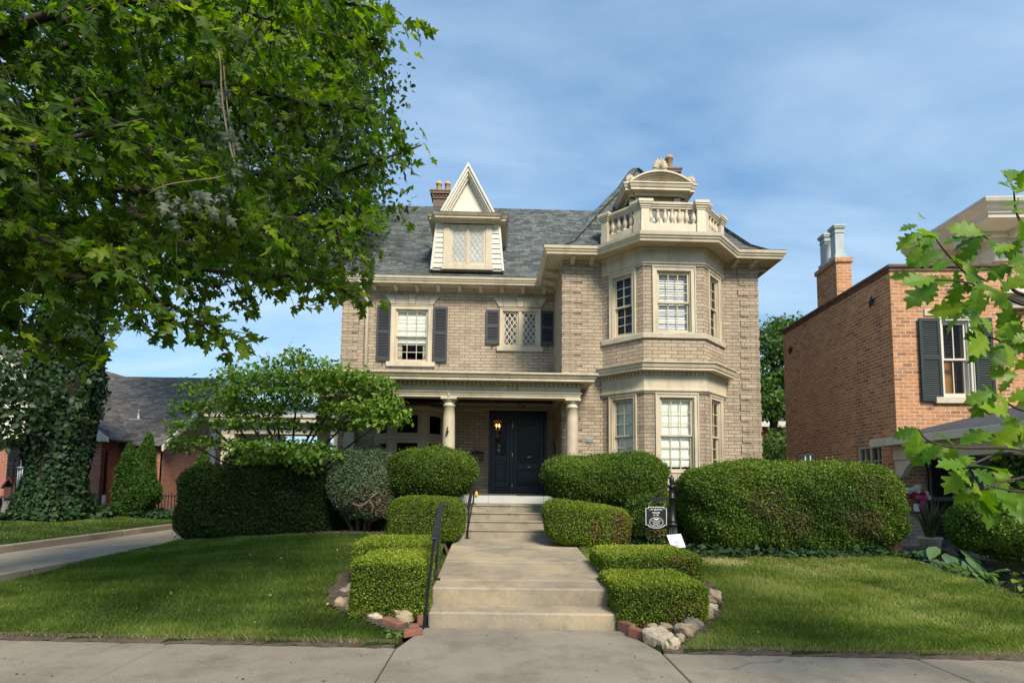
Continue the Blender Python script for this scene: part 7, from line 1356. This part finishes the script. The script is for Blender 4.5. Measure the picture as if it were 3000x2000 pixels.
# scraps of bark and clods on the soil
P = []
for b_ in BEDS[:2] + BEDS[2:3]:
    xs = [p[0] for p in b_]; ys = [p[1] for p in b_]; x = q.uniform(min(xs), max(xs), 1400); y = q.uniform(min(ys), max(ys), 1400); s = inside(b_, x, y); P.append(np.stack([x[s], y[s], np.maximum(gh(x[s], y[s]), 0) + 0.02], 1))
P = np.concatenate(P); n = len(P); V, F = scatter(BOX, P, q.normal(size=(n, 3)) * np.array([1, 1, .3]), q.normal(size=(n, 3)) * .5 + np.array([0, 0, 1]), q.uniform(.012, .04, n))
M['scraps'] = leafmat('bark_scraps', [(0, (0.03, 0.02, 0.014)), (0.6, (0.10, 0.07, 0.045)), (1, (0.22, 0.16, 0.10))], 0.0, 0.9); o = npmesh('bark_scraps', V, F, M['scraps'], None, per(BOX, q.uniform(size=n))); tag(o, 'bark scraps and dry leaves scattered on the soil beds', 'mulch', kind='stuff')
# ivy on the ground
def ground_ivy(polys, dens, label, size=(0.07, 0.13), mat='ivy', hgt=0.14):
    P = []
    for b_ in polys:
        xs = [p[0] for p in b_]; ys = [p[1] for p in b_]; k = int(dens * (max(xs) - min(xs)) * (max(ys) - min(ys))); x = q.uniform(min(xs), max(xs), k); y = q.uniform(min(ys), max(ys), k); s = inside(b_, x, y); x, y = x[s], y[s]; P.append(np.stack([x, y, np.maximum(gh(x, y), 0) + 0.03 + hgt * q.uniform(0, 1, len(x)) * (0.6 + 0.4 * np.sin(x * 5) * np.cos(y * 4))], 1))
    P = np.concatenate(P); n = len(P); V, F = scatter(IVY, P, q.normal(size=(n, 3)) * np.array([.8, .8, .3]) + np.array([0, -.4, -.2]), q.normal(size=(n, 3)) * .4 + np.array([0, -.35, .8]), q.uniform(*size, n))
    return tag(npmesh('ivy_cover', V, F, M[mat], None, per(IVY, q.beta(2, 2, n))), label, 'ivy', kind='stuff')
ground_ivy([[(-15.5, 13.6), (-11.2, 13.7), (-10.8, 14.6), (-11.0, 16.2), (-15.5, 16.2)], [(-13, 16.2), (-9.0, 16.0), (-8.8, 17.6), (-13, 17.8)]], 260, 'dark ivy spreading over the ground round the ivy clad trunk', (0.10, 0.17), hgt=0.26)
ground_ivy([[(3.05, 8.15), (4.6, 8.12), (6.3, 8.22), (6.55, 7.9), (6.8, 8.4), (6.6, 9.2), (3.2, 8.9)], [(2.1, 8.85), (3.2, 8.6), (3.4, 9.3), (2.2, 9.4)]], 420, 'ivy creeping along the foot of the right hedge', (0.05, 0.10), hgt=0.14)
def lowplant(name, label, cat, x, y, n, size, mat, leaf=OVATE, h=0.25, r=0.25, seed=0, arch=0.5):
    g = np.random.default_rng(seed); z = max(ghf(x, y), 0); a = g.uniform(0, 6.28, n); rr = r * np.sqrt(g.uniform(0.05, 1, n)); P = np.stack([x + rr * np.cos(a), y + rr * np.sin(a), z + h * (1 - 0.5 * (rr / r) ** 2) * g.uniform(0.5, 1.1, n)], 1)
    d = np.stack([np.cos(a), np.sin(a), g.normal(size=n) * .3 - arch * rr / r], 1); V, F = scatter(leaf, P, d, np.stack([np.cos(a) * .4, np.sin(a) * .4 - .3, np.ones(n)], 1), size * g.uniform(.7, 1.25, n)); root = thing(name, label, cat, (x, y, z))
    npmesh('foliage', V, F, M[mat], root, per(leaf, g.uniform(size=n))); s = MB()
    for i in range(0, n, 2): s.tube([(x + g.normal() * .03, y + g.normal() * .03, z - 0.02), tuple((P[i] + np.array([x, y, z])) / 2 + np.array([0, 0, h * .25])), tuple(P[i])], [.006, .005, .004], 4)
    s.build('stem', M['lush'] if False else M['twig'], root, recalc=False); return root
lowplant('hosta', 'hosta with broad blue green leaves below the snake plant', 'hosta', 6.98, 8.15, 80, 0.27, 'hosta', OVATE, 0.50, 0.45, 1, 0.9)
lowplant('hosta', 'smaller darker hosta right of the broad leaved one', 'hosta', 7.5, 8.3, 60, 0.24, 'hosta', OVATE, 0.36, 0.36, 2, 0.9)
for i, (x, y, h, k, lb) in enumerate(((6.78, 6.75, .40, 26, 'tall weedy seedling with heart shaped leaves in the right bed'), (6.58, 7.25, .16, 40, 'low patch of round leaves at the lawn edge, right bed'), (7.05, 6.75, .30, 30, 'bright leafed seedling at the right photo edge'), (6.62, 6.35, .15, 40, 'low leafy clump nearest the pavement in the right bed'), (6.62, 7.75, .14, 34, 'small leafy clump beside the crest of the right lawn'))): lowplant('seedling_plant', lb, 'plant', x, y, k, 0.12, 'lush', OVATE, h, 0.26, 40 + i, 0.5)
for i, (x, y) in enumerate(((-3.15, 10.6), (-2.55, 10.5), (-2.05, 10.45))): lowplant('weed', ('tiny bright weed sprouting at the dark hedge end of the juniper bed', 'tiny bright weed sprouting below the bare juniper stems', 'tiny bright weed sprouting in the soil closest to the mushroom yew')[i], 'weed', x, y, 9, 0.07, 'lush', OVATE, .08, .08, 50 + i)
lowplant('weed', 'small green weed in the pavement corner beside the loose bricks', 'weed', -0.93, 5.04, 10, 0.06, 'lush', OVATE, .07, .06, 55); lowplant('marigold', 'small plant with orange yellow blooms beside the sign post', 'flower', 2.70, 9.0, 16, 0.06, 'sansev', OVATE, .3, .12, 56)
px_, py_ = 7.98, 9.55; pot = thing('planter', 'white round planter holding the striped snake plant', 'planter', (px_, py_, 0.27)); s = MB(); s.lathe([(0.10, 0), (0.14, 0.02), (0.17, 0.22), (0.19, 0.25), (0.19, 0.28), (0.165, 0.28), (0.155, 0.24)], (px_, py_, 0.27), 20); s.build('pot', M['white'], pot)
g = np.random.default_rng(77); s = MB(); VV, FF_, RR = [], [], []
for i in range(30):
    a = g.uniform(0, 6.28); l = g.uniform(.45, .95); out = g.uniform(.1, .55); pts = [(px_ + 0.06 * math.cos(a) + out * l * (f ** 1.7) * math.cos(a), py_ + 0.06 * math.sin(a) + out * l * (f ** 1.7) * math.sin(a), .5 + l * (f - .35 * out * f * f)) for f in np.linspace(0, 1, 7)]
    sd = np.array([-math.sin(a), math.cos(a), 0]); b0 = len(VV)
    for k, p in enumerate(pts):
        wd = .028 * math.sin(math.pi * min(.12 + k / 6.6, 1)); 
        for e, rv in ((-1, 1), (-.45, .2), (.45, .2), (1, 1)): VV.append(np.array(p) + sd * wd * e); RR.append(rv)
    FF_ += [(b0 + k * 4 + e, b0 + k * 4 + e + 1, b0 + k * 4 + e + 5, b0 + k * 4 + e + 4) for k in range(6) for e in range(3)]
sn = thing('snake_plant', 'snake plant with long yellow edged leaves in the white planter', 'plant', (px_, py_, 0.5)); npmesh('leaves', np.array(VV), np.array(FF_), M['sansev'], sn, np.array(RR))
es = MB()
for xa, xb in ((-14.0, -8.7), (-6.2, -0.87), (1.48, 12.0)):
    k = int((xb - xa) / 0.08); P = []
    for i in range(k + 1):
        x = xa + (xb - xa) * i / k; wv = 0.015 * math.sin(x * 31) + 0.012 * math.sin(x * 13.7); P += [(x, ye(x) - 0.036 + wv, 0.001), (x, ye(x) - 0.012, 0.016), (x, ye(x) + 0.05, 0.05)]
    es.add(P, [(i * 3 + a, i * 3 + 3 + a, i * 3 + 4 + a, i * 3 + 1 + a) for i in range(k) for a in (0, 1)])
tag(es.build('lawn_edge', M['soil'], recalc=False), 'crumbly brown soil along the lawn edge at the pavement', 'soil edge', kind='structure')
# ------------------------------------------------------------------ grass
M['grass'] = leafmat('grass_blade', [(0.0, (0.036, 0.072, 0.012)), (0.3, (0.080, 0.130, 0.020)), (0.55, (0.155, 0.205, 0.036)), (0.78, (0.28, 0.31, 0.075)), (0.88, (0.34, 0.32, 0.12)), (1.0, (0.58, 0.47, 0.24))], 0.35, 0.6, spec=0.1)
def blades(n, x0, x1, y0, y1, seed, ref=5.0, bias=1.0):
    g = np.random.default_rng(seed); u = g.uniform(size=n); y = y0 * (y1 / y0) ** (u ** bias); x = g.uniform(x0, x1, n)
    s = (y > ye(x) - 0.005) & ~((x > -0.80 - .0 * y) & (x < np.where(y < 5.4, 1.47, 1.30 + .035 * (y - 5.5))) & (y < 11)) & ~((x < -6.30) & (x > -8.7)) & (edge_d(x, y) < 0.05) & (np.abs((x - 0.0)) < y * 1.02 + 0.5)
    for b_ in BEDS: s &= ~inside(b_, x, y)
    return x[s], y[s], g
X1, Y1, g = blades(620000, -7.0, 7.6, 4.5, 11.4, 1)
xl = g.uniform(-15.5, -8.66, 60000); yl2 = g.uniform(5.5, 16, 60000); s_ = (-xl < yl2 * 0.98 + .5) & ~((yl2 > 13.7) & (xl < -10.9)); X1 = np.concatenate([X1, xl[s_]]); Y1 = np.concatenate([Y1, yl2[s_]]); n = len(X1)
Zg = gh(X1, Y1); dist = np.hypot(X1, Y1); p3 = np.stack([X1, Y1, Zg * 0], 1)
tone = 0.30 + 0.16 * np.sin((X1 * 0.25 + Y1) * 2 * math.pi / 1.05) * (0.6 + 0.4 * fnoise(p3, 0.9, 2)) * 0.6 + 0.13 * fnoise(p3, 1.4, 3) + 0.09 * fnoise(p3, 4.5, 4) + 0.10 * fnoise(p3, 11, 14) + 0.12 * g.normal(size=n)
tone += np.where(X1 > 0.5, 0.24, 0.02) + 0.18 * np.clip(fnoise(p3, 2.6, 8), 0, 1) * (X1 > 0.5)  # right lawn sunny, left lawn shaded: the difference is put into the blade colour
dry = np.zeros(n)
for (u, v, r, k) in ((1640, 1592, .22, .9), (2060, 1575, .22, .8), (2190, 1612, .42, 1.0), (2130, 1628, .25, .8), (2420, 1640, .4, .35), (2040, 1598, .3, .6)):
    c = on(u, v, .40); dd = np.hypot((X1 - c.x) / 1.6, Y1 - c.y) / r + .25 * fnoise(p3, 9, 6); dry = np.maximum(dry, k * (1 - sst((dd - .4) / .8)))
edge_dry = (1 - sst((Y1 - ye(X1)) / .12)) * g.uniform(0, .9, n) * (g.uniform(size=n) < .5)
tone = np.where(g.uniform(size=n) < np.maximum(dry, edge_dry * .9), g.uniform(.86, 1.0, n), np.clip(tone, .02, .84)); tone = np.where(g.uniform(size=n) < .006, .92, tone)
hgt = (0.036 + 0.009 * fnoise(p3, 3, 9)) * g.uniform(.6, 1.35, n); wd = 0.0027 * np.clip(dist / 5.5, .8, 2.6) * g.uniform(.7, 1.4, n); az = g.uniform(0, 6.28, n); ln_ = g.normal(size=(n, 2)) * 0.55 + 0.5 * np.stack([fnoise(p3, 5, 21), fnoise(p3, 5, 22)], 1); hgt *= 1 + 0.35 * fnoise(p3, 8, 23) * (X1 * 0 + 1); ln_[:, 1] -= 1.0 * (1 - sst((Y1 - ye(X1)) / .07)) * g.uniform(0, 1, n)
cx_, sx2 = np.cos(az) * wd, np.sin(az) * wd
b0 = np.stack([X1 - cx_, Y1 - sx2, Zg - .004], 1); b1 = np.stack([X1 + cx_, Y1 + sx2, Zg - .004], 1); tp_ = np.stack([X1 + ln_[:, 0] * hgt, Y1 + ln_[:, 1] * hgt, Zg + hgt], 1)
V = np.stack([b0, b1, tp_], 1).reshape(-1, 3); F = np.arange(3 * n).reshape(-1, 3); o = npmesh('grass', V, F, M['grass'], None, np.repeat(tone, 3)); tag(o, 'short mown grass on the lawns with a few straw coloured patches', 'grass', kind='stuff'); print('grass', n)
# grit and clippings on the paving
k = 420; x = q.uniform(-5, 5.5, k); y = q.uniform(3.9, 10, k); zz_ = np.where(y < ye(x) - .03, 0.003, np.where(y < 5.4, 0.003, np.where(y < 5.78, .155, np.where(y < 6.2, .338, .345 + .02 * (y - 6.3))))); s_ = (y < ye(x) - .03) | ((x > -.6) & (x < 1.2) & (np.abs(y - 5.45) > .05)); x, y, zz_ = x[s_], y[s_], zz_[s_]; n = len(x)
V, F = scatter(BOX, np.stack([x, y, zz_], 1), q.normal(size=(n, 3)) * np.array([1, 1, .15]), q.normal(size=(n, 3)) * .3 + np.array([0, 0, 1]), q.uniform(.008, .03, n)); o = npmesh('paving_litter', V, F, M['scraps'], None, per(BOX, q.uniform(size=n))); tag(o, 'tiny scraps of leaf and grit on the paving', 'litter', kind='stuff')
# fallen leaves
k = 60; x = q.uniform(-6.0, 6.5, k); y = q.uniform(4.9, 9.5, k); s_ = (np.abs(x) > 1.6) & (edge_d(x, y) < 0) & (y > ye(x)); x, y = x[s_], y[s_]; n = len(x); P = np.stack([x, y, gh(x, y) + 0.05], 1)
V, F = scatter(OVATE, P, q.normal(size=(n, 3)) * np.array([1, 1, .2]), q.normal(size=(n, 3)) * .4 + np.array([0, -.2, 1]), q.uniform(.02, .045, n)); M['fallen'] = leafmat('fallen_leaf', [(0, (0.30, 0.17, 0.08)), (0.6, (0.42, 0.30, 0.17)), (1, (0.25, 0.25, 0.06))], 0.1, 0.7); o = npmesh('fallen_leaves', V, F, M['fallen'], None, per(OVATE, q.uniform(size=n))); tag(o, 'dry fallen leaves scattered on the lawns', 'fallen leaves', kind='stuff')
